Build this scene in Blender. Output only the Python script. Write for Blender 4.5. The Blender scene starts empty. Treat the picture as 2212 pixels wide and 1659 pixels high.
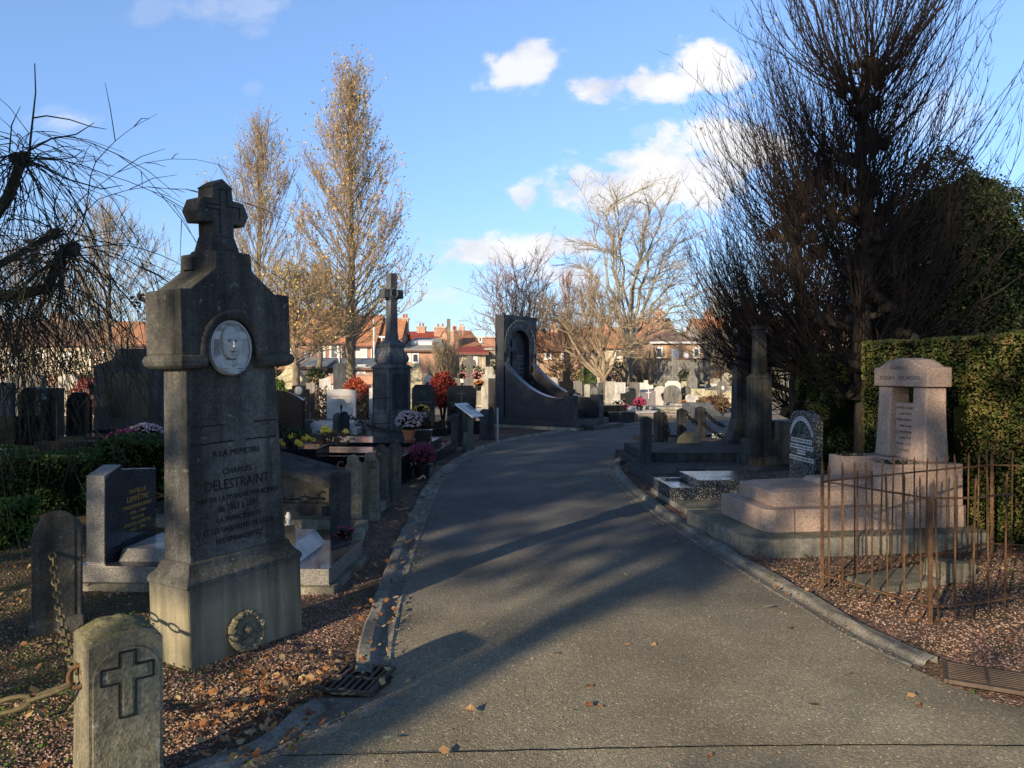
import bpy, bmesh, math, random
from mathutils import Vector, Matrix, noise
R = math.radians
PI = math.pi
sc = bpy.context.scene
C = sc.collection
rnd = random.Random(7)

# ---------------------------------------------------------------- survey
# bearings measured on the photograph: cx/horizon/focal in survey units, eye height 1.6 m
F, CX, HY, EYE = 1661.0, 1106.0, 807.0, 1.6
def GX(px, Y): return (px - CX) * Y / F
def GZ(py, Y): return EYE - (py - HY) * Y / F
def G(px, py):
    Y = EYE * F / (py - HY)
    return ((px - CX) / F * Y, Y)

# ---------------------------------------------------------------- mesh builder
class MB:
    def __init__(s): s.v = []; s.f = []
    def add(s, vs, fs):
        o = len(s.v); s.v.extend([tuple(p) for p in vs]); s.f.extend([tuple(i + o for i in f) for f in fs]); return s
    def box(s, x0, x1, y0, y1, z0, z1):
        return s.add([(x0,y0,z0),(x1,y0,z0),(x1,y1,z0),(x0,y1,z0),(x0,y0,z1),(x1,y0,z1),(x1,y1,z1),(x0,y1,z1)],
                     [(0,3,2,1),(4,5,6,7),(0,1,5,4),(1,2,6,5),(2,3,7,6),(3,0,4,7)])
    def frus(s, a, z0, b, z1):
        (x0,x1,y0,y1), (X0,X1,Y0,Y1) = a, b
        return s.add([(x0,y0,z0),(x1,y0,z0),(x1,y1,z0),(x0,y1,z0),(X0,Y0,z1),(X1,Y0,z1),(X1,Y1,z1),(X0,Y1,z1)],
                     [(0,3,2,1),(4,5,6,7),(0,1,5,4),(1,2,6,5),(2,3,7,6),(3,0,4,7)])
    def prism(s, prof, y0, y1):            # profile in x,z (counter-clockwise seen from the front)
        n = len(prof)
        vs = [(x, y0, z) for x, z in prof] + [(x, y1, z) for x, z in prof]
        fs = [tuple(range(n)), tuple(range(2*n-1, n-1, -1))]
        fs += [(i, i+n, (i+1) % n + n, (i+1) % n) for i in range(n)]
        return s.add(vs, fs)
    def plate(s, prof, z0, z1):            # profile in x,y
        n = len(prof)
        vs = [(x, y, z0) for x, y in prof] + [(x, y, z1) for x, y in prof]
        fs = [tuple(range(n-1, -1, -1)), tuple(range(n, 2*n))]
        fs += [(i, (i+1) % n, (i+1) % n + n, i+n) for i in range(n)]
        return s.add(vs, fs)
    def lathe(s, prof, n=20, c=(0,0,0), sx=1, sy=1):
        vs, fs = [], []
        for r, z in prof:
            for k in range(n):
                a = 2*PI*k/n; vs.append((c[0]+r*math.cos(a)*sx, c[1]+r*math.sin(a)*sy, c[2]+z))
        m = len(prof)
        for i in range(m-1):
            for k in range(n):
                fs.append((i*n+k, i*n+(k+1)%n, (i+1)*n+(k+1)%n, (i+1)*n+k))
        fs.append(tuple(range(n-1, -1, -1))); fs.append(tuple(range((m-1)*n, m*n)))
        return s.add(vs, fs)
    def tube(s, pts, rad, n=5, closed=False, caps=True):
        pts = [Vector(p) for p in pts]; m = len(pts)
        if not hasattr(rad, '__len__'): rad = [rad]*m
        o = len(s.v); up = Vector((0.31, 0.17, 0.93)).normalized()
        for i, p in enumerate(pts):
            if closed: d = pts[(i+1) % m] - pts[i-1]
            else: d = pts[min(i+1, m-1)] - pts[max(i-1, 0)]
            if d.length < 1e-9: d = Vector((0,0,1))
            d.normalize()
            a = up.cross(d)
            if a.length < 0.12: a = Vector((1, 0, 0)).cross(d)
            a.normalize(); b = d.cross(a)
            for k in range(n):
                t = 2*PI*k/n
                q = p + (a*math.cos(t) + b*math.sin(t))*rad[i]
                s.v.append((q.x, q.y, q.z))
        for i in range(m if closed else m-1):
            j = (i+1) % m
            for k in range(n):
                s.f.append((o+i*n+k, o+i*n+(k+1) % n, o+j*n+(k+1) % n, o+j*n+k))
        if caps and not closed:
            s.f.append(tuple(o+k for k in range(n-1, -1, -1))); s.f.append(tuple(o+(m-1)*n+k for k in range(n)))
        return s
    def leaf(s, p, size, rg, flat=0.0, asp=0.6):
        n = Vector((rg.gauss(0,1), rg.gauss(0,1), rg.gauss(0,1)+flat))
        if n.length < 1e-6: n = Vector((0,0,1))
        n.normalize(); a = n.orthogonal().normalized(); b = n.cross(a); t = rg.random()*2*PI
        u = (a*math.cos(t) + b*math.sin(t))*size; w = (b*math.cos(t) - a*math.sin(t))*size*asp*0.5
        p = Vector(p); h = n*size*0.12
        s.add([p-u*0.5, p+w+h, p+u*0.5, p-w+h], [(0,1,2),(0,2,3)])
        return s
    def blob(s, c, r, sub=2, sq=(1,1,1), amp=0.12, seed=0):
        bm = bmesh.new(); bmesh.ops.create_icosphere(bm, subdivisions=sub, radius=1)
        vs = []
        for v in bm.verts:
            k = 1 + amp*noise.noise(v.co*1.7 + Vector((seed, seed*2.3, 0)))*2
            vs.append((c[0]+v.co.x*r*sq[0]*k, c[1]+v.co.y*r*sq[1]*k, c[2]+v.co.z*r*sq[2]*k))
        fs = [tuple(v.index for v in f.verts) for f in bm.faces]; bm.free()
        return s.add(vs, fs)
    def grid(s, fn, nu, nv):
        vs = [fn(i/nu, j/nv) for j in range(nv+1) for i in range(nu+1)]
        fs = [(j*(nu+1)+i, j*(nu+1)+i+1, (j+1)*(nu+1)+i+1, (j+1)*(nu+1)+i) for j in range(nv) for i in range(nu)]
        return s.add(vs, fs)
    def xf(s, M):
        s.v = [tuple(M @ Vector(p)) for p in s.v]; return s
    def build(s, name, mat, parent=None, bevel=0.0, smooth=False, loc=None, rotz=0, seg=2):
        me = bpy.data.meshes.new(name); me.from_pydata(s.v, [], s.f); me.update()
        if smooth:
            me.polygons.foreach_set('use_smooth', [True]*len(me.polygons))
        me.materials.append(mat)
        o = bpy.data.objects.new(name, me); C.objects.link(o)
        if parent: o.parent = parent
        if loc: o.location = loc
        if rotz: o.rotation_euler = (0, 0, rotz)
        if bevel:
            m = o.modifiers.new('bevel', 'BEVEL'); m.width = bevel; m.segments = seg; m.limit_method = 'ANGLE'; m.angle_limit = R(38)
            m.harden_normals = False
        return o

def thing(name, label, cat, loc=(0,0,0), rot=0, group=None, tilt=(0,0)):
    o = bpy.data.objects.new(name, None); C.objects.link(o); o.empty_display_size = 0.2
    o.location = loc; o.rotation_euler = (tilt[0], tilt[1], rot)
    o['label'] = label; o['category'] = cat
    if group: o['group'] = group
    return o
def tag(o, label, cat, group=None):
    o['label'] = label; o['category'] = cat
    if group: o['group'] = group
    return o
def struct(o): o['kind'] = 'structure'; return o
def stuff(o, label, cat): o['kind'] = 'stuff'; o['label'] = label; o['category'] = cat; return o
def copy_tree(o, parent=None):
    c = o.copy(); C.objects.link(c); c.parent = parent
    for ch in list(o.children): copy_tree(ch, c)
    return c

# profiles ---------------------------------------------------------
def p_rect(w, h, z=0): return [(-w/2,z),(w/2,z),(w/2,z+h),(-w/2,z+h)]
def p_arch(w, h, rise=None, z=0, n=14, sh=0):
    rise = rise if rise is not None else w/2
    pr = [(-w/2,z),(w/2,z)]; iw = w/2 - sh
    if sh: pr += [(w/2, z+h-rise), (iw, z+h-rise)]
    for k in range(n+1):
        a = PI*k/n
        q = (iw*math.cos(a), z+h-rise+rise*math.sin(a))
        if sh and (k in (0,)): continue
        pr.append(q)
    if sh: pr += [(-w/2, z+h-rise)]
    return pr
def p_seg(w, h, rise, z=0, n=12):
    pr = [(-w/2,z),(w/2,z)]
    for k in range(n+1):
        x = w/2 - w*k/n; pr.append((x, z+h-rise*(2*x/w)**2))
    return pr
def p_gable(w, h, rise, z=0, flat=0): 
    if flat: return [(-w/2,z),(w/2,z),(w/2,z+h-rise),(flat/2,z+h),(-flat/2,z+h),(-w/2,z+h-rise)]
    return [(-w/2,z),(w/2,z),(w/2,z+h-rise),(0,z+h),(-w/2,z+h-rise)]
def p_step(w, h, w2, d, z=0): return [(-w/2,z),(w/2,z),(w/2,z+h-d),(w2/2,z+h-d),(w2/2,z+h),(-w2/2,z+h),(-w2/2,z+h-d),(-w/2,z+h-d)]
def p_wave(w, h, rise, z=0, n=18):
    pr = [(-w/2,z),(w/2,z)]
    for k in range(n+1):
        t = k/n; pr.append((w/2-w*t, z+h-rise*0.5+rise*0.5*math.sin(t*PI*1.6+0.3)-rise*0.2*(1-t)))
    return pr
def p_cross(s, h, span, az, th, z=0):
    return [(-s/2,z),(s/2,z),(s/2,z+az-th/2),(span/2,z+az-th/2),(span/2,z+az+th/2),(s/2,z+az+th/2),(s/2,z+h),(-s/2,z+h),
            (-s/2,z+az+th/2),(-span/2,z+az+th/2),(-span/2,z+az-th/2),(-s/2,z+az-th/2)]

# text ---------------------------------------------------------------
def text(body, x, z, size, mat, parent, yface=0.0, width=None, name='inscription', ext=0.0015, rot=0.0, proud=0.001, flat=False, xrot=0):
    cu = bpy.data.curves.new('t', 'FONT'); cu.body = body; cu.size = size; cu.align_x = 'CENTER'; cu.align_y = 'CENTER'
    cu.resolution_u = 2; cu.extrude = ext
    ob = bpy.data.objects.new('t', cu); C.objects.link(ob)
    dg = bpy.context.evaluated_depsgraph_get(); dg.update()
    me = bpy.data.meshes.new_from_object(ob.evaluated_get(dg)); 
    bpy.data.objects.remove(ob); bpy.data.curves.remove(cu)
    xs = [v.co.x for v in me.vertices]; 
    if not xs: return None
    k = (width/(max(xs)-min(xs))) if width else 1
    cr, sr = math.cos(rot), math.sin(rot)
    for v in me.vertices:
        a, b, c = v.co.x*k, v.co.y, v.co.z
        a, b = a*cr-b*sr, a*sr+b*cr
        v.co = (x+a, yface-proud-c-ext*0, z+b) if not flat else (x+a, yface+b, z+proud+c)
    me.materials.clear(); me.materials.append(mat); me.name = name
    o = bpy.data.objects.new(name, me); C.objects.link(o); o.parent = parent
    return o
def arc_text(body, cx, cz, rad, a0, a1, size, mat, parent, yface):
    n = len(body)
    for i, ch in enumerate(body):
        if ch == ' ': continue
        a = a0 + (a1-a0)*i/(n-1)
        text(ch, cx+rad*math.cos(a), cz+rad*math.sin(a), size, mat, parent, yface, rot=a-PI/2, name='letter')

# ---------------------------------------------------------------- materials
class NT:
    def __init__(s, name):
        s.m = bpy.data.materials.new(name); s.m.use_nodes = True; s.t = s.m.node_tree
        s.b = s.t.nodes['Principled BSDF']; s.out = s.t.nodes['Material Output']
        s.co = s.t.nodes.new('ShaderNodeTexCoord').outputs['Object']
    def L(s, a, b): s.t.links.new(a, b)
    def map(s, sc=(1,1,1), loc=(0,0,0), co=None):
        n = s.t.nodes.new('ShaderNodeMapping'); n.inputs['Scale'].default_value = sc; n.inputs['Location'].default_value = loc
        s.L(co or s.co, n.inputs['Vector']); return n.outputs[0]
    def noise(s, scale, det=4, rough=0.55, co=None, dist=0):
        n = s.t.nodes.new('ShaderNodeTexNoise'); n.inputs['Scale'].default_value = scale; n.inputs['Detail'].default_value = det
        n.inputs['Roughness'].default_value = rough; n.inputs['Distortion'].default_value = dist
        s.L(co or s.co, n.inputs['Vector']); return n.outputs['Fac']
    def vor(s, scale, co=None, feat='F1', out='Distance', rand=1):
        n = s.t.nodes.new('ShaderNodeTexVoronoi'); n.feature = feat; n.inputs['Scale'].default_value = scale
        n.inputs['Randomness'].default_value = rand
        s.L(co or s.co, n.inputs['Vector']); return n.outputs[out]
    def ramp(s, fac, stops, interp='LINEAR'):
        n = s.t.nodes.new('ShaderNodeValToRGB'); n.color_ramp.interpolation = interp; e = n.color_ramp.elements
        while len(e) < len(stops): e.new(0.5)
        for i, (p, c) in enumerate(stops):
            e[i].position = p; e[i].color = (*c, 1) if hasattr(c, '__len__') else (c, c, c, 1)
        s.L(fac, n.inputs[0]); return n.outputs[0]
    def mix(s, fac, a, b, mode='MIX'):
        n = s.t.nodes.new('ShaderNodeMix'); n.data_type = 'RGBA'; n.blend_type = mode
        for k, x in ((0, fac), (6, a), (7, b)):
            if isinstance(x, (int, float)): n.inputs[k].default_value = x if k == 0 else (x, x, x, 1)
            elif hasattr(x, '__len__'): n.inputs[k].default_value = (*x, 1)
            else: s.L(x, n.inputs[k])
        return n.outputs[2]
    def math(s, op, a, b=0.0, c=None, clamp=False):
        n = s.t.nodes.new('ShaderNodeMath'); n.operation = op; n.use_clamp = clamp
        for k, x in enumerate((a, b) if c is None else (a, b, c)):
            if isinstance(x, (int, float)): n.inputs[k].default_value = x
            else: s.L(x, n.inputs[k])
        return n.outputs[0]
    def sep(s, v):
        n = s.t.nodes.new('ShaderNodeSeparateXYZ'); s.L(v, n.inputs[0]); return n.outputs
    def objrand(s): return s.t.nodes.new('ShaderNodeObjectInfo').outputs['Random']
    def geo(s): return s.t.nodes.new('ShaderNodeNewGeometry').outputs
    def bump(s, h, strength=0.3, dist=0.01, prev=None):
        n = s.t.nodes.new('ShaderNodeBump'); n.inputs['Strength'].default_value = strength; n.inputs['Distance'].default_value = dist
        s.L(h, n.inputs['Height'])
        if prev: s.L(prev, n.inputs['Normal'])
        return n.outputs[0]
    def fin(s, col, rough=0.85, nrm=None, spec=0.5, coat=0, metal=0):
        B = s.b.inputs
        if hasattr(col, '__len__'): B['Base Color'].default_value = (*col, 1)
        else: s.L(col, B['Base Color'])
        if isinstance(rough, (int, float)): B['Roughness'].default_value = rough
        else: s.L(rough, B['Roughness'])
        if nrm: s.L(nrm, B['Normal'])
        B['Specular IOR Level'].default_value = spec; B['Coat Weight'].default_value = coat; B['Metallic'].default_value = metal
        return s.m

def mul(c, k): return tuple(min(1, x*k) for x in c)
def stone(name, base, moss=0.0, rough=0.9, streak=0.5, bump=0.5, mosscol=(0.10,0.12,0.03), lichen=0.0, foot=0.0):
    t = NT(name)
    big = t.noise(2.3, 6, 0.6); fine = t.noise(70, 4, 0.65); mid = t.noise(13, 5, 0.6)
    col = t.ramp(big, [(0.3, mul(base, 0.62)), (0.52, base), (0.72, mul(base, 1.35))])
    col = t.mix(0.7, col, t.ramp(mid, [(0.3, 0.55), (0.6, 1.15)]), 'MULTIPLY')
    col = t.mix(0.8, col, t.ramp(fine, [(0.32, 0.45), (0.5, 1.0), (0.7, 1.45)]), 'MULTIPLY')
    st = t.noise(9, 4, 0.6, co=t.map((1.0, 1.0, 0.09)))
    col = t.mix(streak, col, t.ramp(st, [(0.36, 0.35), (0.55, 1.0), (0.7, 1.25)]), 'MULTIPLY')
    rv = t.ramp(t.objrand(), [(0, 0.82), (1, 1.16)])
    col = t.mix(1.0, col, rv, 'MULTIPLY')
    if foot:  # sunlight on the foot put into the colour; darker towards the top
        z = t.sep(t.co)[2]
        k = t.math('MULTIPLY', t.math('MULTIPLY', t.math('SUBTRACT', 0.46, z), 6.0, clamp=True), 0.62)
        col = t.mix(1.0, col, t.ramp(z, [(0.45, 1.0), (0.75, 0.62)]), 'MULTIPLY')
        col = t.mix(k, col, t.ramp(st, [(0.36,(0.20,0.18,0.11)),(0.6,(0.42,0.37,0.24))]))
    if moss:
        nz = t.sep(t.geo()['Normal'])[2]
        k = t.math('ADD', t.math('MULTIPLY', nz, 0.22), t.noise(5, 6, 0.7))
        k = t.ramp(k, [(0.62-0.25*moss, 0.0), (0.82-0.25*moss, 1.0)])
        col = t.mix(t.math('MULTIPLY', k, min(1, moss*1.1)), col, mosscol)
    if lichen:
        k2 = t.ramp(t.noise(85, 2, 0.5), [(0.70, 0.0), (0.73, 1.0)]); col = t.mix(t.math('MULTIPLY', k2, lichen*1.2, clamp=True), col, (0.34, 0.33, 0.29))
        ed = t.ramp(t.noise(1.1, 3, .6, co=t.map((3.0,3.0,.35))), [(.48,1.0),(.68,1.7)]); col = t.mix(.8, col, ed, 'MULTIPLY')
        k = t.ramp(t.noise(24, 3, 0.5), [(0.66, 0.0), (0.70, 1.0)])
        col = t.mix(t.math('MULTIPLY', k, lichen), col, (0.42, 0.42, 0.36))
    h = t.math('ADD', t.math('MULTIPLY', fine, 0.5), t.math('ADD', mid, t.math('MULTIPLY', big, 1.0)))
    return t.fin(col, rough, t.bump(h, bump, 0.012), 0.35)
def granite(name, base, spk, rough=0.22, dark=0.35, scale=260, coat=0.0, spec=0.5, rvar=True):
    t = NT(name)
    a = t.vor(scale, out='Color'); g = t.sep(a)[0]
    col = t.ramp(g, [(0.0, mul(base, dark)), (0.35, base), (0.75, mul(base, 1.15)), (0.9, spk)], 'CONSTANT' if scale < 160 else 'LINEAR')
    b = t.noise(3, 4, 0.6)
    col = t.mix(0.5, col, t.ramp(b, [(0.3, 0.7), (0.7, 1.25)]), 'MULTIPLY')
    rg = t.ramp(t.noise(4, 5, 0.65), [(0.3, rough*0.7), (0.7, min(1, rough*1.8+0.04))])
    nb = t.bump(t.noise(1.8, 2), 0.05, 0.02)
    return t.fin(col, rg if rvar else rough, nb, spec, coat)
def plain(name, col, rough=0.7, metal=0, var=0.3, scale=14, bump=0.2, spec=0.5, bscale=None):
    t = NT(name)
    n = t.noise(scale, 5, 0.6)
    c = t.ramp(n, [(0.25, mul(col, 1-var)), (0.5, col), (0.78, mul(col, 1+var))])
    return t.fin(c, rough, t.bump(t.noise(bscale or scale*4, 3), bump, 0.004), spec, metal=metal)
def leafmat(name, cols, scale=22, rough=0.55, trans=0.25, spec=0.4):
    t = NT(name)
    g = t.sep(t.vor(scale, out='Color'))[0]
    n = len(cols)
    c = t.ramp(g, [(i/(n-1)*0.9+0.05, cc) for i, cc in enumerate(cols)])
    c = t.mix(0.6, c, t.ramp(t.noise(2.0, 3), [(0.35, 0.55), (0.65, 1.3)]), 'MULTIPLY')
    t.fin(c, rough, None, spec)
    if trans:
        tr = t.t.nodes.new('ShaderNodeBsdfTranslucent'); t.L(c, tr.inputs[0])
        mx = t.t.nodes.new('ShaderNodeMixShader'); mx.inputs[0].default_value = trans
        t.L(t.b.outputs[0], mx.inputs[1]); t.L(tr.outputs[0], mx.inputs[2]); t.L(mx.outputs[0], t.out.inputs[0])
    return t.m
def bark(name, base, pale_tone=(0.2,0.17,0.12), moss=0.0):
    t = NT(name)
    n = t.noise(10, 6, 0.7, co=t.map((1,1,0.35)))
    c = t.ramp(n, [(0.3, mul(base, 0.45)), (0.5, base), (0.7, pale_tone)])  # random blend of dark, base and paler bark tones
    if moss: c = t.mix(t.ramp(t.noise(2.5, 4), [(0.62-moss*0.3, 0.0), (0.75-moss*0.3, 0.7)]), c, (0.12, 0.115, 0.045))
    return t.fin(c, 0.9, t.bump(n, 0.9, 0.03), 0.2)

M = {}
M['monument'] = stone('weathered_bluestone', (0.112,0.110,0.101), moss=0.25, streak=0.7, bump=0.6, lichen=0.25, mosscol=(0.06,0.06,0.02), foot=0.9)
M['bollard'] = stone('mossy_bollard_stone', (0.21,0.19,0.13), moss=0.45, streak=0.5, bump=0.9, lichen=0.6, mosscol=(0.12,0.115,0.04))
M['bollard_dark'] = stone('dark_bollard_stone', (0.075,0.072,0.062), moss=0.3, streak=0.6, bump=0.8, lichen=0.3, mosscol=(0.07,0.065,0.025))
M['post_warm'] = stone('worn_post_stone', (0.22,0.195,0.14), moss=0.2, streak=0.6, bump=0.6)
M['darkstone'] = stone('dark_grave_stone', (0.055,0.056,0.058), moss=0.05, streak=0.7, bump=0.4)
M['bluegrey'] = stone('blue_grey_stone', (0.10,0.105,0.11), moss=0.05, streak=0.7, bump=0.4)
M['midstone'] = stone('mid_grey_stone', (0.20,0.19,0.165), moss=0.15, streak=0.6, bump=0.4)
M['pale'] = stone('pale_limestone', (0.44,0.41,0.34), moss=0.05, streak=0.5, bump=0.3)
M['cream'] = stone('cream_stone', (0.46,0.41,0.27), moss=0.12, streak=0.4, bump=0.3)
M['whitest'] = stone('white_marble_weathered', (0.62,0.60,0.55), streak=0.4, bump=0.2)
M['concrete'] = stone('old_concrete', (0.22,0.205,0.165), moss=0.35, streak=0.2, bump=0.8, lichen=0.3, mosscol=(0.08,0.085,0.03))
M['gutter'] = stone('gutter_concrete', (0.21,0.20,0.175), moss=0.2, streak=0.0, bump=1.0, lichen=0.3, mosscol=(0.09,0.09,0.04))
M['gran_grey'] = granite('grey_granite', (0.21,0.20,0.185), (0.42,0.40,0.37), 0.16)
M['gran_face'] = granite('polished_grey_granite', (0.035,0.037,0.043), (0.11,0.11,0.12), 0.1, spec=0.6)
M['black'] = granite('black_granite', (0.010,0.010,0.012), (0.024,0.024,0.027), 0.10, dark=0.8, spec=0.4)
M['black_speck'] = granite('speckled_black_granite', (0.014,0.016,0.015), (0.06,0.065,0.06), 0.25, spec=0.3)
M['stele'] = granite('honed_black_granite', (0.018,0.019,0.022), (0.055,0.055,0.062), 0.45, dark=0.5, spec=0.4)
M['pink'] = granite('pink_granite', (0.38,0.265,0.20), (0.54,0.45,0.38), 0.5, dark=0.40, scale=200)
M['terrazzo'] = granite('white_speckled_terrazzo', (0.045,0.05,0.052), (0.55,0.56,0.53), 0.15, dark=0.7, scale=150)
M['gran_light'] = granite('light_grey_granite', (0.50,0.48,0.45), (0.66,0.64,0.6), 0.4, dark=0.7)
M['gran_purple'] = granite('mauve_granite', (0.20,0.17,0.18), (0.3,0.27,0.28), 0.2)
M['slab_sky'] = granite('polished_pale_slab', (0.42,0.42,0.43), (0.6,0.6,0.6), 0.12)
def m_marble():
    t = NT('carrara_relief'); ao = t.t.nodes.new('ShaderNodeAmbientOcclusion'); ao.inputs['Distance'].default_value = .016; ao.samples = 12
    c = t.ramp(ao.outputs['AO'], [(.40,(.035,.035,.034)),(.72,(.20,.20,.195)),(.93,(.50,.50,.49))])  # occlusion puts recess shade and grime into the marble colour
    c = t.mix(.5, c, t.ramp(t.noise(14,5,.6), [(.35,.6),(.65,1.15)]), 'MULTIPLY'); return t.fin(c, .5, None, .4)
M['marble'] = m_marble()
M['engrave'] = plain('engraved_shadow', (0.012,0.012,0.011), 0.9, var=0.2)
M['gold'] = plain('gilded_lettering', (0.50,0.27,0.05), 0.5, var=0.2)
M['gold_pale'] = plain('pale_lettering', (0.20,0.21,0.20), 0.6, var=0.3)
M['white_plate'] = plain('white_enamel_plate', (0.66,0.67,0.66), 0.35, var=0.08)
M['bronze'] = plain('green_bronze', (0.045,0.075,0.06), 0.5, metal=0.5, var=0.5, scale=40)
M['iron'] = plain('rusted_iron', (0.13,0.068,0.032), 0.85, metal=0.2, var=0.6, scale=30, bump=0.5)
M['iron_dark'] = plain('dark_wrought_iron', (0.035,0.026,0.02), 0.75, metal=0.5, var=0.5, scale=30, bump=0.4)
M['chain'] = plain('old_chain_iron', (0.12,0.10,0.05), 0.8, metal=0.3, var=0.5, scale=50, bump=0.6)
M['green_metal'] = plain('dark_green_painted_metal', (0.006,0.022,0.018), 0.4, var=0.2)
M['alu'] = plain('galvanised_steel', (0.32,0.33,0.35), 0.45, metal=0.7, var=0.15)
M['panel_print'] = plain('printed_panel', (0.70,0.72,0.72), 0.4, var=0.05)
M['ink'] = plain('printed_ink', (0.25,0.27,0.28), 0.6, var=0.1)
M['terracotta'] = plain('terracotta_pot', (0.42,0.13,0.055), 0.75, var=0.2)
M['blackpot'] = plain('black_plastic_pot', (0.012,0.012,0.013), 0.35, var=0.2)
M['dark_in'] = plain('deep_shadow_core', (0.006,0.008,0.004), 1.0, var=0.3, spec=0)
M['bark_dark'] = bark('dark_pollard_bark', (0.045,0.036,0.027), (0.085,0.07,0.045), 0.1)
M['twig_dark'] = bark('dark_twig_bark', (0.022,0.016,0.014), (0.042,0.029,0.022))
M['bark_weep'] = bark('weeping_tree_bark', (0.035,0.032,0.024), (0.07,0.065,0.045), 0.2)
M['bark_mid'] = bark('mossy_grey_bark', (0.17,0.14,0.10), (0.33,0.28,0.20), 0.2)
M['twig_mid'] = bark('tan_twig_bark', (0.29,0.225,0.155), (0.42,0.34,0.24))  # light brown bark tone of background trees and shrubs
M['twig_red'] = bark('reddish_twig_bark', (0.27,0.17,0.125), (0.38,0.25,0.18))
M['twig_pale'] = bark('pale_twig_bark', (0.33,0.285,0.215), (0.46,0.40,0.31))
M['hedge'] = leafmat('laurel_hedge_leaf', [(0.015,0.045,0.009),(0.035,0.085,0.014),(0.06,0.13,0.025),(0.11,0.16,0.04)], 30)
M['thuja'] = leafmat('thuja_hedge_leaf', [(0.04,0.06,0.012),(0.085,0.12,0.022),(0.155,0.165,0.04),(0.22,0.165,0.065)], 16)
M['yew'] = leafmat('evergreen_leaf', [(0.014,0.028,0.008),(0.034,0.056,0.016),(0.08,0.09,0.028)], 8)
M['bush_green'] = leafmat('bright_bush_leaf', [(0.04,0.09,0.012),(0.08,0.16,0.02),(0.13,0.21,0.03)], 20)
M['bush_dark'] = leafmat('dark_bush_leaf', [(0.012,0.03,0.01),(0.03,0.055,0.018),(0.05,0.075,0.025)], 14)
M['bush_red'] = leafmat('crimson_maple_leaf', [(0.14,0.012,0.014),(0.27,0.025,0.022),(0.40,0.07,0.04)], 20)
M['bush_orange'] = leafmat('scarlet_leaf', [(0.30,0.05,0.025),(0.52,0.10,0.045),(0.6,0.18,0.08)], 20)
M['bush_dry'] = leafmat('dry_brown_leaf', [(0.10,0.06,0.035),(0.20,0.12,0.07),(0.30,0.19,0.11)], 20)
M['autumn'] = leafmat('autumn_leaf', [(0.46,0.26,0.12),(0.60,0.40,0.13),(0.72,0.58,0.14),(0.54,0.32,0.15)], 1.5)
M['litter'] = leafmat('fallen_leaf', [(0.15,0.07,0.03),(0.30,0.13,0.05),(0.42,0.22,0.09),(0.48,0.38,0.20),(0.22,0.11,0.06)], 14, 0.7, 0.1, 0.2)
M['leaf_pale'] = plain('pale_green_fallen_leaf', (0.40,0.42,0.24), 0.7, var=0.2, scale=40)
M['leaf_tan'] = plain('tan_fallen_leaf', (0.45,0.26,0.11), 0.7, var=0.3, scale=40)
M['fl_yellow'] = plain('yellow_petals', (0.95,0.60,0.07), 0.7, var=0.25, scale=60)
M['fl_pink'] = plain('pale_pink_petals', (0.60,0.46,0.50), 0.7, var=0.25, scale=60)
M['fl_magenta'] = plain('magenta_petals', (0.45,0.04,0.14), 0.7, var=0.35, scale=60)
M['fl_rose'] = plain('rose_petals', (0.62,0.20,0.22), 0.7, var=0.3, scale=60)
M['fl_heather'] = leafmat('heather_bloom', [(0.10,0.015,0.035),(0.24,0.035,0.09),(0.32,0.07,0.14)], 40, trans=0)
M['fl_brown'] = leafmat('dull_heather', [(0.05,0.04,0.03),(0.10,0.075,0.06)], 40, trans=0)
M['fl_white'] = plain('white_petals', (0.72,0.70,0.66), 0.7, var=0.15, scale=60)
M['fl_orange'] = plain('orange_petals', (0.62,0.22,0.05), 0.7, var=0.25, scale=60)
M['grate'] = plain('cast_iron_grate', (0.10,0.072,0.055), 0.7, metal=0.3, var=0.4, scale=30, bump=0.4)
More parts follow.
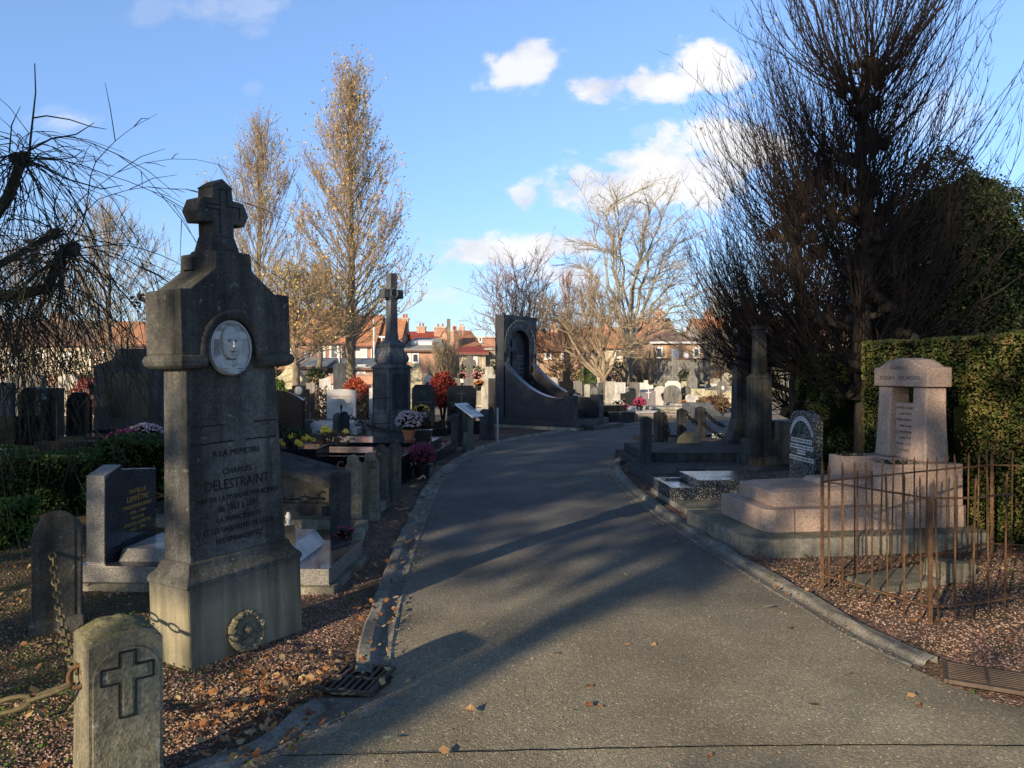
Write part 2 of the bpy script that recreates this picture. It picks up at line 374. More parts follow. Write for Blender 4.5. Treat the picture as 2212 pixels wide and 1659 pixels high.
# ---------------------------------------------------------------- ground
def m_gravel():
    t = NT('red_gravel')
    v = t.t.nodes.new('ShaderNodeTexVoronoi'); v.inputs['Scale'].default_value = 62; t.L(t.co, v.inputs['Vector'])
    g = t.sep(v.outputs['Color'])[0]
    col = t.ramp(g, [(0.0,(0.12,0.065,0.047)),(0.3,(0.26,0.145,0.10)),(0.6,(0.36,0.21,0.15)),(0.85,(0.42,0.27,0.20)),(1.0,(0.50,0.41,0.33))])
    col = t.mix(0.8, col, t.ramp(v.outputs['Distance'], [(0.15,1.0),(0.75,0.25)]), 'MULTIPLY')
    big = t.noise(0.9, 6, 0.65)
    col = t.mix(t.ramp(big, [(0.44,0.0),(0.62,0.85)]), col, t.ramp(t.noise(40,4), [(0.3,(0.045,0.035,0.025)),(0.7,(0.12,0.095,0.065))]))
    x, y, z = t.sep(t.co)
    # mossy soil to the far left foreground, paler ground far away
    k = t.math('MULTIPLY', t.math('SUBTRACT', -1.75, x, clamp=True), 3.0, clamp=True)
    col = t.mix(t.ramp(t.noise(1.7,5,.7), [(.5,0.0),(.62,.75)]), col, t.ramp(t.noise(26,5,.7), [(.35,(.035,.03,.018)),(.6,(.075,.075,.03)),(.75,(.12,.095,.06))]))
    ms = t.ramp(t.noise(6,6,0.7), [(0.35,(0.05,0.035,0.022)),(0.5,(0.085,0.075,0.03)),(0.62,(0.10,0.115,0.03)),(0.75,(0.17,0.12,0.07))])
    col = t.mix(t.math('MULTIPLY', k, 0.85), col, ms)
    f = t.math('MULTIPLY', t.math('SUBTRACT', y, 25.0), 0.2, clamp=True)
    far = t.ramp(t.noise(0.35,8,0.7), [(0.35,(0.16,0.135,0.09)),(0.5,(0.27,0.23,0.18)),(0.65,(0.33,0.29,0.23))])
    col = t.mix(f, col, far)
    h = t.math('SUBTRACT', 1.0, v.outputs['Distance'])
    nb = t.bump(h, 0.9, 0.012); nb = t.bump(t.noise(3,4), 0.5, 0.05, nb)
    return t.fin(col, 0.95, nb, 0.25)
def m_asphalt():
    t = NT('worn_asphalt')
    v = t.t.nodes.new('ShaderNodeTexVoronoi'); v.inputs['Scale'].default_value = 130; t.L(t.co, v.inputs['Vector'])
    g = t.sep(v.outputs['Color'])[0]
    col = t.ramp(g, [(0.0,(0.085,0.083,0.078)),(0.5,(0.125,0.122,0.112)),(0.88,(0.155,0.150,0.134)),(0.985,(0.22,0.21,0.18)),(1.0,(0.40,0.37,0.32))])
    b = t.noise(0.9, 7, 0.6)
    col = t.mix(0.8, col, t.ramp(b, [(0.33,0.62),(0.5,0.95),(0.67,1.35)]), 'MULTIPLY')
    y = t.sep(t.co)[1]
    near = t.math('MULTIPLY', t.math('SUBTRACT', 7.5, y), 0.3, clamp=True)  # warm sunlight on the near road painted into the asphalt colour
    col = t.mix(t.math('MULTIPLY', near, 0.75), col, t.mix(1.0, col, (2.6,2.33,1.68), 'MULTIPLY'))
    gr = t.ramp(t.noise(2.4, 5, 0.7), [(0.60,0.0),(0.74,0.55)])
    col = t.mix(gr, col, (0.25,0.225,0.165))
    fine = t.noise(260, 3, 0.6)
    h = t.math('ADD', t.math('MULTIPLY', v.outputs['Distance'], -0.9), fine)
    return t.fin(col, 0.86, t.bump(h, 0.75, 0.006), 0.35)
M['gravel'] = m_gravel(); M['asphalt'] = m_asphalt()

o = MB().grid(lambda u, v: (-300+600*u, -60+460*v, 0.0), 6, 6).build('ground', M['gravel']); struct(o)

def cr(pts, n=8):     # catmull-rom
    P = [Vector((p[0], p[1])) for p in pts]; out = []
    for i in range(len(P)-1):
        a = P[max(i-1,0)]; b = P[i]; c = P[i+1]; d = P[min(i+2, len(P)-1)]
        for k in range(n):
            t = k/n
            out.append(0.5*((2*b)+(c-a)*t+(2*a-5*b+4*c-d)*t*t+(3*b-a-3*c+d)*t**3))
    out.append(P[-1]); return out
def resample(P, n):
    L = [0]
    for i in range(1, len(P)): L.append(L[-1]+(P[i]-P[i-1]).length)
    out = []; j = 0
    for k in range(n):
        s = L[-1]*k/(n-1)
        while j < len(L)-2 and L[j+1] < s: j += 1
        t = (s-L[j])/max(1e-9, L[j+1]-L[j]); out.append(P[j].lerp(P[j+1], min(1,max(0,t))))
    return out
left_px = [(640,1625),(705,1572),(790,1525),(846,1475),(850,1400),(870,1300),(895,1205),(925,1110),(945,1062),(975,1018),(1040,975),(1110,952),(1200,936),(1300,925)]
right_px = [(2200,1530),(2100,1500),(1960,1440),(1840,1383),(1700,1298),(1570,1218),(1450,1138),(1370,1078),(1330,1040),(1315,1010),(1326,988),(1362,968),(1410,956)]
LE = [(-3.2,-6),(-2.4,0),(-1.45,2.4)] + [G(*p) for p in left_px] + [(4.2,24.6),(7.5,26.2),(14,28.2),(30,31)]
RE = [(9,-4),(5.5,1.6),(3.6,3.0)] + [G(*p) for p in right_px] + [(4.2,19.2),(6.4,20.6),(10,21.9),(30,26)]
Lc = cr(LE); Rc = cr(RE)
A = resample(Lc, 160); B = resample(Rc, 160)
mb = MB(); vs = []; nu = 6
for a, b in zip(A, B):
    for k in range(nu+1):
        q = a.lerp(b, k/nu); vs.append((q.x, q.y, 0.004 + 0.03*(1-(2*k/nu-1)**2)))
mb.add(vs, [(i*(nu+1)+k, i*(nu+1)+k+1, (i+1)*(nu+1)+k+1, (i+1)*(nu+1)+k) for i in range(159) for k in range(nu)])
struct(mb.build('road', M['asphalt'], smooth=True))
# side path at the back crossing among the far graves
struct(MB().add([(-14,25.6,0.006),(3.5,25.9,0.006),(3.5,27.4,0.006),(-14,27.4,0.006)], [(0,1,2,3)]).build('path', M['asphalt']))

def gutter(P, side, name, i0=0, i1=None, wj=0.0):
    P = P[i0:i1]; mb = MB()
    prof = [(-0.005,0.006),(0.012,0.014),(0.035,0.004),(0.085,0.002),(0.102,0.012),(0.112,0.034),(0.125,0.042),(0.185,0.043),(0.198,0.034),(0.202,-0.02)]
    vs = []; rg = random.Random(3)
    for i, p in enumerate(P):
        d = P[min(i+1, len(P)-1)] - P[max(i-1, 0)]; d.normalize(); nrm = Vector((-d.y, d.x))*side
        w = 1 + 0.10*noise.noise(Vector((p.x*1.7, p.y*1.7, 4)))
        for o_, z in prof: vs.append((p.x+nrm.x*o_*w, p.y+nrm.y*o_*w, z*(1+0.5*noise.noise(Vector((p.x*3, p.y*3, o_*9)))) ))
    n = len(prof)
    fs = [(i*n+k, i*n+k+1, (i+1)*n+k+1, (i+1)*n+k) for i in range(len(P)-1) for k in range(n-1)]
    if side > 0: fs = [f[::-1] for f in fs]
    mb.add(vs, fs)
    return struct(mb.build(name, M['gutter']))
Ld = resample(Lc, 700); Rd = resample(Rc, 700)
i_gr = min(range(700), key=lambda i: (Ld[i]-Vector((-0.66,4.05))).length)
gutter(Ld, 1, 'kerb', i_gr+0, 600); gutter(Ld, 1, 'kerb', 60, i_gr-5)
j_gr = min(range(700), key=lambda i: (Rd[i]-Vector((2.3,3.98))).length)
gutter(Rd, -1, 'kerb', j_gr+3, 560); gutter(Rd, -1, 'kerb', 40, j_gr-8)
print('GR', Ld[i_gr], Rd[j_gr], (Ld[1]-Ld[0]).length)
# joint across the road
mb = MB(); pr = []
for k in range(90):
    x = -0.95+4.3*k/89; pr.append((x, 3.19+0.05*math.sin(x)+0.006*noise.noise(Vector((x*9,0,0)))))
vs = [(x, y-0.004, 0.036) for x, y in pr] + [(x, y+0.004+0.004*noise.noise(Vector((x*13,5,0))), 0.036) for x, y in pr]
mb.add(vs, [(i, i+1, i+91, i+90) for i in range(89)])
struct(mb.build('road_joint', M['dark_in']))

# pebbles and leaf litter ------------------------------------------------
def near_road(x, y):  # signed side test by polygons
    return min((Vector((x,y))-p).length for p in Ld[::8]), min((Vector((x,y))-p).length for p in Rd[::8])
poly = [(p.x,p.y) for p in A] + [(p.x,p.y) for p in reversed(B)]
def inroad(x, y):
    c = False; n = len(poly); j = n-1
    for i in range(n):
        xi, yi = poly[i]; xj, yj = poly[j]
        if (yi > y) != (yj > y) and x < (xj-xi)*(y-yi)/(yj-yi)+xi: c = not c
        j = i
    return c
rg = random.Random(11); mb = MB()
OCT = [(1,0,0),(-1,0,0),(0,1,0),(0,-1,0),(0,0,1),(0,0,-1)]
OF = [(0,2,4),(2,1,4),(1,3,4),(3,0,4),(2,0,5),(1,2,5),(3,1,5),(0,3,5)]
def pebble(x, y, r, z=0.0):
    a = rg.random()*PI; ca, sa = math.cos(a), math.sin(a); sx = r*rg.uniform(0.8,1.5); sy = r*rg.uniform(0.6,1); sz = r*rg.uniform(0.5,0.8)
    tz = rg.uniform(-0.3,0.3)
    mb.add([(x+ca*vx*sx-sa*vy*sy, y+sa*vx*sx+ca*vy*sy, z+sz*0.5+vz*sz+tz*vx*r) for vx,vy,vz in OCT], OF)
cnt = 0
while cnt < 21000:
    Y = 2.8 + 4.6*rg.random()**1.6; ratio = rg.uniform(-0.68, 0.68); X = ratio*Y
    if inroad(X, Y): continue
    a, b = near_road(X, Y)
    if min(a, b) < 0.33: continue
    if X < -2.3 and rg.random() < 0.6: continue
    pebble(X, Y, rg.uniform(0.004, 0.0085)); cnt += 1
for k in range(900):
    Y = 2.9+5*rg.random()**1.5; X = rg.uniform(-0.5,0.6)*Y
    if inroad(X, Y): pebble(X, Y, rg.uniform(0.002,0.006), 0.03)
for k in range(2600):      # grit gathered in the channels beside both kerbs
    P_ = rg.choice((Ld, Rd)); q_ = P_[rg.randrange(60, 420)]; X, Y = q_.x+rg.gauss(0,.09), q_.y+rg.gauss(0,.09)
    if Y > 2.8: pebble(X, Y, rg.uniform(0.003,0.008), 0.012)
def m_pebble():
    t = NT('loose_red_gravel'); g = t.sep(t.vor(70, out='Color'))[0]
    c = t.ramp(g, [(0.0,(0.14,0.08,0.058)),(0.4,(0.31,0.185,0.13)),(0.8,(0.44,0.28,0.205)),(1.0,(0.54,0.45,0.37))])
    return t.fin(c, 0.9, None, 0.3)
M['pebble'] = m_pebble()
stuff(mb.build('gravel', M['pebble']), 'loose reddish gravel covering the verges along both kerbs', 'gravel')

def leaf_shape(mb, x, y, z, s, rg, lobed=True, tilt=0.35):
    a = rg.random()*2*PI; n = 13 if s > .03 else 8; pts = []
    curl = rg.uniform(-0.3, 0.5)*s; tx, ty = rg.gauss(0, tilt), rg.gauss(0, tilt)
    for k in range(n):
        t = 2*PI*k/n; r = s*(0.5+(0.10*math.cos(t*5+.4)+.06*math.cos(t) if lobed else 0.12*math.cos(2*t))+rg.uniform(-0.03,0.03))
        lx, ly = r*math.cos(t), r*math.sin(t)*(0.8 if lobed else .6)
        lz = curl*((lx/s)**2)*1.6 + tx*lx + ty*ly
        pts.append((lx*math.cos(a)-ly*math.sin(a), lx*math.sin(a)+ly*math.cos(a), lz))
    mz = min(p[2] for p in pts); mz = min(mz, 0)
    vs = [(x, y, z-mz)] + [(x+p[0], y+p[1], z+p[2]-mz) for p in pts]
    mb.add(vs, [(0, 1+k, 1+(k+1) % n) for k in range(n)])
mb = MB(); rg = random.Random(5)
def scatter(n, cx, cy, sx, sy, s0=0.022, s1=0.048, z=0.012, road=None, tilt=0.35):
    k = 0; tries = 0
    while k < n and tries < n*20:
        tries += 1
        x, y = rg.gauss(cx, sx), rg.gauss(cy, sy)
        if y < 2.6: continue
        ir = inroad(x, y)
        if road is not None and ir != road: continue
        leaf_shape(mb, x, y, 0.035 if ir else z+0.014+rg.random()*.02, rg.uniform(s0, s1), rg, rg.random() < 0.6, tilt); k += 1
scatter(45, -0.9, 4.0, 0.18, 0.2, z=0.02); scatter(150, -1.2, 3.75, 0.16, 0.25, z=0.015)
scatter(120, -1.15, 3.45, 0.25, 0.25, z=0.012, road=False)
scatter(45, -0.95, 3.25, 0.12, 0.3, z=0.012, road=False)
scatter(45, -0.85, 4.9, 0.15, 0.5, z=0.015, road=False)
scatter(60, -0.7, 6.3, 0.3, 1.0, z=0.015, road=False)
scatter(90, -0.2, 11.0, 0.8, 2.5, 0.05, 0.09, z=0.015, road=False)
scatter(130, -2.3, 3.6, 0.45, 0.5, z=0.012)
scatter(170, -3.35, 5.3, 0.5, 0.5, z=0.012)
scatter(90, -3.6, 6.6, 0.6, 0.5, z=0.012)
scatter(60, 1.9, 6.0, 0.4, 1.2, z=0.01, road=False)
scatter(50, 2.9, 5.6, 0.6, 0.6, z=0.012, road=False)
scatter(160, 4.6, 6.2, 0.5, 0.6, 0.03, 0.055, z=0.012, road=False)
scatter(25, 1.8, 9.5, 0.3, 1.8, z=0.01, road=False)
scatter(26, 0.8, 4.2, 1.0, 1.2, 0.015, 0.03, road=True, tilt=0.1)
scatter(35, 0.8, 9.5, 0.9, 4.0, 0.03, 0.05, road=True, tilt=0.1)
stuff(mb.build('fallen_leaves', M['litter']), 'brown and orange fallen leaves scattered over gravel, gutter and drain', 'leaves')
for px, py, s, m, lab in [(836,1614,0.075,'leaf_pale','pale yellow-green leaf lying near the road joint'),(1016,1553,0.085,'leaf_tan','crumpled tan leaf lying on the asphalt left of centre'),
        (1356,1405,0.05,'leaf_tan','left one of two small tan leaves together on the road'),(1412,1408,0.06,'leaf_tan','right one of two small tan leaves together on the road'),
        (1660,1322,0.10,'leaf_pale','large pale green leaf on the asphalt beside the kerb'),(960,1642,0.075,'leaf_tan','orange-tan leaf at the lower edge of the road'),
        (1354,1252,0.06,'leaf_pale','lone pale leaf in the middle of the shaded road'),(1970,1520,0.06,'leaf_tan','tan leaf on the sunlit asphalt before the right drain')]:
    x, y = G(px, py); q = MB(); leaf_shape(q, 0, 0, 0, s*.72, rg, True, 0.12)
    o = q.build('fallen_leaf', M[m], loc=(x, y, 0.037)); tag(o, lab, 'leaf')
# moss tufts / weeds
mb = MB(); rg = random.Random(8)
for cx, cy, n, sp in [(-2.4,3.3,260,0.25),(-2.2,3.0,90,0.1),(-0.95,3.2,60,0.1),(-2.3,4.0,200,0.3),(-1.1,5.4,25,0.05),(3.4,6.2,160,0.35),(2.6,5.9,60,0.3)]:
    for k in range(n):
        x, y = rg.gauss(cx, sp), rg.gauss(cy, sp)
        if not inroad(x, y): mb.leaf((x, y, rg.uniform(0.004,0.03)), rg.uniform(0.015,0.035), rg, 1.0)
for P_, sd_ in ((Ld,1),(Rd,-1)):
    for k in range(900):
        i = rg.randrange(70, 330); q_ = P_[i]; d = P_[i+1]-P_[i-1]; d.normalize()
        if noise.noise(Vector((q_.x*1.3, q_.y*1.3, 7))) < .02: continue
        o_ = rg.choice((-.015, .215))+rg.gauss(0,.015); mb.leaf((q_.x-d.y*sd_*o_, q_.y+d.x*sd_*o_, rg.uniform(.012,.035)), rg.uniform(.010,.024), rg, 1.0)
stuff(mb.build('weeds', M['bush_green']), 'small green weeds and moss in the gravel at the road edges', 'weeds')

def grate(cx, cy, rot, w, l, nb, label, hatch):
    t = thing('drain_grate', label, 'drain grate', (cx, cy, 0.012), rot)
    MB().box(-w/2+0.01, w/2-0.01, -l/2+0.01, l/2-0.01, -0.006, 0.002).build('pit', M['dark_in'], t)
    f = MB(); e = 0.022
    f.box(-w/2,w/2,-l/2,-l/2+e,0,0.022).box(-w/2,w/2,l/2-e,l/2,0,0.022).box(-w/2,-w/2+e,-l/2+e,l/2-e,0,0.022).box(w/2-e,w/2,-l/2+e,l/2-e,0,0.022)
    f.build('frame', M['grate'], t, 0.003)
    b = MB()
    for k in range(nb):
        x = -w/2+e+(w-2*e)*(k+0.5)/nb; b.box(x-0.008, x+0.008, -l/2+e, l/2-e, 0.003, 0.02)
    for k in range(1, hatch+1):
        y = -l/2+l*k/(hatch+1); b.box(-w/2+e, w/2-e, y-0.009, y+0.009, 0.004, 0.0215)
    b.build('bars', M['grate'], t, 0.002)
    return t
grate(-0.81, 3.98, R(-12), 0.31, 0.36, 7, 'rusty drain grate half covered by fallen leaves at the left kerb', 1)
grate(2.46, 3.98, R(28), 0.29, 0.40, 9, 'brown slatted drain grate in the right kerb', 1).rotation_euler.z = R(62)
q = MB().plate([(-1.12,3.2),(-0.98,3.05),(-0.72,3.55),(-0.50,3.74),(-0.62,3.78),(-0.97,3.76)], 0.0, 0.012)
struct(q.build('apron', M['gutter']))

# ---------------------------------------------------------------- sky and sun
AZ = R(55); EL = R(17)
S = Vector((-math.cos(AZ)*math.cos(EL), -math.sin(AZ)*math.cos(EL), math.sin(EL)))
w = bpy.data.worlds.new('World'); sc.world = w; w.use_nodes = True
nt = w.node_tree; bg = nt.nodes['Background']
sky = nt.nodes.new('ShaderNodeTexSky'); sky.sky_type = 'NISHITA'; sky.sun_disc = False
sky.sun_elevation = R(22); sky.sun_rotation = math.atan2(S.x, S.y); sky.air_density = 1.0; sky.dust_density = 0.3; sky.ozone_density = 2.0
class WN(NT):
    def __init__(s): s.t = nt; s.co = nt.nodes.new('ShaderNodeTexCoord').outputs['Generated']
wn = WN()
x, y, z = wn.sep(wn.co)
yy = wn.math('MAXIMUM', y, 0.02)
u = wn.math('DIVIDE', x, yy); v = wn.math('DIVIDE', z, yy)
cmb = nt.nodes.new('ShaderNodeCombineXYZ'); wn.L(u, cmb.inputs[0]); wn.L(wn.math('MULTIPLY', v, 1.5), cmb.inputs[1])
n1 = wn.noise(6.5, 7, 0.62, co=cmb.outputs[0]); n2 = wn.noise(22, 6, 0.6, co=cmb.outputs[0])
n3 = wn.noise(13, 6, 0.6, co=cmb.outputs[0], dist=0.3)
pert = wn.math('ADD', wn.math('ADD', wn.math('MULTIPLY', wn.math('SUBTRACT', n1, 0.5), 1.2), wn.math('MULTIPLY', wn.math('SUBTRACT', n3, 0.5), 2.0)), wn.math('MULTIPLY', wn.math('SUBTRACT', n2, 0.5), 1.0))
clouds = [(1130,138,110,64,0.85),(1300,185,88,52,1.0),(1420,185,120,42,1.0),(1525,140,100,68,1.0),(1330,408,215,66,1.0),(1480,372,220,88,1.0),(1600,310,150,100,1.0),
          (1080,542,175,42,1.0),(1190,532,100,38,1.0),(1135,428,46,36,0.7),(520,15,170,50,0.30),(330,30,60,50,0.22),(140,262,75,32,0.35),(1210,592,130,32,0.6),(1100,600,90,22,0.4),
          (950,640,90,28,0.35),(545,190,30,26,0.16),(1400,290,55,22,0.25),(900,620,60,40,0.3),(2000,240,160,90,0.3)]
acc = None
for px, py, hx, hy, s_ in clouds:
    du = wn.math('DIVIDE', wn.math('SUBTRACT', u, (px-CX)/F), hx/F); dv = wn.math('DIVIDE', wn.math('SUBTRACT', v, (HY-py)/F), hy/F)
    d2 = wn.math('ADD', wn.math('MULTIPLY', du, du), wn.math('MULTIPLY', dv, dv))
    e = wn.math('SUBTRACT', 1.0, wn.math('SQRT', d2))
    e = wn.math('ADD', e, pert)
    e = wn.math('MULTIPLY', wn.math('MULTIPLY', e, 1.7, clamp=True), s_)
    acc = e if acc is None else wn.math('MAXIMUM', acc, e)
dens = wn.ramp(acc, [(0.0, 0.0), (0.25, 0.16), (0.6, 0.75), (1.0, 1.0)])
skyc = wn.mix(1.0, sky.outputs[0], (1.55, 1.68, 1.92), 'MULTIPLY')
skyc = wn.mix(1.0, skyc, wn.ramp(z, [(0.0, (.56,.60,.68)), (0.12, (.66,.70,.78)), (0.30, (.86,.88,.93)), (0.44, (1,1,1))]), 'MULTIPLY')
# slight haze towards the horizon
hz = wn.ramp(v, [(0.0, 1.0), (0.22, 0.0)])
skyc = wn.mix(wn.math('MULTIPLY', hz, 0.45), skyc, (4.0, 5.2, 7.0))
shade = wn.ramp(n1, [(0.36, (4.8,5.2,6.2)), (0.54, (7.2,7.2,7.4))])
out = wn.mix(dens, skyc, shade)
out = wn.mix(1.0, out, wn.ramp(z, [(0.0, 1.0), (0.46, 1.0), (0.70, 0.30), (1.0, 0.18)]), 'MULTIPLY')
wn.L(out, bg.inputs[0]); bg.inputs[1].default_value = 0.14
sd = bpy.data.lights.new('sun', 'SUN'); sd.energy = 7.0; sd.angle = R(0.6); sd.color = (1.0, 0.81, 0.56)
so = bpy.data.objects.new('sun', sd); C.objects.link(so); so.rotation_euler = (-S).to_track_quat('-Z', 'Y').to_euler()
cam = bpy.data.cameras.new('camera'); cam.sensor_width = 36; cam.lens = 36*F/2212.0; cam.shift_y = -(829.5-HY)/2212.0; cam.clip_end = 2000; cam.clip_start = 0.05
co = bpy.data.objects.new('camera', cam); C.objects.link(co); co.location = (0,0,EYE); co.rotation_euler = (R(90),0,0); sc.camera = co
sc.view_settings.view_transform = 'Standard'; sc.view_settings.look = 'None'; sc.view_settings.exposure = 0; sc.view_settings.gamma = 1
sc.cycles.max_bounces = 6; sc.cycles.diffuse_bounces = 3; sc.cycles.transparent_max_bounces = 4
# ================================================================ NEAR LEFT
# --- large memorial with portrait
def link(mb, a, b, r, w, plane=0):      # one chain link between points a and b
    a, b = Vector(a), Vector(b); d = (b-a); L = d.length; d.normalize()
    s_ = d.orthogonal().normalized() if abs(d.z) > 0.99 else Vector((0,0,1)).cross(d).normalized()
    if plane: s_ = d.cross(s_)
    c = (a+b)/2; pts = []
    for k in range(12):
        t = 2*PI*k/12; pts.append(c + d*math.cos(t)*(L/2+r) + s_*math.sin(t)*w)
    mb.tube(pts, r, 5, closed=True)
def chain(mb, a, b, sag, n, r=0.008, w=0.02):
    a, b = Vector(a), Vector(b); P = []
    for k in range(n+1):
        t = k/n; p = a.lerp(b, t); p.z -= 4*sag*t*(1-t); P.append(p)
    for k in range(n): link(mb, P[k], P[k+1], r, w, k % 2)
def spiked_chain(mb, a, b, sag, n, r=0.010, w=0.028, sp=0.05):
    a, b = Vector(a), Vector(b); P = []
    for k in range(n+1):
        t = k/n; p = a.lerp(b, t); p.z -= 4*sag*t*(1-t); P.append(p)
    for k in range(n):
        link(mb, P[k], P[k+1], r, w, 0 if k % 2 else 1)
        c = (P[k]+P[k+1])/2
        for q in ((0,0,1),(0,0,-1),(0.8,0.3,0),(-0.8,-0.3,0)):
            q = Vector(q); mb.tube([c+q*w*0.8, c+q*(w*0.8+sp)], [r*1.1, 0.002], 4)

TR = thing('memorial', 'tall dark weathered stone memorial with a cross on top and a white oval portrait', 'memorial', (-1.732, 4.133, 0), R(57), tilt=(R(-0.4), R(-1.7)))
mo = M['monument']
MB().box(0, .786, 0, .36, -0.05, .44).build('base', mo, TR, 0.012)
# moulding: cyma built by stacked loops
prof = [(0.0,.43),(-0.006,.445),(-0.006,.462),(0.002,.475),(0.018,.492),(0.034,.512),(0.042,.535),(0.046,.552),(0.06,.56)]
mb = MB(); vs = []
for e, z_ in prof: vs += [(e, e, z_), (.786-e, e, z_), (.786-e, .36-e, z_), (e, .36-e, z_)]
fs = [(4*i+k, 4*i+(k+1) % 4, 4*i+4+(k+1) % 4, 4*i+4+k) for i in range(len(prof)-1) for k in range(4)] + [(3,2,1,0), tuple(4*(len(prof)-1)+k for k in range(4))]
mb.add(vs, fs).build('moulding', mo, TR, 0.004)
sh = MB(); sh.frus((.062,.724,.062,.300), .555, (.088,.698,.082,.290), 1.64)
shaft = sh.build('shaft', mo, TR, 0.006)
# worn string courses cut in the shaft
gq = MB()
for z_, segs in ((1.30,((.10,.32),(.52,.69))),(1.20,((.10,.38),(.46,.68)))):
    for a_, b_ in segs:
        n = 14; 
        for k in range(n):
            xa, xb = a_+(b_-a_)*k/n, a_+(b_-a_)*(k+1)/n
            yk = .062+(z_-.555)/1.085*.020; dz = .003*noise.noise(Vector((xa*30, z_*7, 0)))
            gq.box(xa, xb, yk-.0025, yk+.004, z_-.004+dz, z_+.004+dz*2)
gq.build('worn_course', M['engrave'], shaft)
# inscription, following the batter of the shaft
LN = [('A LA MEMOIRE',1.135,.050,.33),('CHARLES',1.030,.048,.20),('DELESTRAINT',.955,.082,.44),('CHEF DE LA MVSIQVE MVNICIPALE',.880,.042,.585),
      ('de 1863 à 1891',.822,.058,.27),('LA MVNICIPALITE',.757,.042,.30),('ET LES HABITANTS DE LOOS',.700,.045,.48),('RECONNAISSANTS',.640,.042,.32)]
for s_, z_, h_, w_ in LN:
    yk = .062+(z_-.555)/1.085*.020
    text(s_, .393, z_, h_, M['engrave'], TR, yk-0.0005, width=w_)
# cap with recessed arch: back block, front layer with an arched notch, neck, shoulders
cz0, cz1, ar, mz = 1.705, 2.058, .215, 1.735
x0, x1 = .022, .764
outline = [(x1, cz1), (.655, cz1+.003), (.495, 2.185), (.486, 2.285), (.254, 2.285), (.246, 2.185), (.085, cz1+.003), (x0, cz1)]
MB().prism([(x0,cz0),(x1,cz0)]+outline, .075, .345).build('cap', mo, TR, 0.006)
notch = [(.362+ar*math.cos(PI-k*PI/20), mz+ar*math.sin(PI-k*PI/20)) for k in range(21)]
front = [(x0,cz0),(.362-ar,cz0)] + notch + [(.362+ar,cz0),(x1,cz0)] + outline
MB().prism(front, .015, .0748).build('cap_front', mo, TR, 0.005)
# side shoulder block seen behind, on the roof slope
MB().box(.225, .30, .20, .30, 2.19, 2.265).build('shoulder_block', mo, TR, 0.005)
# torus band and arch
mb = MB()
def band(pts, r, n=10): mb.tube(pts, r, n)
ap = [(.362+(ar-.012)*math.cos(PI-k*PI/24), .040, mz+(ar-.012)*math.sin(PI-k*PI/24)) for k in range(25)]
band([(.362-ar+.012, .040, 1.668)] + ap + [(.362+ar-.012, .040, 1.668)], .040)
mb.build('arch_moulding', mo, TR, smooth=True)
mb = MB(); prof = [(0.004,1.706),(-.012,1.692),(-.018,1.668),(-.010,1.642),(.012,1.628),(.05,1.622)]
def bandblock(xa, xb, ya, yb, el=1, er=1):
    vs = []
    for e, z_ in prof: vs += [(xa+e*el, ya+e, z_), (xb-e*er, ya+e, z_), (xb-e*er, yb-e, z_), (xa+e*el, yb-e, z_)]
    m = len(prof)
    mb.add(vs, [(4*i+(k+1) % 4, 4*i+k, 4*i+4+k, 4*i+4+(k+1) % 4) for i in range(m-1) for k in range(4)] + [(0,1,2,3), (4*m-1,4*m-2,4*m-3,4*m-4)])
bandblock(x0, .362-ar+.03, .015, .345, 1, 0); bandblock(.362+ar-.03, x1, .015, .345, 0, 1); 
mb.build('torus_band', mo, TR, smooth=False, bevel=0.006)
MB().box(.362-ar+.03, .362+ar-.03, .085, .33, 1.63, 1.7047).build('recess_back', mo, TR)
# portrait in relief (generic bearded head on a marble oval)
def relief(u, v):
    a, r = 2*PI*u, v; x_, z_ = r*math.cos(a), r*math.sin(a)
    def g(cx, cz, sx, sz, h, p=1.0):
        q = ((x_-cx)/sx)**2 + ((z_-cz)/sz)**2; return h*math.exp(-q**p)
    q = ((x_+.03)/.45)**2 + ((z_-.20)/.62)**2
    h = .034*max(0, 1-q**1.6)**.5 if q < 1 else 0                              # head
    h -= g(-.05,.45,.5,.05,.002)
    h += g(-.07,.16,.045,.17,.012) + g(-.07,.04,.085,.05,.009)                 # nose
    for ex in (-.23,.10):
        h -= g(ex,.22,.105,.055,.0055); h += g(ex,.205,.050,.024,.006) - g(ex,.250,.09,.012,.004)
        h += g(ex,.335,.12,.028,.006)                                          # brow
    h -= g(-.065,.33,.018,.08,.004)
    h += g(-.17,-.075,.115,.045,.012) + g(.04,-.075,.115,.045,.012) - g(-.065,-.05,.015,.05,.004)   # moustache
    h -= g(-.06,-.145,.11,.018,.004); h += g(-.06,-.20,.10,.04,.006) - g(-.06,-.255,.10,.02,.004)
    h -= g(-.33,.02,.03,.16,.004) + g(.22,.0,.03,.16,.004)
    h += g(.40,.15,.045,.12,.012) + g(-.45,.15,.03,.10,.008)
    h += g(-.02,-.50,.25,.13,.020,2) - g(-.02,-.405,.28,.018,.008) - g(-.04,-.58,.016,.13,.008)      # collar
    sh_ = -.60-abs(x_)*.30
    h += .024/(1+math.exp((z_-sh_-.06)*26))
    h -= g(-.42,-.76,.24,.014,.006) + g(.36,-.76,.24,.014,.006) + g(-.42,-.85,.20,.012,.005) + g(.36,-.85,.20,.012,.005)
    rim = .006 if r > .95 else 0
    h = h*min(1, (1-r)/.05)+rim
    return (x_*.138, -.012-h, z_*.158)
mb = MB().grid(relief, 180, 110)
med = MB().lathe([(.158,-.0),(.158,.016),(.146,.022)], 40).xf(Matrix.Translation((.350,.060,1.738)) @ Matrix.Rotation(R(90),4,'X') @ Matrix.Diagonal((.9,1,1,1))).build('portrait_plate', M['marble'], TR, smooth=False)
rel = mb.build('portrait_relief', M['marble'], med, smooth=True, loc=(.350,.050,1.738))
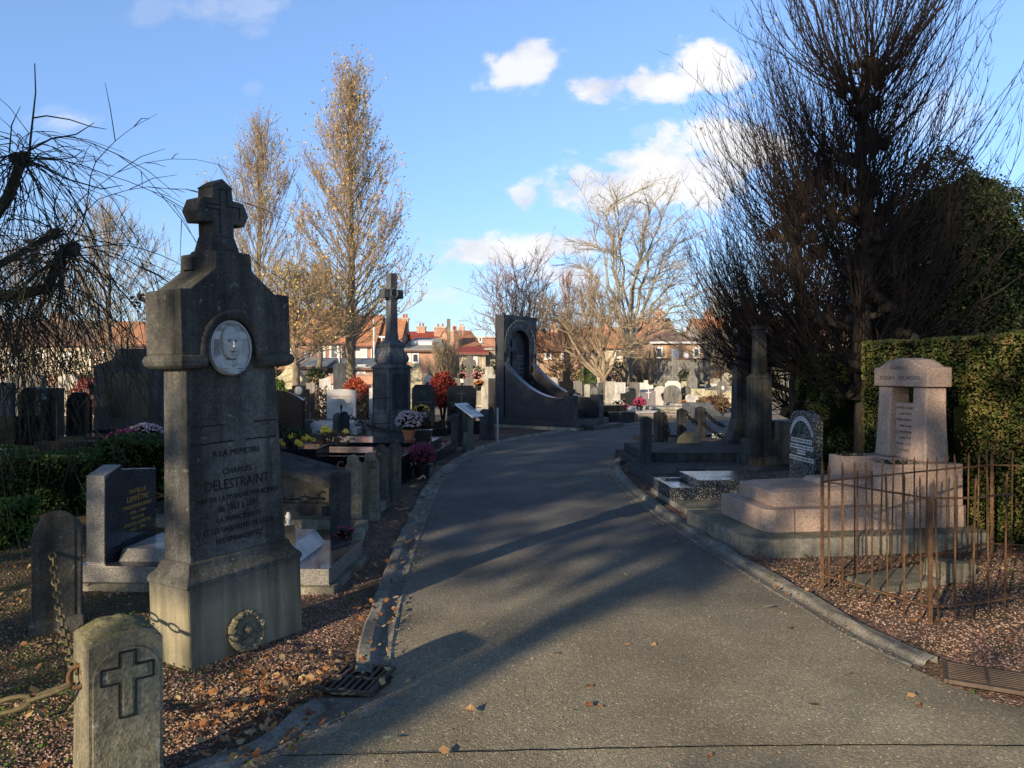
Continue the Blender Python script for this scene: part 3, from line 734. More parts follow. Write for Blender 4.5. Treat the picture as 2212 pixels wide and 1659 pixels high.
# the cross with gabled arms
MB().frus((.25,.495,.075,.26), 2.280, (.262,.483,.085,.25), 2.30).build('neck_step', mo, TR, 0.004)
MB().frus((.275,.468,.09,.25), 2.30, (.297,.447,.105,.238), 2.385).build('cross_foot', mo, TR, 0.004)
cp = [(.302,2.38),(.442,2.38),(.442,2.462),(.515,2.455),(.547,2.520),(.515,2.592),(.442,2.60),(.436,2.662),(.446,2.668),(.372,2.718),(.298,2.668),(.308,2.662),(.302,2.60),(.229,2.592),(.197,2.520),(.229,2.455),(.302,2.462)]
cross = MB().prism(cp, .10, .24).build('cross', mo, TR, 0.006)
# incised outline
inc = MB()
for a_ in ((.325,.345,2.56),): pass
pts = [(.348,2.40),(.348,2.535),(.262,2.535),(.262,2.562),(.348,2.562),(.348,2.655),(.396,2.655),(.396,2.562),(.482,2.562),(.482,2.50)]
for i in range(len(pts)-1):
    (xa, za), (xb, zb) = pts[i], pts[i+1]
    inc.box(min(xa,xb)-.003, max(xa,xb)+.003, .097, .104, min(za,zb)-.003, max(za,zb)+.003)
inc.build('incised_line', M['engrave'], cross)
# wreath leaning at its foot
t_ = Vector((.545,.839,0)); n_ = Vector((.839,-.545,0))
wp = Vector((-1.732,4.133,0)) + t_*.35 + n_*.05
WR = thing('stone_wreath', 'small round stone wreath with a carved face leaning on the memorial base', 'wreath', (wp.x, wp.y, 0.0), R(57), tilt=(R(-14),0))
mb = MB()
for k in range(44):
    a = 2*PI*k/44; rr = .098+.006*math.sin(k*2.1)
    mb.blob((rr*math.cos(a), -0.012, .128+rr*math.sin(a)), .026, 1, (1,.9,.62), 0.25, k)
mb.tube([(.098*math.cos(2*PI*k/28), 0, .128+.098*math.sin(2*PI*k/28)) for k in range(28)], .022, 8, closed=True)
mb.build('leaf_ring', M['bollard'], WR, smooth=False)
mb = MB().lathe([(.0,-.01),(.092,-.01),(.092,.012),(.0,.014)], 24).xf(Matrix.Translation((0,0,.128)) @ Matrix.Rotation(R(90),4,'X'))
dk = mb.build('disc', M['bollard'], WR)
mb = MB().blob((0,-.018,.135), .032, 2, (1,.6,1.2), .1, 3).blob((-.03,-.012,.10), .028, 2, (1.1,.5,.7), .2, 5).blob((.032,-.012,.10), .028, 2, (1.1,.5,.7), .2, 6).blob((0,-.03,.132), .010, 1, (.6,1,1.2), 0, 1)
mb.build('carved_face', M['bollard'], dk, smooth=True)

# --- bollard with a cross, front left
BT = thing('stone_bollard', 'front mossy stone bollard with a carved cross at the bottom left', 'bollard', (-1.486, 2.70, 0), R(40), 'rounded stone bollards of the chained plot')
W_, D_ = .246, .26
mb = MB()
def topz(x_, y_):    # domed weathered top
    return .640 + .030*max(0, 1-((x_-W_/2)/(W_/2))**2) + .006*noise.noise(Vector((x_*20, y_*20, 1)))
nx, ny = 14, 8
def ring(k, z_fn, e=0):
    per = [(W_*i/nx, 0) for i in range(nx)] + [(W_, D_*i/ny) for i in range(ny)] + [(W_-W_*i/nx, D_) for i in range(nx)] + [(0, D_-D_*i/ny) for i in range(ny)]
    return [(min(max(x_, e), W_-e), min(max(y_, e), D_-e), z_fn(x_, y_)) for x_, y_ in per]
m_ = 2*(nx+ny)
rings = [ring(0, lambda a, b: -.05, -.0)] + [ring(0, lambda a, b, q=q: q+.0*a, 0) for q in (.25,.45,.58)] + [ring(0, lambda a, b: topz(a,b)-.012), ring(0, topz, .012)]
vs = []
for i, rr in enumerate(rings):
    for (a, b, c_) in rr:
        w_ = .004*noise.noise(Vector((a*9, b*9+i*3, c_*9))); vs.append((a+w_-.012*(c_<.25)*(1 if a<W_/2 else -1)*.6, b+w_, c_))
fs = [(i*m_+k, i*m_+(k+1) % m_, (i+1)*m_+(k+1) % m_, (i+1)*m_+k) for i in range(len(rings)-1) for k in range(m_)]
mb.add(vs, fs)
# top surface grid
gx, gy = 12, 8
mb.grid(lambda u, v: (.005+(W_-.010)*u, .005+(D_-.010)*v, topz(.005+(W_-.010)*u, .005+(D_-.010)*v)-.0015-.007*max(0,(abs(u-.5)-.44)/.06, (abs(v-.5)-.44)/.06)), gx*2, gy*2)
mb.build('shaft', M['bollard'], BT)
fr = MB()      # raised arched panel with cross cut through
pa = p_arch(W_-.022, .615, .10, n=16)
crs = p_cross(.056, .235, .175, .155, .056, z=.365)
body = [(x_+W_/2, z_) for x_, z_ in pa]
fr.prism(body, -.010, .004)
fr.build('arched_panel', M['bollard'], BT, 0.003)
cr_o = MB()
for g_ in (1,):
    loop = crs + [crs[0]]
    for i in range(len(crs)):
        (xa, za), (xb, zb) = loop[i], loop[i+1]
        cr_o.tube([(xa+W_/2, -.0105, za), (xb+W_/2, -.0105, zb)], .0042, 5)
cx_ = MB().prism([(x_*.86+W_/2, z_ if True else 0) for x_, z_ in p_cross(.040, .218, .158, .150, .040, z=.373)], -.016, -.009).build('carved_cross', M['bollard'], BT, 0.003)
cr_o.build('groove', M['engrave'], cx_)
mb = MB(); rg = random.Random(2)
for k in range(420):
    x_, y_ = rg.random()*W_, rg.random()*D_
    if noise.noise(Vector((x_*22, y_*22, 3))) > .02: mb.leaf((x_, y_, topz(x_,y_)+.004), rg.uniform(.005,.010), rg, 1.5)
mb.build('moss', M['bush_green'], BT)
# iron ring and eye on its left side
RG = thing('iron_ring', 'rusty iron ring hanging from the side of the front bollard', 'iron ring', (-1.585, 2.80, .497))
MB().tube([(.005+.034*math.cos(2*PI*k/20), .012*math.sin(2*PI*k/20), .036*math.sin(2*PI*k/20)) for k in range(20)], .009, 8, closed=True).build('ring', M['iron'], RG, smooth=True)
MB().tube([(.02,.0,.02),(.045,-.01,.01),(.085,-.04,.0)], [.011,.014,.016], 8).build('staple', M['iron'], RG, smooth=True)

def bollard(loc, rot, w, d, h, mat, label, group, style='arch', z0=0.0, name='stone_bollard', finial=False, bev=.008):
    t = thing(name, label, 'bollard', (loc[0], loc[1], z0), rot, group)
    mb = MB()
    if style == 'arch':
        pr = p_arch(w, h, w*.42, n=14); mb.prism(pr, -d/2, d/2)
        s_ = mb.build('shaft', mat, t, bev)
        MB().prism(p_arch(w*.72, h-w*.16, w*.30, z=.10, n=12), -d/2-.008, -d/2+.002).build('arched_panel', mat, t, .003)
    elif style == 'pyr':
        mb.box(-w/2,w/2,-d/2,d/2,-.02,h-.05); mb.frus((-w/2,w/2,-d/2,d/2), h-.0499, (-w*.12,w*.12,-d*.12,d*.12), h); mb.build('shaft', mat, t, bev)
    else:
        mb.prism(p_seg(w, h, .02), -d/2, d/2); mb.build('shaft', mat, t, bev)
    MB().box(-w/2-.012, w/2+.012, -d/2-.012, d/2+.012, -.03, h*.13).build('foot', mat, t, bev)
    if finial:
        MB().lathe([(.008,0),(.010,.05),(.024,.07),(.012,.095),(.030,.13),(.034,.16),(.024,.20),(.004,.24)], 10, c=(0,0,h-.01)).build('finial', M['iron_dark'], t, smooth=True)
    return t
bollard((-2.87, 4.86), R(28), .27, .25, .70, M['bollard_dark'], 'dark round-topped bollard behind the front one, ring set in its face', 'rounded stone bollards of the chained plot')
mb = MB(); chain(mb, (-2.82,4.72,.50), (-1.592,2.815,.515), .12, 22, .0062, .018)
tag(mb.build('chain', M['chain'], smooth=True), 'long-link iron chain hanging between the two mossy bollards', 'chain')
mb = MB(); chain(mb, (-1.60,2.79,.47), (-2.75,2.75,.42), .10, 8, .0095, .024)
tag(mb.build('chain', M['chain'], smooth=True), 'thick iron chain running from the front bollard out to the left', 'chain')

# --- polished granite grave with gold lettering (left of memorial)
GV = thing('grave', 'low polished granite grave with gold family lettering behind the memorial', 'grave', (-3.23, 5.70, 0), R(-3))
MB().box(-.03, 1.95, -.04, 1.02, -.02, .055).build('footing', M['concrete'], GV, .008)
MB().box(0, 1.90, 0, .97, .055, .175).build('base', M['gran_grey'], GV, .004)
hs = MB()
# near end block with bevel, then the lower wide stone: profile along the width (y), extruded along x
def slabx(prof_yz, x0_, x1_, m_):
    n = len(prof_yz); vs = [(x0_, y_, z_) for y_, z_ in prof_yz] + [(x1_, y_, z_) for y_, z_ in prof_yz]
    fs = [tuple(range(n-1,-1,-1)), tuple(range(n, 2*n))] + [(i, (i+1) % n, (i+1) % n+n, i+n) for i in range(n)]
    m_.add(vs, fs)
slabx([(.05,.175),(.27,.175),(.27,.895),(.05,.835)], .045, .185, hs)
hs.build('headstone', M['gran_grey'], GV, .003)
hs = MB(); slabx([(.272,.175),(.83,.175),(.83,.80),(.272,.86)], .065, .165, hs)
hs.build('headstone_wing', M['gran_grey'], GV, .003)
fc = MB(); slabx([(.053,.18),(.268,.18),(.268,.885),(.12,.842),(.053,.80)], .1855, .1885, fc); slabx([(.275,.18),(.827,.18),(.827,.795),(.275,.852)], .1655, .1685, fc)
fc.build('polished_face', M['gran_face'], GV)
def text_x(body, yc, z_, size, mat, parent, xf_, width, name='inscription'):
    o = text(body, 0, z_, size, mat, parent, 0.0, width=width, name=name)
    for v_ in o.data.vertices: v_.co = (xf_ - v_.co.y + .0005, yc + v_.co.x, v_.co.z)
for s_, z_, h_, w_ in [('FAMILLE',.655,.050,.24),('LEPRÊTRE',.595,.060,.32),('CHARLEMAGNE DOUAY',.535,.040,.44),('1909 - 1989',.485,.038,.24),('EPOUX DE',.440,.036,.18),('ANDREA LEPRETRE',.395,.038,.40),('1912 - 1996',.350,.038,.22)]:
    text_x(s_, .54, z_, h_, M['gold'], GV, .1685, w_)
sl = MB(); slabx([(.14,.175),(.85,.175),(.79,.262),(.20,.262)], .24, 1.05, sl)
sl.build('slab', M['gran_grey'], GV, .003)
sl = MB(); vs = [(1.05,.11,.175),(1.62,.11,.175),(1.62,.86,.175),(1.05,.86,.175),(1.05,.11,.29),(1.53,.11,.29),(1.53,.86,.29),(1.05,.86,.29)]
sl.add(vs, [(0,3,2,1),(4,5,6,7),(0,1,5,4),(1,2,6,5),(2,3,7,6),(3,0,4,7)])
sl.build('sloped_slab', M['gran_grey'], GV, .003)
MB().box(.002,1.898,.002,.968,.1752,.1775).build('polished_top', M['gran_face'], GV)
# small items on it
LT = thing('grave_lantern', 'small white grave lantern on the granite slab beside the memorial', 'lantern', (-1.76,6.05,.29))
MB().box(-.035,.035,-.035,.035,0,.10).build('case', M['whitest'], LT, .004)
MB().lathe([(.03,.10),(.034,.115),(.012,.14),(.020,.16),(.024,.19),(.010,.22)], 10).build('figure', M['whitest'], LT, smooth=True)
MB().box(-.022,.022,-.037,-.034,.025,.08).build('window', M['blackpot'], LT)
pq = MB().box(-.05,.05,-.008,.008,0,.16); o = pq.build('plaque', M['bollard_dark'], bevel=.003, loc=(-1.70,5.86,.285), rotz=R(20)); o.rotation_euler.x = R(-25)
tag(o, 'small dark memorial plaque propped beside the white lantern', 'plaque')
o = MB().lathe([(.05,0),(.06,.05),(.085,.14),(.09,.20)], 14).build('vase', M['whitest'], loc=(-2.45,6.35,.18), smooth=True); tag(o, 'white vase on the gold-lettered grave half hidden by the memorial', 'vase')

# --- flowers helpers
def potted(loc, label, pot_r, pot_h, potmat, fr, fz, petal, leafm='bush_dark', n=120, fs=.022, squash=.8, shape='ball', leaves=240, cat='potted plant', seed=1, group=None, square=False):
    t = thing('potted_flowers', label, cat, loc, 0, group); rg = random.Random(seed)
    if pot_h:
        if square: MB().frus((-pot_r*.8,pot_r*.8,-pot_r*.8,pot_r*.8), 0, (-pot_r,pot_r,-pot_r,pot_r), pot_h).build('pot', M[potmat], t, .004)
        else: MB().lathe([(pot_r*.72,0),(pot_r*.95,pot_h*.82),(pot_r*1.06,pot_h*.82),(pot_r*1.08,pot_h),(pot_r*.9,pot_h),(pot_r*.85,pot_h*.9)], 18).build('pot', M[potmat], t, smooth=False)
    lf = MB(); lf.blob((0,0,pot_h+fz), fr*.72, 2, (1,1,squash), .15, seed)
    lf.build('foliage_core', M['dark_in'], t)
    lf = MB()
    for k in range(leaves):
        d = Vector((rg.gauss(0,1), rg.gauss(0,1), rg.gauss(0,1))).normalized()*fr*rg.uniform(.7,.98); lf.leaf((d.x, d.y, pot_h+fz+d.z*squash), fr*.22, rg)
    lf.build('foliage', M[leafm], t)
    fl = MB()
    for k in range(n):
        d = Vector((rg.gauss(0,1), rg.gauss(0,1), rg.gauss(.5,1))).normalized(); d.z = max(d.z, -.35)
        p = d*fr*rg.uniform(.92,1.06); c_ = Vector((p.x, p.y, pot_h+fz+p.z*squash))
        if shape == 'ball': fl.blob(c_, fs, 1, (1,1,.8), .25, k)
        elif shape == 'spike': fl.tube([c_*1.0, c_+Vector((d.x*.4, d.y*.4, 1)).normalized()*fs*4], [fs*.35, fs*.12], 4)
        else:
            for q in range(6): fl.leaf(c_+Vector((rg.gauss(0,fs*.3), rg.gauss(0,fs*.3), rg.gauss(0,fs*.2))), fs*1.5, rg, .6)
    if n: fl.build('flowers', M[petal], t)
    return t
potted((-1.52,6.95,.0), 'small violet flowers in a low pot beside the sloping tomb', .06, .10, 'blackpot', .09, .06, 'fl_magenta', n=44, fs=.012, seed=4)

# --- sloping roofed tomb enclosed by posts and a spiked chain
TB = thing('tomb', 'dark tomb with long sloping stone lid behind a spiked chain', 'tomb', (-3.70, 8.35, 0), R(-4))
MB().box(-.3, 2.15, -.35, 1.1, -.02, .10).build('footing', M['concrete'], TB, .01)
MB().box(-.1, 1.90, -.12, .85, .10, .22).build('base', M['darkstone'], TB, .01)
b_ = MB(); b_.add([(0,0,.22),(1.75,0,.22),(1.75,.72,.22),(0,.72,.22),(0,0,.86),(1.75,0,.40),(1.75,.72,.40),(0,.72,.86)], [(0,3,2,1),(4,5,6,7),(0,1,5,4),(1,2,6,5),(2,3,7,6),(3,0,4,7)])
b_.build('body', M['bollard_dark'], TB, .006)
def lid(xa, xb, za, zb, m_, ov=.06, th=.08, rid=.10):
    vs = [(xa,-ov,za),(xb,-ov,zb),(xb,.72+ov,zb),(xa,.72+ov,za),(xa,-ov,za+th),(xb,-ov,zb+th),(xb,.36,zb+th+rid),(xa,.36,za+th+rid),(xb,.72+ov,zb+th),(xa,.72+ov,za+th)]
    m_.add(vs, [(0,3,2,1),(0,1,5,4),(4,5,6,7),(7,6,8,9),(1,2,8,6,5),(3,0,4,7,9),(2,3,9,8)])
l_ = MB(); lid(-.08, .82, .875, .625, l_); l_.build('lid', M['darkstone'], TB, .01)
l_ = MB(); lid(.824, 1.86, .622, .352, l_, .055); l_.build('lid', M['darkstone'], TB, .01)
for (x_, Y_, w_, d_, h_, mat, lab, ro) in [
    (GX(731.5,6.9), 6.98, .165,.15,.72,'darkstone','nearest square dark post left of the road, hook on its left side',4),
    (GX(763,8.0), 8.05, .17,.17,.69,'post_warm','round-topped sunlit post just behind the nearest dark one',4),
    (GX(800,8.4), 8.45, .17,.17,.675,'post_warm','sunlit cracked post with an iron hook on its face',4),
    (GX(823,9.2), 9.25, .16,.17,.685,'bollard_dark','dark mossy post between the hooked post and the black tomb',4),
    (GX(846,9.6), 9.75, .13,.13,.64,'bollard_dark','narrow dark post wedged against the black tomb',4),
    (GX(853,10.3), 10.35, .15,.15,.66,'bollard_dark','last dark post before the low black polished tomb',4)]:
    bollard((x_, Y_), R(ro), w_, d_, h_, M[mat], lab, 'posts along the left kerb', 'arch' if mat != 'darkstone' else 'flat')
def hook(loc, rot, label, s_=.035):
    o = MB().tube([(s_*math.cos(a), 0, s_*math.sin(a)) for a in [PI*.25+PI*1.5*k/12 for k in range(13)]] + [(s_*.9,0,-s_*.5),(s_*2.3,0,-s_*.1)][:0], .009, 6).build('chain_hook', M['iron'], loc=loc, rotz=rot, smooth=True)
    return tag(o, label, 'hook')
hook((GX(699,6.95), 6.93, .50), R(10), 'curled iron hook on the left of the nearest dark post'); hook((GX(737,7.9),7.9,.66), R(10), 'curled iron hook beside the round-topped sunlit post'); hook((GX(808,8.33),8.33,.615), R(10), 'dark curled hook fixed on the cracked sunlit post')
mb = MB(); spiked_chain(mb, (-3.3,7.0,.50), (GX(699,6.95),6.95,.475), .03, 14, .006, .022, .045)
tag(mb.build('spiked_chain', M['iron_dark'], smooth=True), 'spiked iron chain in front of the sloping tomb', 'chain')
mb = MB(); mb.box(-.06,.06,-.35,.35,0,.10); o = mb.build('kerb_stone', M['concrete'], bevel=.01, loc=(-1.50,7.55,0), rotz=R(6)); tag(o, 'broken mossy stone block between the kerb posts', 'stone block')

# --- black polished tombs
def tomb(name, label, org, rot, tiers, mat, cat='tomb', group=None, mats=None):
    t = thing(name, label, cat, (org[0], org[1], 0), rot, group)
    for i, (xa, xb, ya, yb, za, zb, nm) in enumerate(tiers):
        MB().box(xa, xb, ya, yb, za, zb).build(nm, (mats[i] if mats else mat), t, .004)
    return t
tomb('tomb', 'low black polished tomb with a cut-in cross slab beside a heather pot', (-3.69,11.18), R(-5), [(0,2.12,.0,1.50,-.02,.20,'base'),(.03,2.10,.03,1.46,.20,.405,'body'),(.30,1.60,.30,1.10,.406,.43,'slab')], M['black'])
o = MB().add([(0,0,0),(.35,0,0),(.45,.12,0),(.8,.12,0),(.8,.3,0),(0,.3,0)], [(0,1,2,3,4,5)])
t = tomb('tomb', 'black polished tomb with a raised slab carrying a white chrysanthemum pot', (-4.0,13.42), R(-5), [(0,2.60,.0,2.9,-.02,.20,'base'),(.5,2.56,.10,1.35,.20,.40,'slab')], M['black'])
potted((GX(885,14.0),13.95,.40), 'white-pink chrysanthemum ball in a terracotta pot on the black slab', .12, .18, 'terracotta', .235, .15, 'fl_pink', n=230, fs=.030, seed=2, shape='rose')
potted((GX(914,14.1),14.1,.40), 'dull heather in a square black planter beside the white chrysanthemum', .17, .17, 'blackpot', .19, .12, 'fl_brown', leafm='fl_brown', n=130, fs=.022, shape='spike', seed=3, square=True)
potted((GX(910,11.66),11.75,.0), 'magenta heather in a black pot standing by the black tomb', .135, .22, 'blackpot', .19, .10, 'fl_heather', leafm='fl_heather', n=240, fs=.022, shape='spike', seed=5)
tomb('tomb', 'dark flat slab carrying yellow chrysanthemums behind the sloping tomb', (-4.2,10.2), R(0), [(0,1.6,.0,.75,-.02,.60,'base')], M['black'])
TY = thing('potted_flowers', 'bunch of large yellow chrysanthemums in a pot beside the memorial', 'potted plant', (GX(631,10.4),10.4,.60)); rg = random.Random(9)
MB().lathe([(.10,0),(.13,.13),(.12,.14)],14).build('pot', M['blackpot'], TY); lf = MB()
for k in range(420): lf.leaf((rg.gauss(0,.13), rg.gauss(0,.1), .12+rg.uniform(-.02,.13)), .06, rg)
lf.build('foliage', M['bush_dark'], TY); fl = MB()
for i, (px, py) in enumerate([(613,952),(630,938),(645,951),(659,940),(606,947),(650,955),(672,946)]):
    fl.blob((GX(px,10.3)-GX(631,10.4), rg.uniform(-.12,-.02), GZ(py,10.3)-.66+.03), .060 if i < 4 else .04, 2, (1,1,.8), .2, i)
[MB().add(fl.v[i*42:(i+1)*42], [tuple(v-i*42 for v in f) for f in fl.f[i*80:(i+1)*80]]).build('flower_head', M['fl_yellow'], TY) for i in range(7)] if len(fl.v) == 7*42 else fl.build('flowers', M['fl_yellow'], TY)
TY2 = thing('potted_flowers', 'half faded yellow chrysanthemums with brown leaves near the raised black slab', 'potted plant', (GX(712,11.6),11.6,.50)); lf = MB()
for k in range(320): lf.leaf((rg.gauss(0,.15), rg.gauss(0,.1), .06+rg.uniform(-.04,.18)), .06, rg)
lf.build('foliage', M['bush_dry'], TY2); fl = MB()
for px, py in [(700,925),(708,932),(745,933),(694,934)]: fl.blob((GX(px,11.5)-GX(712,11.6), -.05, GZ(py,11.5)-.50), .05, 2, (1,1,.8), .25, px)
fl.build('flowers', M['fl_yellow'], TY2)

# --- left hedge and what stands behind it
def hedge(name, label, x0_, x1_, y0_, y1_, z1_, mat, n, s_, rot=0, org=(0,0), seed=1, wob=.05, faces=('f','t','l','r'), core=None, z0_=0.0):
    t = thing(name, label, 'hedge', (org[0], org[1], 0), rot); rg = random.Random(seed)
    i = s_*.9
    MB().box(x0_+i, x1_-i, y0_+i, y1_-i, z0_-.02, z1_-i).build('stems', M['dark_in'], t)  # solid near-black box standing in for the shade inside the hedge
    mb = MB(); areas = {'f':(x1_-x0_)*(z1_-z0_), 't':(x1_-x0_)*(y1_-y0_), 'l':(y1_-y0_)*(z1_-z0_), 'r':(y1_-y0_)*(z1_-z0_)}
    tot = sum(areas[f] for f in faces)
    for f in faces:
        for k in range(int(n*areas[f]/tot)):
            a, b = rg.random(), rg.random(); dp = abs(rg.gauss(0, s_*.8))
            if f == 'f': p = [x0_+(x1_-x0_)*a, y0_+dp, z0_+(z1_-z0_)*b]
            elif f == 't': p = [x0_+(x1_-x0_)*a, y0_+(y1_-y0_)*b, z1_-dp*.8]
            elif f == 'l': p = [x0_+dp, y0_+(y1_-y0_)*a, z0_+(z1_-z0_)*b]
            else: p = [x1_-dp, y0_+(y1_-y0_)*a, z0_+(z1_-z0_)*b]
            w_ = noise.noise(Vector(p)*1.6)*wob*1.8 + noise.noise(Vector(p)*5)*wob*.7
            if f in 'ft': p[1 if f == 'f' else 2] += w_ * (-1 if f == 'f' else 1)
            else: p[0] += w_*(-1 if f == 'l' else 1)
            mb.leaf(p, rg.uniform(.6,1.2)*s_, rg, .2)
    mb.build('foliage', mat, t)
    return t
hedge('hedge', 'low dark green laurel hedge on the left behind the gold-lettered grave', -6.6, -4.78, 8.7, 9.9, .64, M['hedge'], 13000, .05, seed=1, wob=.05)
hedge('hedge', 'taller end of green hedge touching the memorial, pink flowers behind it', -4.78, -3.95, 8.85, 10.2, .82, M['hedge'], 8500, .05, seed=2)
hedge('bush', 'bright green clipped bush cut off by the left picture edge', -4.98, -4.6, 6.9, 7.5, .40, M['bush_green'], 1800, .05, seed=3)
def stone_slab(name, label, mat, prof, Y, px, d, zb, rot=0, cat='headstone', group=None, bev=.01, tiers=None, arc=None):
    t = thing(name, label, cat, (GX(px, Y), Y, zb), rot, group)
    h_ = MB().prism(prof, 0, d).build('stele', M[mat], t, bev)
    for (xa, xb, ya, yb, za, zz, m_, nm) in (tiers or []): MB().box(xa,xb,ya,yb,za-zb,zz-zb).build(nm, M[m_], t, .005)
    return t
stone_slab('grave', 'huge rough dark family stele with stepped top at the left', 'darkstone', [(-.82,0),(.80,0),(.80,1.75),(.55,2.05),(.55,2.22),(-.30,2.22),(-.30,2.08),(-.42,1.92),(-.82,1.80)], 19, 274, .35, 0, 0, tiers=[(-1.0,1.0,-.25,.5,-.02,.22,'black','base'),(-.45,.55,-.012,.0,.5,1.62,'black_speck','inset_panel')], cat='grave')
stone_slab('headstone', 'black arched headstone with polished rounded hood at the far left', 'black', p_arch(.62,1.30,.28), 17.3, 63, .30, 0, R(-12), tiers=[(-.37,.37,-.04,.34,-.02,.16,'black','base')])
stone_slab('headstone', 'plain dark grey square slab right of the arched black headstone', 'darkstone', p_rect(.50,1.27), 17.6, 110, .12, 0, R(-8), tiers=[(-.30,.30,-.05,.17,-.02,.12,'darkstone','base')])
stone_slab('headstone', 'black headstone with clipped corners and a small dark cross', 'black', p_gable(.54,1.16,.22,flat=.28), 18.2, 168, .14, 0, R(5), tiers=[(-.33,.33,-.05,.2,-.02,.14,'black','base'),(-.02,.02,-.004,0,.62,.98,'bronze','cross')])
stone_slab('headstone', 'large pale weathered headstone behind the arched black one', 'midstone', p_seg(1.0,1.62,.12), 22, 52, .25, 0, 0, tiers=[(-.6,.6,-.1,.35,-.02,.2,'midstone','base')])
stone_slab('headstone', 'pale grey slab at the picture edge beside the black arched stone', 'bluegrey', p_rect(.35,1.40), 17.0, 8, .15, 0, 0, tiers=[(-.3,.3,-.1,.3,-.02,.66,'black','base')])
tomb('tomb', 'polished black tomb slab with bright reflections behind the left hedge', (GX(62,15.8),16.0), 0, [(0,3.05,0,1.2,-.02,.19,'base'),(.35,2.85,.15,1.05,.19,.28,'slab')], M['black'])
tomb('tomb', 'flat grey concrete slab between the hedge and the black tomb', (-10.2,12.7), 0, [(0,5.2,0,1.3,-.02,.16,'base'),(.1,4.6,.25,1.2,.16,.20,'slab')], M['bluegrey'])
potted((GX(268,10.6),10.6,.55), 'pink and red cyclamens showing above the left hedge', .1, .1, 'blackpot', .22, .05, 'fl_magenta', n=46, fs=.028, seed=12, squash=.6)
potted((GX(315,10.8),10.8,.60), 'faded mauve chrysanthemum mound above the hedge beside the memorial', .1, .1, 'blackpot', .24, .05, 'fl_pink', leafm='bush_dry', n=190, fs=.018, seed=13, squash=.6)
potted((GX(12,9.6),9.6,.52), 'small white flowers above the hedge at the left picture edge', .06, .05, 'blackpot', .08, .05, 'fl_white', n=20, fs=.015, seed=14, squash=.6)

# ================================================================ MIDDLE LEFT
# speckled black stone with cameo
t = stone_slab('grave', 'speckled dark stepped headstone with white floral cameo and gold names', 'black_speck', p_step(.56,.92,.36,.10), 20.8, 645, .12, .36, R(3), cat='grave',
    tiers=[(-.45,.50,-1.7,.3,-.02,.18,'darkstone','base'),(-.36,.42,-1.6,-.2,.18,.36,'darkstone','slab'),(.30,.42,.02,.14,.36,1.06,'black_speck','side_pillar')])
MB().lathe([(.11,0),(.11,.012),(.09,.02)], 16).xf(Matrix.Translation((0,0,.78)) @ Matrix.Rotation(R(90),4,'X')).build('cameo', M['whitest'], t)
for s_, z_, w_, m_ in [('FAMILLE',.57,.40,'gold_pale'),('1921-1987',.47,.18,'gold_pale'),('GEORGES',.36,.2,'gold'),('CHARLES CARON',.25,.42,'gold')]: text(s_, 0, z_, .06, M[m_], t, 0, width=w_)
stone_slab('headstone', 'black headstone with curved top right behind the memorial', 'black', p_seg(.9,1.20,.16), 11.8, 590, .14, .15, R(2), tiers=[(-.6,.6,-.9,.2,-.02,.15,'black','base')])
t = stone_slab('grave', 'light grey granite headstone with gold names in full sun', 'gran_light', p_seg(.82,.86,.05), 22, 737, .14, .30, R(2), cat='grave', tiers=[(-.75,.75,-1.9,.3,-.02,.16,'gran_light','base'),(-.55,.55,-1.7,-.1,.16,.28,'gran_light','slab')])
for s_, z_, w_ in [('JOSEPH OLIVIER',.64,.62),('1896-1944',.57,.28),('EPOUX DE',.50,.22),('LOUISE CAUDRELIER',.43,.62),('1898-1980',.36,.28)]: text(s_, 0, z_, .062, M['gold'], t, 0, width=w_, ext=.003)
stone_slab('grave', 'white marble headstone half hidden by the tall cross monument', 'whitest', p_seg(.7,.92,.04), 23, 823, .14, .28, R(6), cat='grave', tiers=[(-.8,.6,-1.9,.3,-.02,.2,'midstone','base')])
# black headstone with medallion
t = stone_slab('grave', 'black headstone with clipped corners and a round bronze medallion', 'black_speck', p_gable(.62,.94,.12,flat=.44), 21, 915, .14, .36, R(12), cat='grave', tiers=[(-.5,.5,-1.4,.25,-.02,.2,'black','base'),(-.4,.4,-1.2,-.1,.2,.36,'black','slab')])
MB().lathe([(.10,0),(.10,.015),(.085,.02)], 18).xf(Matrix.Translation((-.02,0,.70)) @ Matrix.Rotation(R(90),4,'X')).build('medallion', M['bronze'], t)
text('FAMILLE DELATTRE', 0, .46, .05, M['gold_pale'], t, 0, width=.46)
potted((GX(910,19.9),19.9,.40), 'dull yellow chrysanthemum in front of the medallion headstone', .1, .08, 'blackpot', .25, .12, 'fl_yellow', leafm='bush_dark', n=90, fs=.02, seed=21, squash=.75)
o = MB().box(-.22,.22,0,.03,0,.24).build('plaque', M['gran_light'], loc=(GX(903,19.4),19.4,.38), bevel=.004, rotz=R(4)); tag(o, 'white marble plaque with carved flower leaning below the medallion headstone', 'plaque')
text('Souvenir', 0, .12, .08, M['engrave'], o, 0, width=.3)
o = MB().box(-.16,.16,0,.03,0,.26).build('plaque', M['gran_face'], loc=(GX(926,19.6),19.6,.38), bevel=.004, rotz=R(4)); tag(o, 'small grey-blue plaque right of the white marble plaque', 'plaque')
t = stone_slab('grave', 'wide black headstone with an thin pale cross and sloping shoulders', 'black', p_gable(.82,.92,.13,flat=.62), 22, 997, .15, .34, R(6), cat='grave', tiers=[(-.62,.62,-1.8,.3,-.02,.18,'black','base'),(-.45,.45,-1.5,-.1,.18,.34,'black','slab')])
MB().prism(p_cross(.025,.50,.26,.42,.022,z=.27), -.006, 0).build('cross', M['gold_pale'], t)
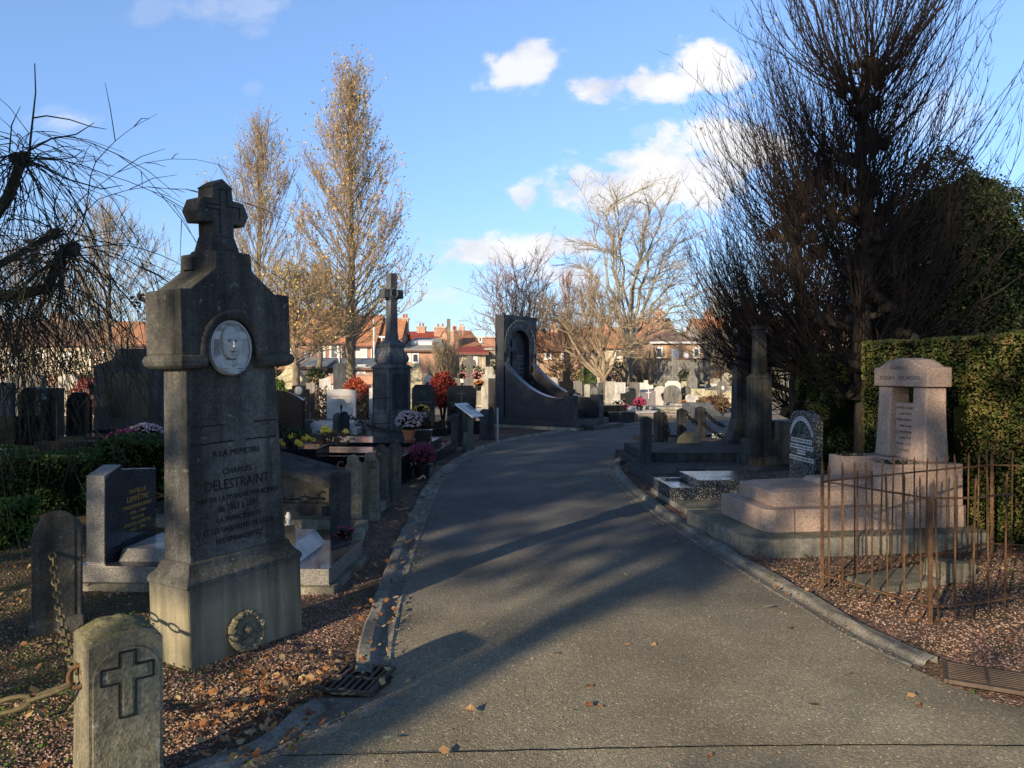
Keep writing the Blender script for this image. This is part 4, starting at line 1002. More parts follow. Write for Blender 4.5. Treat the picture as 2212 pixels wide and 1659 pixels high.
for x_ in (-.23,.23): text('VERMEERSCH' if x_ < 0 else 'DELERUE', x_, .42, .05, M['gold_pale'], t, 0, width=.26); text('1904-1979', x_, .34, .04, M['gold_pale'], t, 0, width=.16)
stone_slab('headstone', 'plain dark upright slab immediately left of the tall arched stele', 'darkstone', p_rect(.62,1.45), 24.4, 1076, .16, 0, R(4), tiers=[(-.4,.4,-.1,.25,-.02,.15,'darkstone','base')])

# tall cross monument
TC = thing('cross_monument', 'tall dark stone cross with a carved wreath on a panelled pedestal', 'monument', (GX(846,19.6), 19.6, 0), R(46))
ds = M['bluegrey']
MB().box(-.45,.45,-.45,.45,-.02,.14).box(-.40,.40,-.40,.40,.14,.58).build('base', ds, TC, .012)
MB().box(-.345,.345,-.345,.345,.58,1.72).build('pedestal', ds, TC, .012)
for k in range(4):
    pn = MB().box(-.26,.26,-.352,-.344,.70,1.60).xf(Matrix.Rotation(k*PI/2,4,'Z')); pn.build('panel', M['darkstone'], TC, .003)
MB().frus((-.37,.37,-.37,.37),1.72,(-.38,.38,-.38,.38),1.76).frus((-.38,.38,-.38,.38),1.76,(-.29,.29,-.29,.29),1.84).build('cornice', ds, TC, .008)
mb = MB(); prof = [(.27,1.84),(.29,1.88),(.295,1.98),(.27,2.08),(.235,2.16),(.225,2.26),(.245,2.30),(.25,2.35),(.19,2.40),(.16,2.44)]
vs = []
for r_, z_ in prof: vs += [(-r_,-r_,z_),(r_,-r_,z_),(r_,r_,z_),(-r_,r_,z_)]
mb.add(vs, [(4*i+k, 4*i+(k+1) % 4, 4*i+4+(k+1) % 4, 4*i+4+k) for i in range(len(prof)-1) for k in range(4)] + [(3,2,1,0), tuple(4*(len(prof)-1)+k for k in range(4))])
mb.build('bell_block', ds, TC, .012)
for k in range(4):
    q = MB(); q.tube([(0,-.30,1.90),(0,-.31,1.98),(0,-.27,2.12)], [.05,.055,.04], 6).xf(Matrix.Rotation(k*PI/2+PI/4,4,'Z') @ Matrix.Translation((0,-.08,0))); q.build('volute', ds, TC, smooth=True)
MB().frus((-.13,.13,-.13,.13),2.44,(-.12,.12,-.12,.12),2.62).frus((-.115,.115,-.115,.115),2.62,(-.105,.105,-.10,.10),3.42).build('shaft', ds, TC, .008)
cq = MB().prism([(-.105,3.42),(.105,3.42),(.105,3.46),(.13,3.48),(.13,3.52),(.30,3.52),(.30,3.74),(.105,3.74),(.10,4.15),(-.10,4.15),(-.105,3.74),(-.30,3.74),(-.30,3.52),(-.13,3.52),(-.13,3.48),(-.105,3.46)], -.10, .10).build('cross', ds, TC, .008)
MB().tube([(.105*math.cos(2*PI*k/20), -.115, 3.64+.115*math.sin(2*PI*k/20)) for k in range(20)], .022, 6, closed=True).build('wreath', ds, cq, smooth=False)
# iron candle bracket against its left side
IB = thing('iron_rod', 'thin rusty iron rod with two side pins against the cross monument', 'iron rod', (GX(806,19.0),19.0,0))
MB().tube([(0,0,0),(0,0,1.75)], .012, 5).build('rod', M['iron_dark'], IB); 
for z_ in (.98,.98-.62): mb = MB(); mb.tube([(-.03,0,z_),(.42,-.1,z_+.02)], .011, 5); mb.blob((.42,-.1,z_+.02), .025, 1); mb.build('pin', M['iron_dark'], IB)
for px, Y, w_, d_, h_, lab, fin, ro in [(737,20.0,.34,.3,.58,'rounded post with iron finial left of the tall cross monument',True,40),(989,16.9,.22,.22,.72,'dark rounded post with rusty finial left of the information lectern',True,50),
                              (1052,18.6,.26,.26,.74,'dark rounded post right of the information lectern',False,50),(1012,18.2,.16,.16,.62,'narrow dark post hidden behind the information lectern',False,50)]:
    bollard((GX(px,Y),Y), R(ro), w_, d_, h_, M['darkstone'], lab, None, 'arch', finial=fin)
mb = MB(); spiked_chain(mb, (GX(755,20),20,.50), (GX(975,17),17,.55), .33, 26, .012, .038, .07)
tag(mb.build('spiked_chain', M['iron_dark'], smooth=True), 'long rusty spiked chain sagging in front of the tall cross monument', 'chain')
for px, py0, py1, Y, lab, cap in [(1075,881,954,18.0,'slim grey metal stake in the gravel left of the stele base',0),(1300,849,916,24.4,'slim grey metal pole with dark tip right of the tall stele',1),(820,872,930,21.0,'short grey stake beside the tall cross monument',0)]:
    t = thing('metal_stake', lab, 'stake', (GX(px,Y), Y, 0)); MB().tube([(0,0,-.02),(0,0,GZ(py0,Y))], .022, 8).build('pole', M['alu'], t)
    if cap: MB().lathe([(.03,0),(.035,.10),(.02,.12)], 8, c=(0,0,GZ(py0,Y)-.02)).build('cap', M['blackpot'], t)

# information lectern
LC = thing('information_lectern', 'dark green metal information lectern with a tilted white panel', 'lectern', (GX(1012,15.6), 15.6, 0), R(66))
mb = MB(); mb.frus((-.19,.19,-.05,.05),0,(-.12,.12,-.05,.05),.42).frus((-.12,.12,-.05,.05),.42,(-.17,.17,-.05,.05),.84); mb.build('stand', M['green_metal'], LC, .006)
MB().box(-.22,.22,-.12,.12,-.01,.012).build('foot_plate', M['green_metal'], LC, .003)
pnl = MB().box(-.25,.25,-.24,.24,-.015,.012); pnl.xf(Matrix.Translation((0,-.02,.86)) @ Matrix.Rotation(R(33),4,'X')); pp = pnl.build('panel', M['panel_print'], LC, .003)
ink = MB()
for i in range(9): ink.box(-.24, -.04 if i % 3 else -.10, .15-.035*i, .158-.035*i, .0125, .0135)
ink.box(.02,.24,-.02,.15,.0125,.0135)
for i in range(5): ink.box(.02, .22, -.06-.028*i, -.053-.028*i, .0125, .0135)
ink.xf(Matrix.Translation((0,-.02,.86)) @ Matrix.Rotation(R(33),4,'X')); ink.build('print', M['ink'], pp)

# ================================================================ TALL STELE
SA = R(54)
ST = thing('grave_monument', 'tall black granite stele with an arched niche, mourning figure and curved side walls', 'monument', (-.25, 22.95, 0), SA)
sm = M['stele']; SW = 1.75
# footing and base (front is local -y)
MB().box(-.12, SW+.14, -2.62, .35, -.03, .09).build('footing', M['concrete'], ST, .012)
MB().box(-.08, SW+.08, -2.55, .32, .09, .30).build('base', sm, ST, .01)
MB().box(.25, SW+.30, -2.95, -2.55, -.02, .14).build('step', sm, ST, .01)
nw0, nw1, nh = .36, 1.39, 2.93; cxn = (nw0+nw1)/2; nr = (nw1-nw0)/2
arc_ = [(cxn+nr*math.cos(PI-k*PI/24), nh-nr+nr*math.sin(PI-k*PI/24)) for k in range(25)]
MB().prism([(0,.30),(nw0,.30)] + [(nw0,.9)] + arc_ + [(nw1,.9),(nw1,.30),(SW,.30),(SW,3.37),(0,3.37)], 0, .16).build('stele', sm, ST, .008)
MB().box(.005, SW-.005, .1605, .32, .30, 3.365).build('stele_back', sm, ST, .006)
for z_ in (1.98,): 
    j = MB().box(-.002,nw0,-.003,.0,z_,z_+.012).box(nw1,SW+.002,-.003,.0,z_,z_+.012).box(-.003,0,0,.32,z_,z_+.012); j.build('joint', M['engrave'], ST)
cq = MB().prism(p_cross(.13,1.25,.62,.92,.13,z=1.42), 0, .05).xf(Matrix.Translation((cxn-.22,.11,0))); cq.build('carved_cross', sm, ST, .006)
# side walls with concave sweep
def wing(xa, xb, mname, zt=1.88, L=2.05):
    mb = MB(); prof = []; n = 18
    for k in range(n+1):
        t = k/n; yy_ = -L*math.sin(t*PI/2)**1.0; zz_ = .84+(zt-.84)*(1-math.sin(t*PI/2)**.0 if False else (1-math.sin(t*PI/2)))
        prof.append((-L*t, .84+(zt-.84)*(1-t)**2.1))
    pts = [(0,.30)] + prof + [(-L,.30)]
    nn = len(pts); vs = [(xa, y_, z_) for y_, z_ in pts] + [(xb, y_, z_) for y_, z_ in pts]
    mb.add(vs, [tuple(range(nn)), tuple(range(2*nn-1, nn-1, -1))] + [(i, i+nn, (i+1) % nn+nn, (i+1) % nn) for i in range(nn)])
    wq = mb.build('side_wall', sm, ST, .01)
    cp_ = MB(); vs = []
    for y_, z_ in prof: vs += [(xa-.03,y_,z_+.002),(xb+.03,y_,z_+.002),(xb+.03,y_,z_+.05),(xa-.03,y_,z_+.05)]
    cp_.add(vs, [(4*i+k, 4*i+4+k, 4*i+4+(k+1) % 4, 4*i+(k+1) % 4) for i in range(len(prof)-1) for k in range(4)] + [(0,1,2,3), tuple(4*(len(prof)-1)+k for k in (3,2,1,0))])
    cp_.build('coping', M['gran_face'], wq)
wing(.05,.20,'l'); wing(SW-.20,SW-.05,'r')
for xa in (.0, SW-.28):
    MB().box(xa, xa+.28, -2.42, -2.10, .30, .98).build('pillar', sm, ST, .01)
    MB().box(xa+.01, xa+.27, -2.10, -1.55, .30, .835).build('pillar_shoulder', sm, ST, .008)
MB().box(.30,1.45,-2.0,-.1,.30,.42).build('slab', sm, ST, .008)
MB().lathe([(.05,0),(.09,.06),(.10,.14),(.07,.17)], 12, c=(.14,-2.26,.98)).build('urn', M['darkstone'], ST, smooth=True)
text('FAMILLE', SW/2, 3.20, .13, M['gold_pale'], ST, 0, width=.50, ext=.003)
arc_text('FRANCHOMME', cxn, nh-nr, .67, R(178), R(110), .13, M['gold_pale'], ST, 0); arc_text('DILLIES', cxn, nh-nr, .67, R(100), R(55), .12, M['gold_pale'], ST, 0)
mb = MB()      # interlaced border round the arch
for ph in (0, PI):
    pts = []
    for k in range(97):
        a = PI*1.08-k*(PI*1.16)/96; r_ = .80+.035*math.sin(k*.55+ph); pts.append((cxn+r_*math.cos(a), -.006, nh-nr+min(r_, .80+.035)*math.sin(a)))
    mb.tube(pts, .006, 4)
for xc in (.17, SW-.17):
    mb.tube([(xc+.055*math.sin(k*.42)*(1 if k < 30 else .4), -.006, 2.1-.02*k) for k in range(36)], .008, 4)
    for s2 in (-1,1): mb.tube([(xc+s2*.05+.045*math.cos(2*PI*k/12), -.006, 1.32+.045*math.sin(2*PI*k/12)) for k in range(12)], .009, 4, closed=True)
mb.build('interlace_ornament', M['gold_pale'], ST)
for i, z_ in enumerate([2.15,2.03,1.91,1.75,1.63,1.51,1.40,1.22,1.10,.98]):
    text(['MARIE','1857-1931','JEAN BAPTISTE','1881-1944','LOUISE','1890-1962','PAUL','1912-1970','JEANNE','1915-1993'][i], cxn+.22, z_, .07, M['gold_pale'], ST, .1605, width=.34 if i % 2 == 0 else .26)
# kneeling mourner: continuous draped figure
def skin(name, verts, edges, radii, mat, parent, lvl=2):
    me = bpy.data.meshes.new(name); me.from_pydata(verts, edges, []); me.update(); me.materials.append(mat)
    o = bpy.data.objects.new(name, me); C.objects.link(o); o.parent = parent
    o.modifiers.new('skin', 'SKIN'); 
    for i, r_ in enumerate(radii):
        me.skin_vertices[0].data[i].radius = r_ if hasattr(r_, '__len__') else (r_, r_)
    me.skin_vertices[0].data[0].use_root = True
    s_ = o.modifiers.new('sub', 'SUBSURF'); s_.levels = lvl; s_.render_levels = lvl
    return o
fx = .52
fg = skin('mourning_figure', [(fx+.02,-.25,.62),(fx-.02,-.16,.95),(fx-.06,-.08,1.25),(fx-.02,-.06,1.50),(fx+.02,-.07,1.66),(fx+.10,-.02,1.40),(fx+.16,.02,1.60),(fx+.20,-.42,.52),(fx+.40,-.52,.44),(fx-.10,-.06,1.42)],
     [(0,1),(1,2),(2,3),(3,4),(3,5),(5,6),(0,7),(7,8),(3,9)], [.20,.15,.13,.10,.085,.05,.045,.15,.08,.08], M['bollard_dark'], ST)

# dark slabs right of stele
tomb('tomb', 'two-tiered black slab grave at the road edge right of the stele', (GX(1278,25.6),25.0), R(14), [(0,1.55,0,1.9,-.02,.26,'base'),(.0,1.15,.1,1.7,.26,.56,'slab')], M['black'])
tomb('tomb', 'low dark kerbed grave corner between stele and far path', (GX(1330,24.6),24.5), R(14), [(0,.75,0,1.2,-.02,.30,'base'),(.02,.70,.05,1.1,.30,.36,'slab')], M['darkstone'])
# ================================================================ NEAR RIGHT
PK = thing('grave', 'large pink granite grave with a dolmen-like headstone at the right', 'grave', (2.05, 6.62, 0), R(8.2))
MB().plate([(.20,0),(2.35,0),(2.35,1.50),(0,1.50),(0,.17)], -.04, .165).build('footing', M['concrete'], PK, .018)
pk = M['pink']
MB().plate([(.36,.245),(.545,.245),(.545,1.24),(.27,1.24),(.27,.325)], .165, .372).build('lower_tier', pk, PK, .008)
MB().plate([(.553,.245),(2.25,.245),(2.25,1.24),(.553,1.24)], .165, .371).build('lower_tier', pk, PK, .008)
mb = MB(); vs = [(.41,.365,.373),(1.9,.365,.373),(1.9,1.11,.373),(.41,1.11,.373),(.41,.365,.505),(1.9,.365,.52),(1.9,1.11,.52),(.41,1.11,.505),(.53,.43,.535),(1.9,.43,.55),(1.9,1.05,.55),(.53,1.05,.535)]
mb.add(vs, [(0,3,2,1),(0,1,5,4),(1,2,6,5),(2,3,7,6),(3,0,4,7),(4,5,9,8),(5,6,10,9),(6,7,11,10),(7,4,8,11),(8,9,10,11)]).build('upper_tier', pk, PK, .006)
mb = MB(); mb.frus((1.0,1.66,.52,.97), .540, (1.04,1.62,.56,.93), .585); mb.build('cushion_stone', pk, PK, .006)
MB().box(1.84,2.20,.22,1.25,.371,.76).build('pedestal', pk, PK, .008)
for ya, yb in ((.24,.50),(.98,1.24)):
    q = MB().box(1.46,1.839,ya,yb,.371,.72).box(1.46,1.50,ya,yb,.72,.76).box(1.80,1.839,ya,yb,.72,.76).box(1.50,1.80,ya,ya+.03,.72,.76).box(1.50,1.80,yb-.03,yb,.72,.76)
    pl = q.build('planter', pk, PK, .004)
    lf = MB(); rg = random.Random(int(ya*100))
    for k in range(120): lf.leaf((rg.uniform(1.5,1.8), rg.uniform(ya+.03,yb-.03), rg.uniform(.735,.785)), .035, rg)
    lf.build('moss', M['bush_dark'], pl)
def colm(y0_, y1_):
    m_ = MB(); vs = []; n = 6
    for i in range(n+1):
        t = i/n; z_ = .76+.71*t; e = .022*(1-t)**1.5 + .012*math.sin(t*PI)*-1
        g_ = .035*(1-t)
        vs += [(1.93-g_, y0_-e, z_), (2.14+g_*.3, y0_-e, z_), (2.14+g_*.3, y1_+e, z_), (1.93-g_, y1_+e, z_)]
    m_.add(vs, [(4*i+k, 4*i+(k+1) % 4, 4*i+4+(k+1) % 4, 4*i+4+k) for i in range(n) for k in range(4)] + [(3,2,1,0), (4*n,4*n+1,4*n+2,4*n+3)])
    return m_.build('column', pk, PK, .022, seg=3)
colm(.35,.56); colm(.89,1.10)
pan = MB(); slabx([(.565,.76),(.885,.76),(.885,1.31),(.565,1.31)], 1.97, 2.10, pan); pan.build('panel', pk, PK, .008)
lin = MB(); slabx([(.31,1.472),(1.14,1.472),(1.14,1.66),(1.05,1.665),(.90,1.735),(.725,1.755),(.55,1.735),(.40,1.665),(.31,1.66)], 1.905, 2.16, lin); lin.build('lintel', pk, PK, .012)
M['worn_text'] = plain('worn_lettering', (0.15,0.10,0.085), .9)
def text_left(body, yc, z_, size, parent, xf_, width, mat='worn_text'):     # on a face looking towards local -x
    o = text(body, 0, z_, size, M[mat], parent, 0, width=width)
    for v_ in o.data.vertices: v_.co = (xf_ + v_.co.y - .0005, yc - v_.co.x, v_.co.z)
    return o
text_left('FAMILLE', .725, 1.655, .050, PK, 1.905, .26); text_left('SEGARD - DELMOTTE', .725, 1.555, .055, PK, 1.905, .62)
for i, s_ in enumerate(['HENRI SEGARD','1865-1931','MARIE DELMOTTE','1868-1946','LOUIS SEGARD','1893-1917','MORT POUR','LA FRANCE']): text_left(s_, .725, 1.26-.060*i, .034, PK, 1.97, .27 if i % 2 == 0 else .17)

TZ = thing('grave', 'grey speckled terrazzo grave with white name strips on a clipped headstone', 'grave', (1.97, 8.74, 0), R(3.5))
tz = M['terrazzo']
MB().box(0,2.25,.0,1.62,-.03,.065).build('footing', M['concrete'], TZ, .01)
q = MB().box(.0,2.0,.55,.62,.065,.22).box(.0,2.0,1.40,1.47,.065,.22).box(0,.07,.62,1.40,.065,.22).box(.07,.34,.62,1.40,.065,.185); q.build('base', tz, TZ, .004)
MB().box(.34,1.80,.57,1.45,.2205,.305).build('slab', tz, TZ, .006); MB().box(.36,1.8,.625,1.395,.065,.2195).build('body', tz, TZ)
MB().box(.10,.30,.66,1.36,.186,.192).build('polished_inset', M['slab_sky'], TZ, .002)
hp = [(.63,.22),(1.37,.22),(1.37,1.00),(1.27,1.09),(1.12,1.125),(.88,1.125),(.73,1.09),(.63,1.00)]
q = MB(); slabx(hp, 1.80, 1.91, q); hd = q.build('headstone', tz, TZ, .006)
for z_, w_, s_ in [(.74,.60,'CECILE BOYAVAL 1926-1944'),(.66,.66,'ROBERT BOYAVAL 1895-1976'),(.59,.24,'EPOUX DE'),(.51,.70,'JULIETTE DELEPLANQUE 1899-1984')]:
    q = MB(); slabx([(1.0-w_/2,z_-.026),(1.0+w_/2,z_-.026),(1.0+w_/2,z_+.026),(1.0-w_/2,z_+.026)], 1.796, 1.7995, q); st_ = q.build('name_strip', M['white_plate'], TZ)
    text_left(s_, 1.0, z_, .038, TZ, 1.7955, w_*.94, 'engrave')
# arched white lettering band + medallion
q = MB(); vs = []
for k in range(17):
    a = R(150-120*k/16)
    for r_ in (.40,.455): vs.append((1.797, 1.0+r_*math.cos(a)*.88, .60+r_*math.sin(a)))
q.add(vs, [(2*i, 2*i+1, 2*i+3, 2*i+2) for i in range(16)]).build('lettering_band', M['white_plate'], TZ)
bd = 'FAMILLE BOSSEZ-DELEPLANQUE'
for i, ch in enumerate(bd):
    if ch == ' ': continue
    a = R(148-116*i/(len(bd)-1)); o = text(ch, 0, 0, .042, M['engrave'], TZ, 0, name='letter')
    th = -(a-PI/2)
    for v_ in o.data.vertices:
        xx, zz = v_.co.x, v_.co.z; tx = xx*math.cos(a-PI/2)-zz*math.sin(a-PI/2); tz2 = xx*math.sin(a-PI/2)+zz*math.cos(a-PI/2)
        cy = 1.0 - .427*math.cos(a)*.88; v_.co = (1.796+v_.co.y*.3, cy - tx, .60+.427*math.sin(a)+tz2)
MB().lathe([(.055,0),(.055,.014),(.04,.02)], 6, sx=1, sy=1).xf(Matrix.Translation((1.80,1.0,.90)) @ Matrix.Rotation(R(-90),4,'Y') @ Matrix.Diagonal((1.5,1,1,1))).build('medallion', M['bronze'], TZ)

tomb('grave', 'low dark kerbed slab in the shade behind the terrazzo grave', (1.98,10.42), R(3), [(0,2.7,0,2.1,-.03,.15,'base'),(.35,1.55,.12,.42,.15,.29,'kerb_block'),(.05,2.6,.6,2.0,.15,.165,'slab')], M['darkstone'], 'grave')
tomb('grave', 'broad dark stepped slab behind the first square post on the right', (2.05,12.62), R(2), [(0,3.2,0,2.1,-.03,.15,'base'),(.15,3.1,.08,2.0,.15,.29,'slab')], M['darkstone'], 'grave')
tomb('grave', 'earth-filled kerbed plot enclosed by posts and spiked chains on the right', (3.1,16.6), R(5), [(0,.12,0,2.0,-.02,.12,'kerb'),(2.4,2.52,0,2.0,-.02,.12,'kerb'),(.12,2.4,0,.12,-.02,.12,'kerb'),(.12,2.4,1.88,2.0,-.02,.12,'kerb'),(.12,2.4,.12,1.88,-.02,.07,'earth')], M['darkstone'], 'grave', mats=[M['darkstone']]*4+[M['gravel']])
gp = 'square dark posts right of the road'
for px, Y, w_, z0_, h_, lab, stl in [(1395,12.5,.165,.15,.75,'nearest square dark post right of the road, with a small hook','flat'),(1423,16.9,.18,.0,.78,'square post with pyramid top and a bundle of chain beside it','pyr'),
        (1472,18.0,.175,.0,.79,'middle square dark post between the chain bundle and the drooping chain','pyr'),(1513,18.3,.20,.0,.82,'square post where two spiked chains start towards the obelisk','pyr'),(1300,30,.2,.0,.5,'stub of a dark stone post at the far road edge','flat')]:
    bollard((GX(px,Y),Y), R(3 if px < 1400 else 12), w_, w_, h_, M['darkstone'], lab, gp, stl, z0=z0_)
hook((GX(1413,12.45),12.45,.83), R(5), 'small open hook on the nearest square post', .03)
mb = MB(); spiked_chain(mb, (GX(1434,16.8),16.8,.74), (GX(1440,16.8),16.8,.04), .0, 9, .013, .035, .05); spiked_chain(mb, (GX(1436,16.8),16.8,.70), (GX(1445,16.8),16.8,.25), .0, 6, .013, .035, .05)
tag(mb.build('spiked_chain', M['iron_dark'], smooth=True), 'rusty spiked chain hanging down from the chain-bundle post', 'chain')
for a_, b_, lab in [((GX(1481,18.0),18.0,.72),(GX(1504,18.2),18.2,.45),'spiked chain between the middle posts right of the road'),((GX(1523,18.2),18.2,.70),(GX(1566,16.0),16.0,.50),'upper spiked chain between last post and obelisk'),((GX(1516,18.2),18.2,.45),(GX(1568,16.0),16.0,.28),'lower spiked chain between last post and obelisk')]:
    mb = MB(); spiked_chain(mb, a_, b_, .06, 10 if 'upper' in lab or 'lower' in lab else 6, .012, .034, .06); tag(mb.build('spiked_chain', M['iron_dark'], smooth=True), lab, 'chain')
q = MB().prism([(-.23,0),(.20,0),(.24,.14),(.17,.23),(-.06,.235),(-.20,.12)], 0, .04); o = q.build('plaque', M['bollard'], bevel=.01, loc=(GX(1489,14.45),14.45,.29)); o.rotation_euler.x = R(-20); tag(o, 'mossy broken stone plaque leaning on the dark slab right of the road', 'plaque')
t = thing('wreath', 'pale wreath of faded flowers lying in the chained plot', 'wreath', (GX(1560,17.3),17.3,.10)); mb = MB(); rg = random.Random(4)
for k in range(60): a = rg.random()*2*PI; mb.blob((.2*math.cos(a), .2*math.sin(a), .05+rg.random()*.07), .035, 1, amp=.2, seed=k)
mb.build('flowers', M['whitest'], t); mb = MB()
for k in range(90): a = rg.random()*2*PI; mb.leaf((.22*math.cos(a), .22*math.sin(a), .04+rg.random()*.07), .07, rg)
mb.build('leaves', M['bush_dark'], t)
OA = thing('cross_monument', 'dark obelisk with flared foot standing on the broad dark slab', 'monument', (GX(1597,14.7),14.6,.0), R(8))
dm = M['darkstone']
MB().box(-.30,.30,-.25,.25,-.02,.34).frus((-.27,.27,-.22,.22),.34,(-.20,.20,-.16,.16),.52).frus((-.20,.20,-.16,.16),.52,(-.155,.155,-.14,.14),.76).build('foot', dm, OA, .012)
MB().frus((-.145,.145,-.13,.13),.76,(-.135,.135,-.12,.12),1.46).build('pedestal', dm, OA, .01)
MB().box(-.155,.155,-.14,.14,1.46,1.52).frus((-.125,.125,-.11,.11),1.52,(-.10,.10,-.10,.10),1.86).build('upper_block', dm, OA, .01)
MB().prism(p_cross(.12,.62,.38,.40,.11,z=1.86), -.06, .06).build('cross', dm, OA, .01)
OB = thing('column_monument', 'tall weathered grey column monument in front of the pollard trees', 'monument', (GX(1640,12.3),12.3,.0), R(10))
bs = stone('weathered_grey_column', (0.06,0.058,0.05), moss=0.15, streak=0.9, bump=0.6); M['column'] = bs
MB().box(-.27,.27,-.24,.24,-.02,.30).box(-.22,.22,-.20,.20,.30,.56).build('base', bs, OB, .012)
MB().box(-.15,.15,-.14,.14,.56,1.52).frus((-.165,.165,-.155,.155),1.52,(-.11,.11,-.10,.10),1.60).build('pedestal', bs, OB, .012)
MB().frus((-.095,.095,-.09,.09),1.60,(-.08,.08,-.075,.075),2.30).box(-.10,.10,-.095,.095,2.30,2.36).build('shaft', bs, OB, .01)
o = MB().frus((-.14,.14,-.14,.14),-.02,(-.12,.12,-.12,.12),.84).build('stone_pillar', M['bollard_dark'], bevel=.015, loc=(GX(1683,12.3),12.3,0), rotz=R(10)); tag(o, 'plain mossy pillar right of the grey column monument', 'pillar')

# rusty railing round a small plot
RL = thing('iron_railing', 'rusty spiked iron railing round a small plot at the right', 'railing', (2.675,4.92,0))
def rp(p): return (p[0]-2.675, p[1]-4.92)
L_, N_, R_, F_, E_ = rp((2.30,5.70)), (0,0), rp((3.34,5.13)), rp((4.22,6.76)), rp((5.3,6.35))
rg = random.Random(31); im = M['iron']
def rail(a, b, z_, sag=.0):
    n = 8; pts = [(a[0]+(b[0]-a[0])*k/n, a[1]+(b[1]-a[1])*k/n, z_+.004*noise.noise(Vector((k*.7, z_*9, a[0])))-sag*math.sin(PI*k/n)) for k in range(n+1)]
    m_ = MB(); 
    for k in range(n):
        p, q = Vector(pts[k]), Vector(pts[k+1]); d = (q-p).normalized(); s_ = Vector((-d.y,d.x,0))*.011; h_ = Vector((0,0,.005))
        m_.add([p-s_-h_, p+s_-h_, p+s_+h_, p-s_+h_, q-s_-h_, q+s_-h_, q+s_+h_, q-s_+h_], [(0,1,2,3),(4,7,6,5),(0,4,5,1),(1,5,6,2),(2,6,7,3),(3,7,4,0)])
    m_.build('rail', im, RL)
def bars(a, b, n, h0=.93, lean=.012):
    for k in range(n):
        t = (k+.5)/n; x_, y_ = a[0]+(b[0]-a[0])*t, a[1]+(b[1]-a[1])*t; h_ = h0+rg.uniform(-.015,.015); lx, ly = rg.gauss(0,lean), rg.gauss(0,lean)
        r_ = .0068
        MB().tube([(x_,y_,-.02),(x_+lx*.3,y_+ly*.3,.3),(x_+lx*.8,y_+ly*.8,h_-.07),(x_+lx,y_+ly,h_-.04),(x_+lx,y_+ly,h_)], [r_,r_*.92,r_,r_*1.25,.001], 5).build('bar', im, RL, smooth=True)
for z_ in (.80,.11): rail(L_, N_, z_); rail(N_, R_, z_, .01); rail(L_, F_, z_); rail(F_, E_, z_)
bars(L_, N_, 7); bars(N_, R_, 5); bars(L_, F_, 15); bars(F_, E_, 4)
for p in (N_,): MB().box(p[0]-.012,p[0]+.012,p[1]-.012,p[1]+.012,-.02,.80).build('post', im, RL, .002)
for p in (L_, F_): MB().tube([(p[0],p[1],-.02),(p[0],p[1],.86),(p[0],p[1],.99)], [.014,.014,.001], 6).build('post', im, RL)
q = MB().plate([(0,0),(1.0,.42),(.86,.78),(-.05,.36)], -.01, .045); o = q.build('ground_slab', M['concrete'], bevel=.012, loc=(2.62,5.55,0)); tag(o, 'flat cracked concrete slab lying inside the rusty railing', 'slab')
q = MB().box(-.17,.17,-.11,.11,0,.15); o = q.build('stone_block', M['post_warm'], bevel=.012, loc=(3.38,5.95,0), rotz=R(30)); o.rotation_euler.y = R(8); tag(o, 'tipped pale stone block inside the rusty railing', 'stone block')
hedge('hedge', 'tall clipped thuja hedge behind the pink granite grave', 0, 5.0, 0, 1.3, 1.98, M['thuja'], 78000, .032, rot=R(-80), org=(4.22,9.3), seed=5, wob=.03, faces=('f','t','l'))
hedge('hedge', 'farther dark hedge with a mossy green end under the pollard trees', 0, 3.2, 0, 1.0, 1.93, M['yew'], 26000, .045, rot=R(-80), org=(5.0,13.6), seed=6, wob=.10, faces=('f','t','l'))

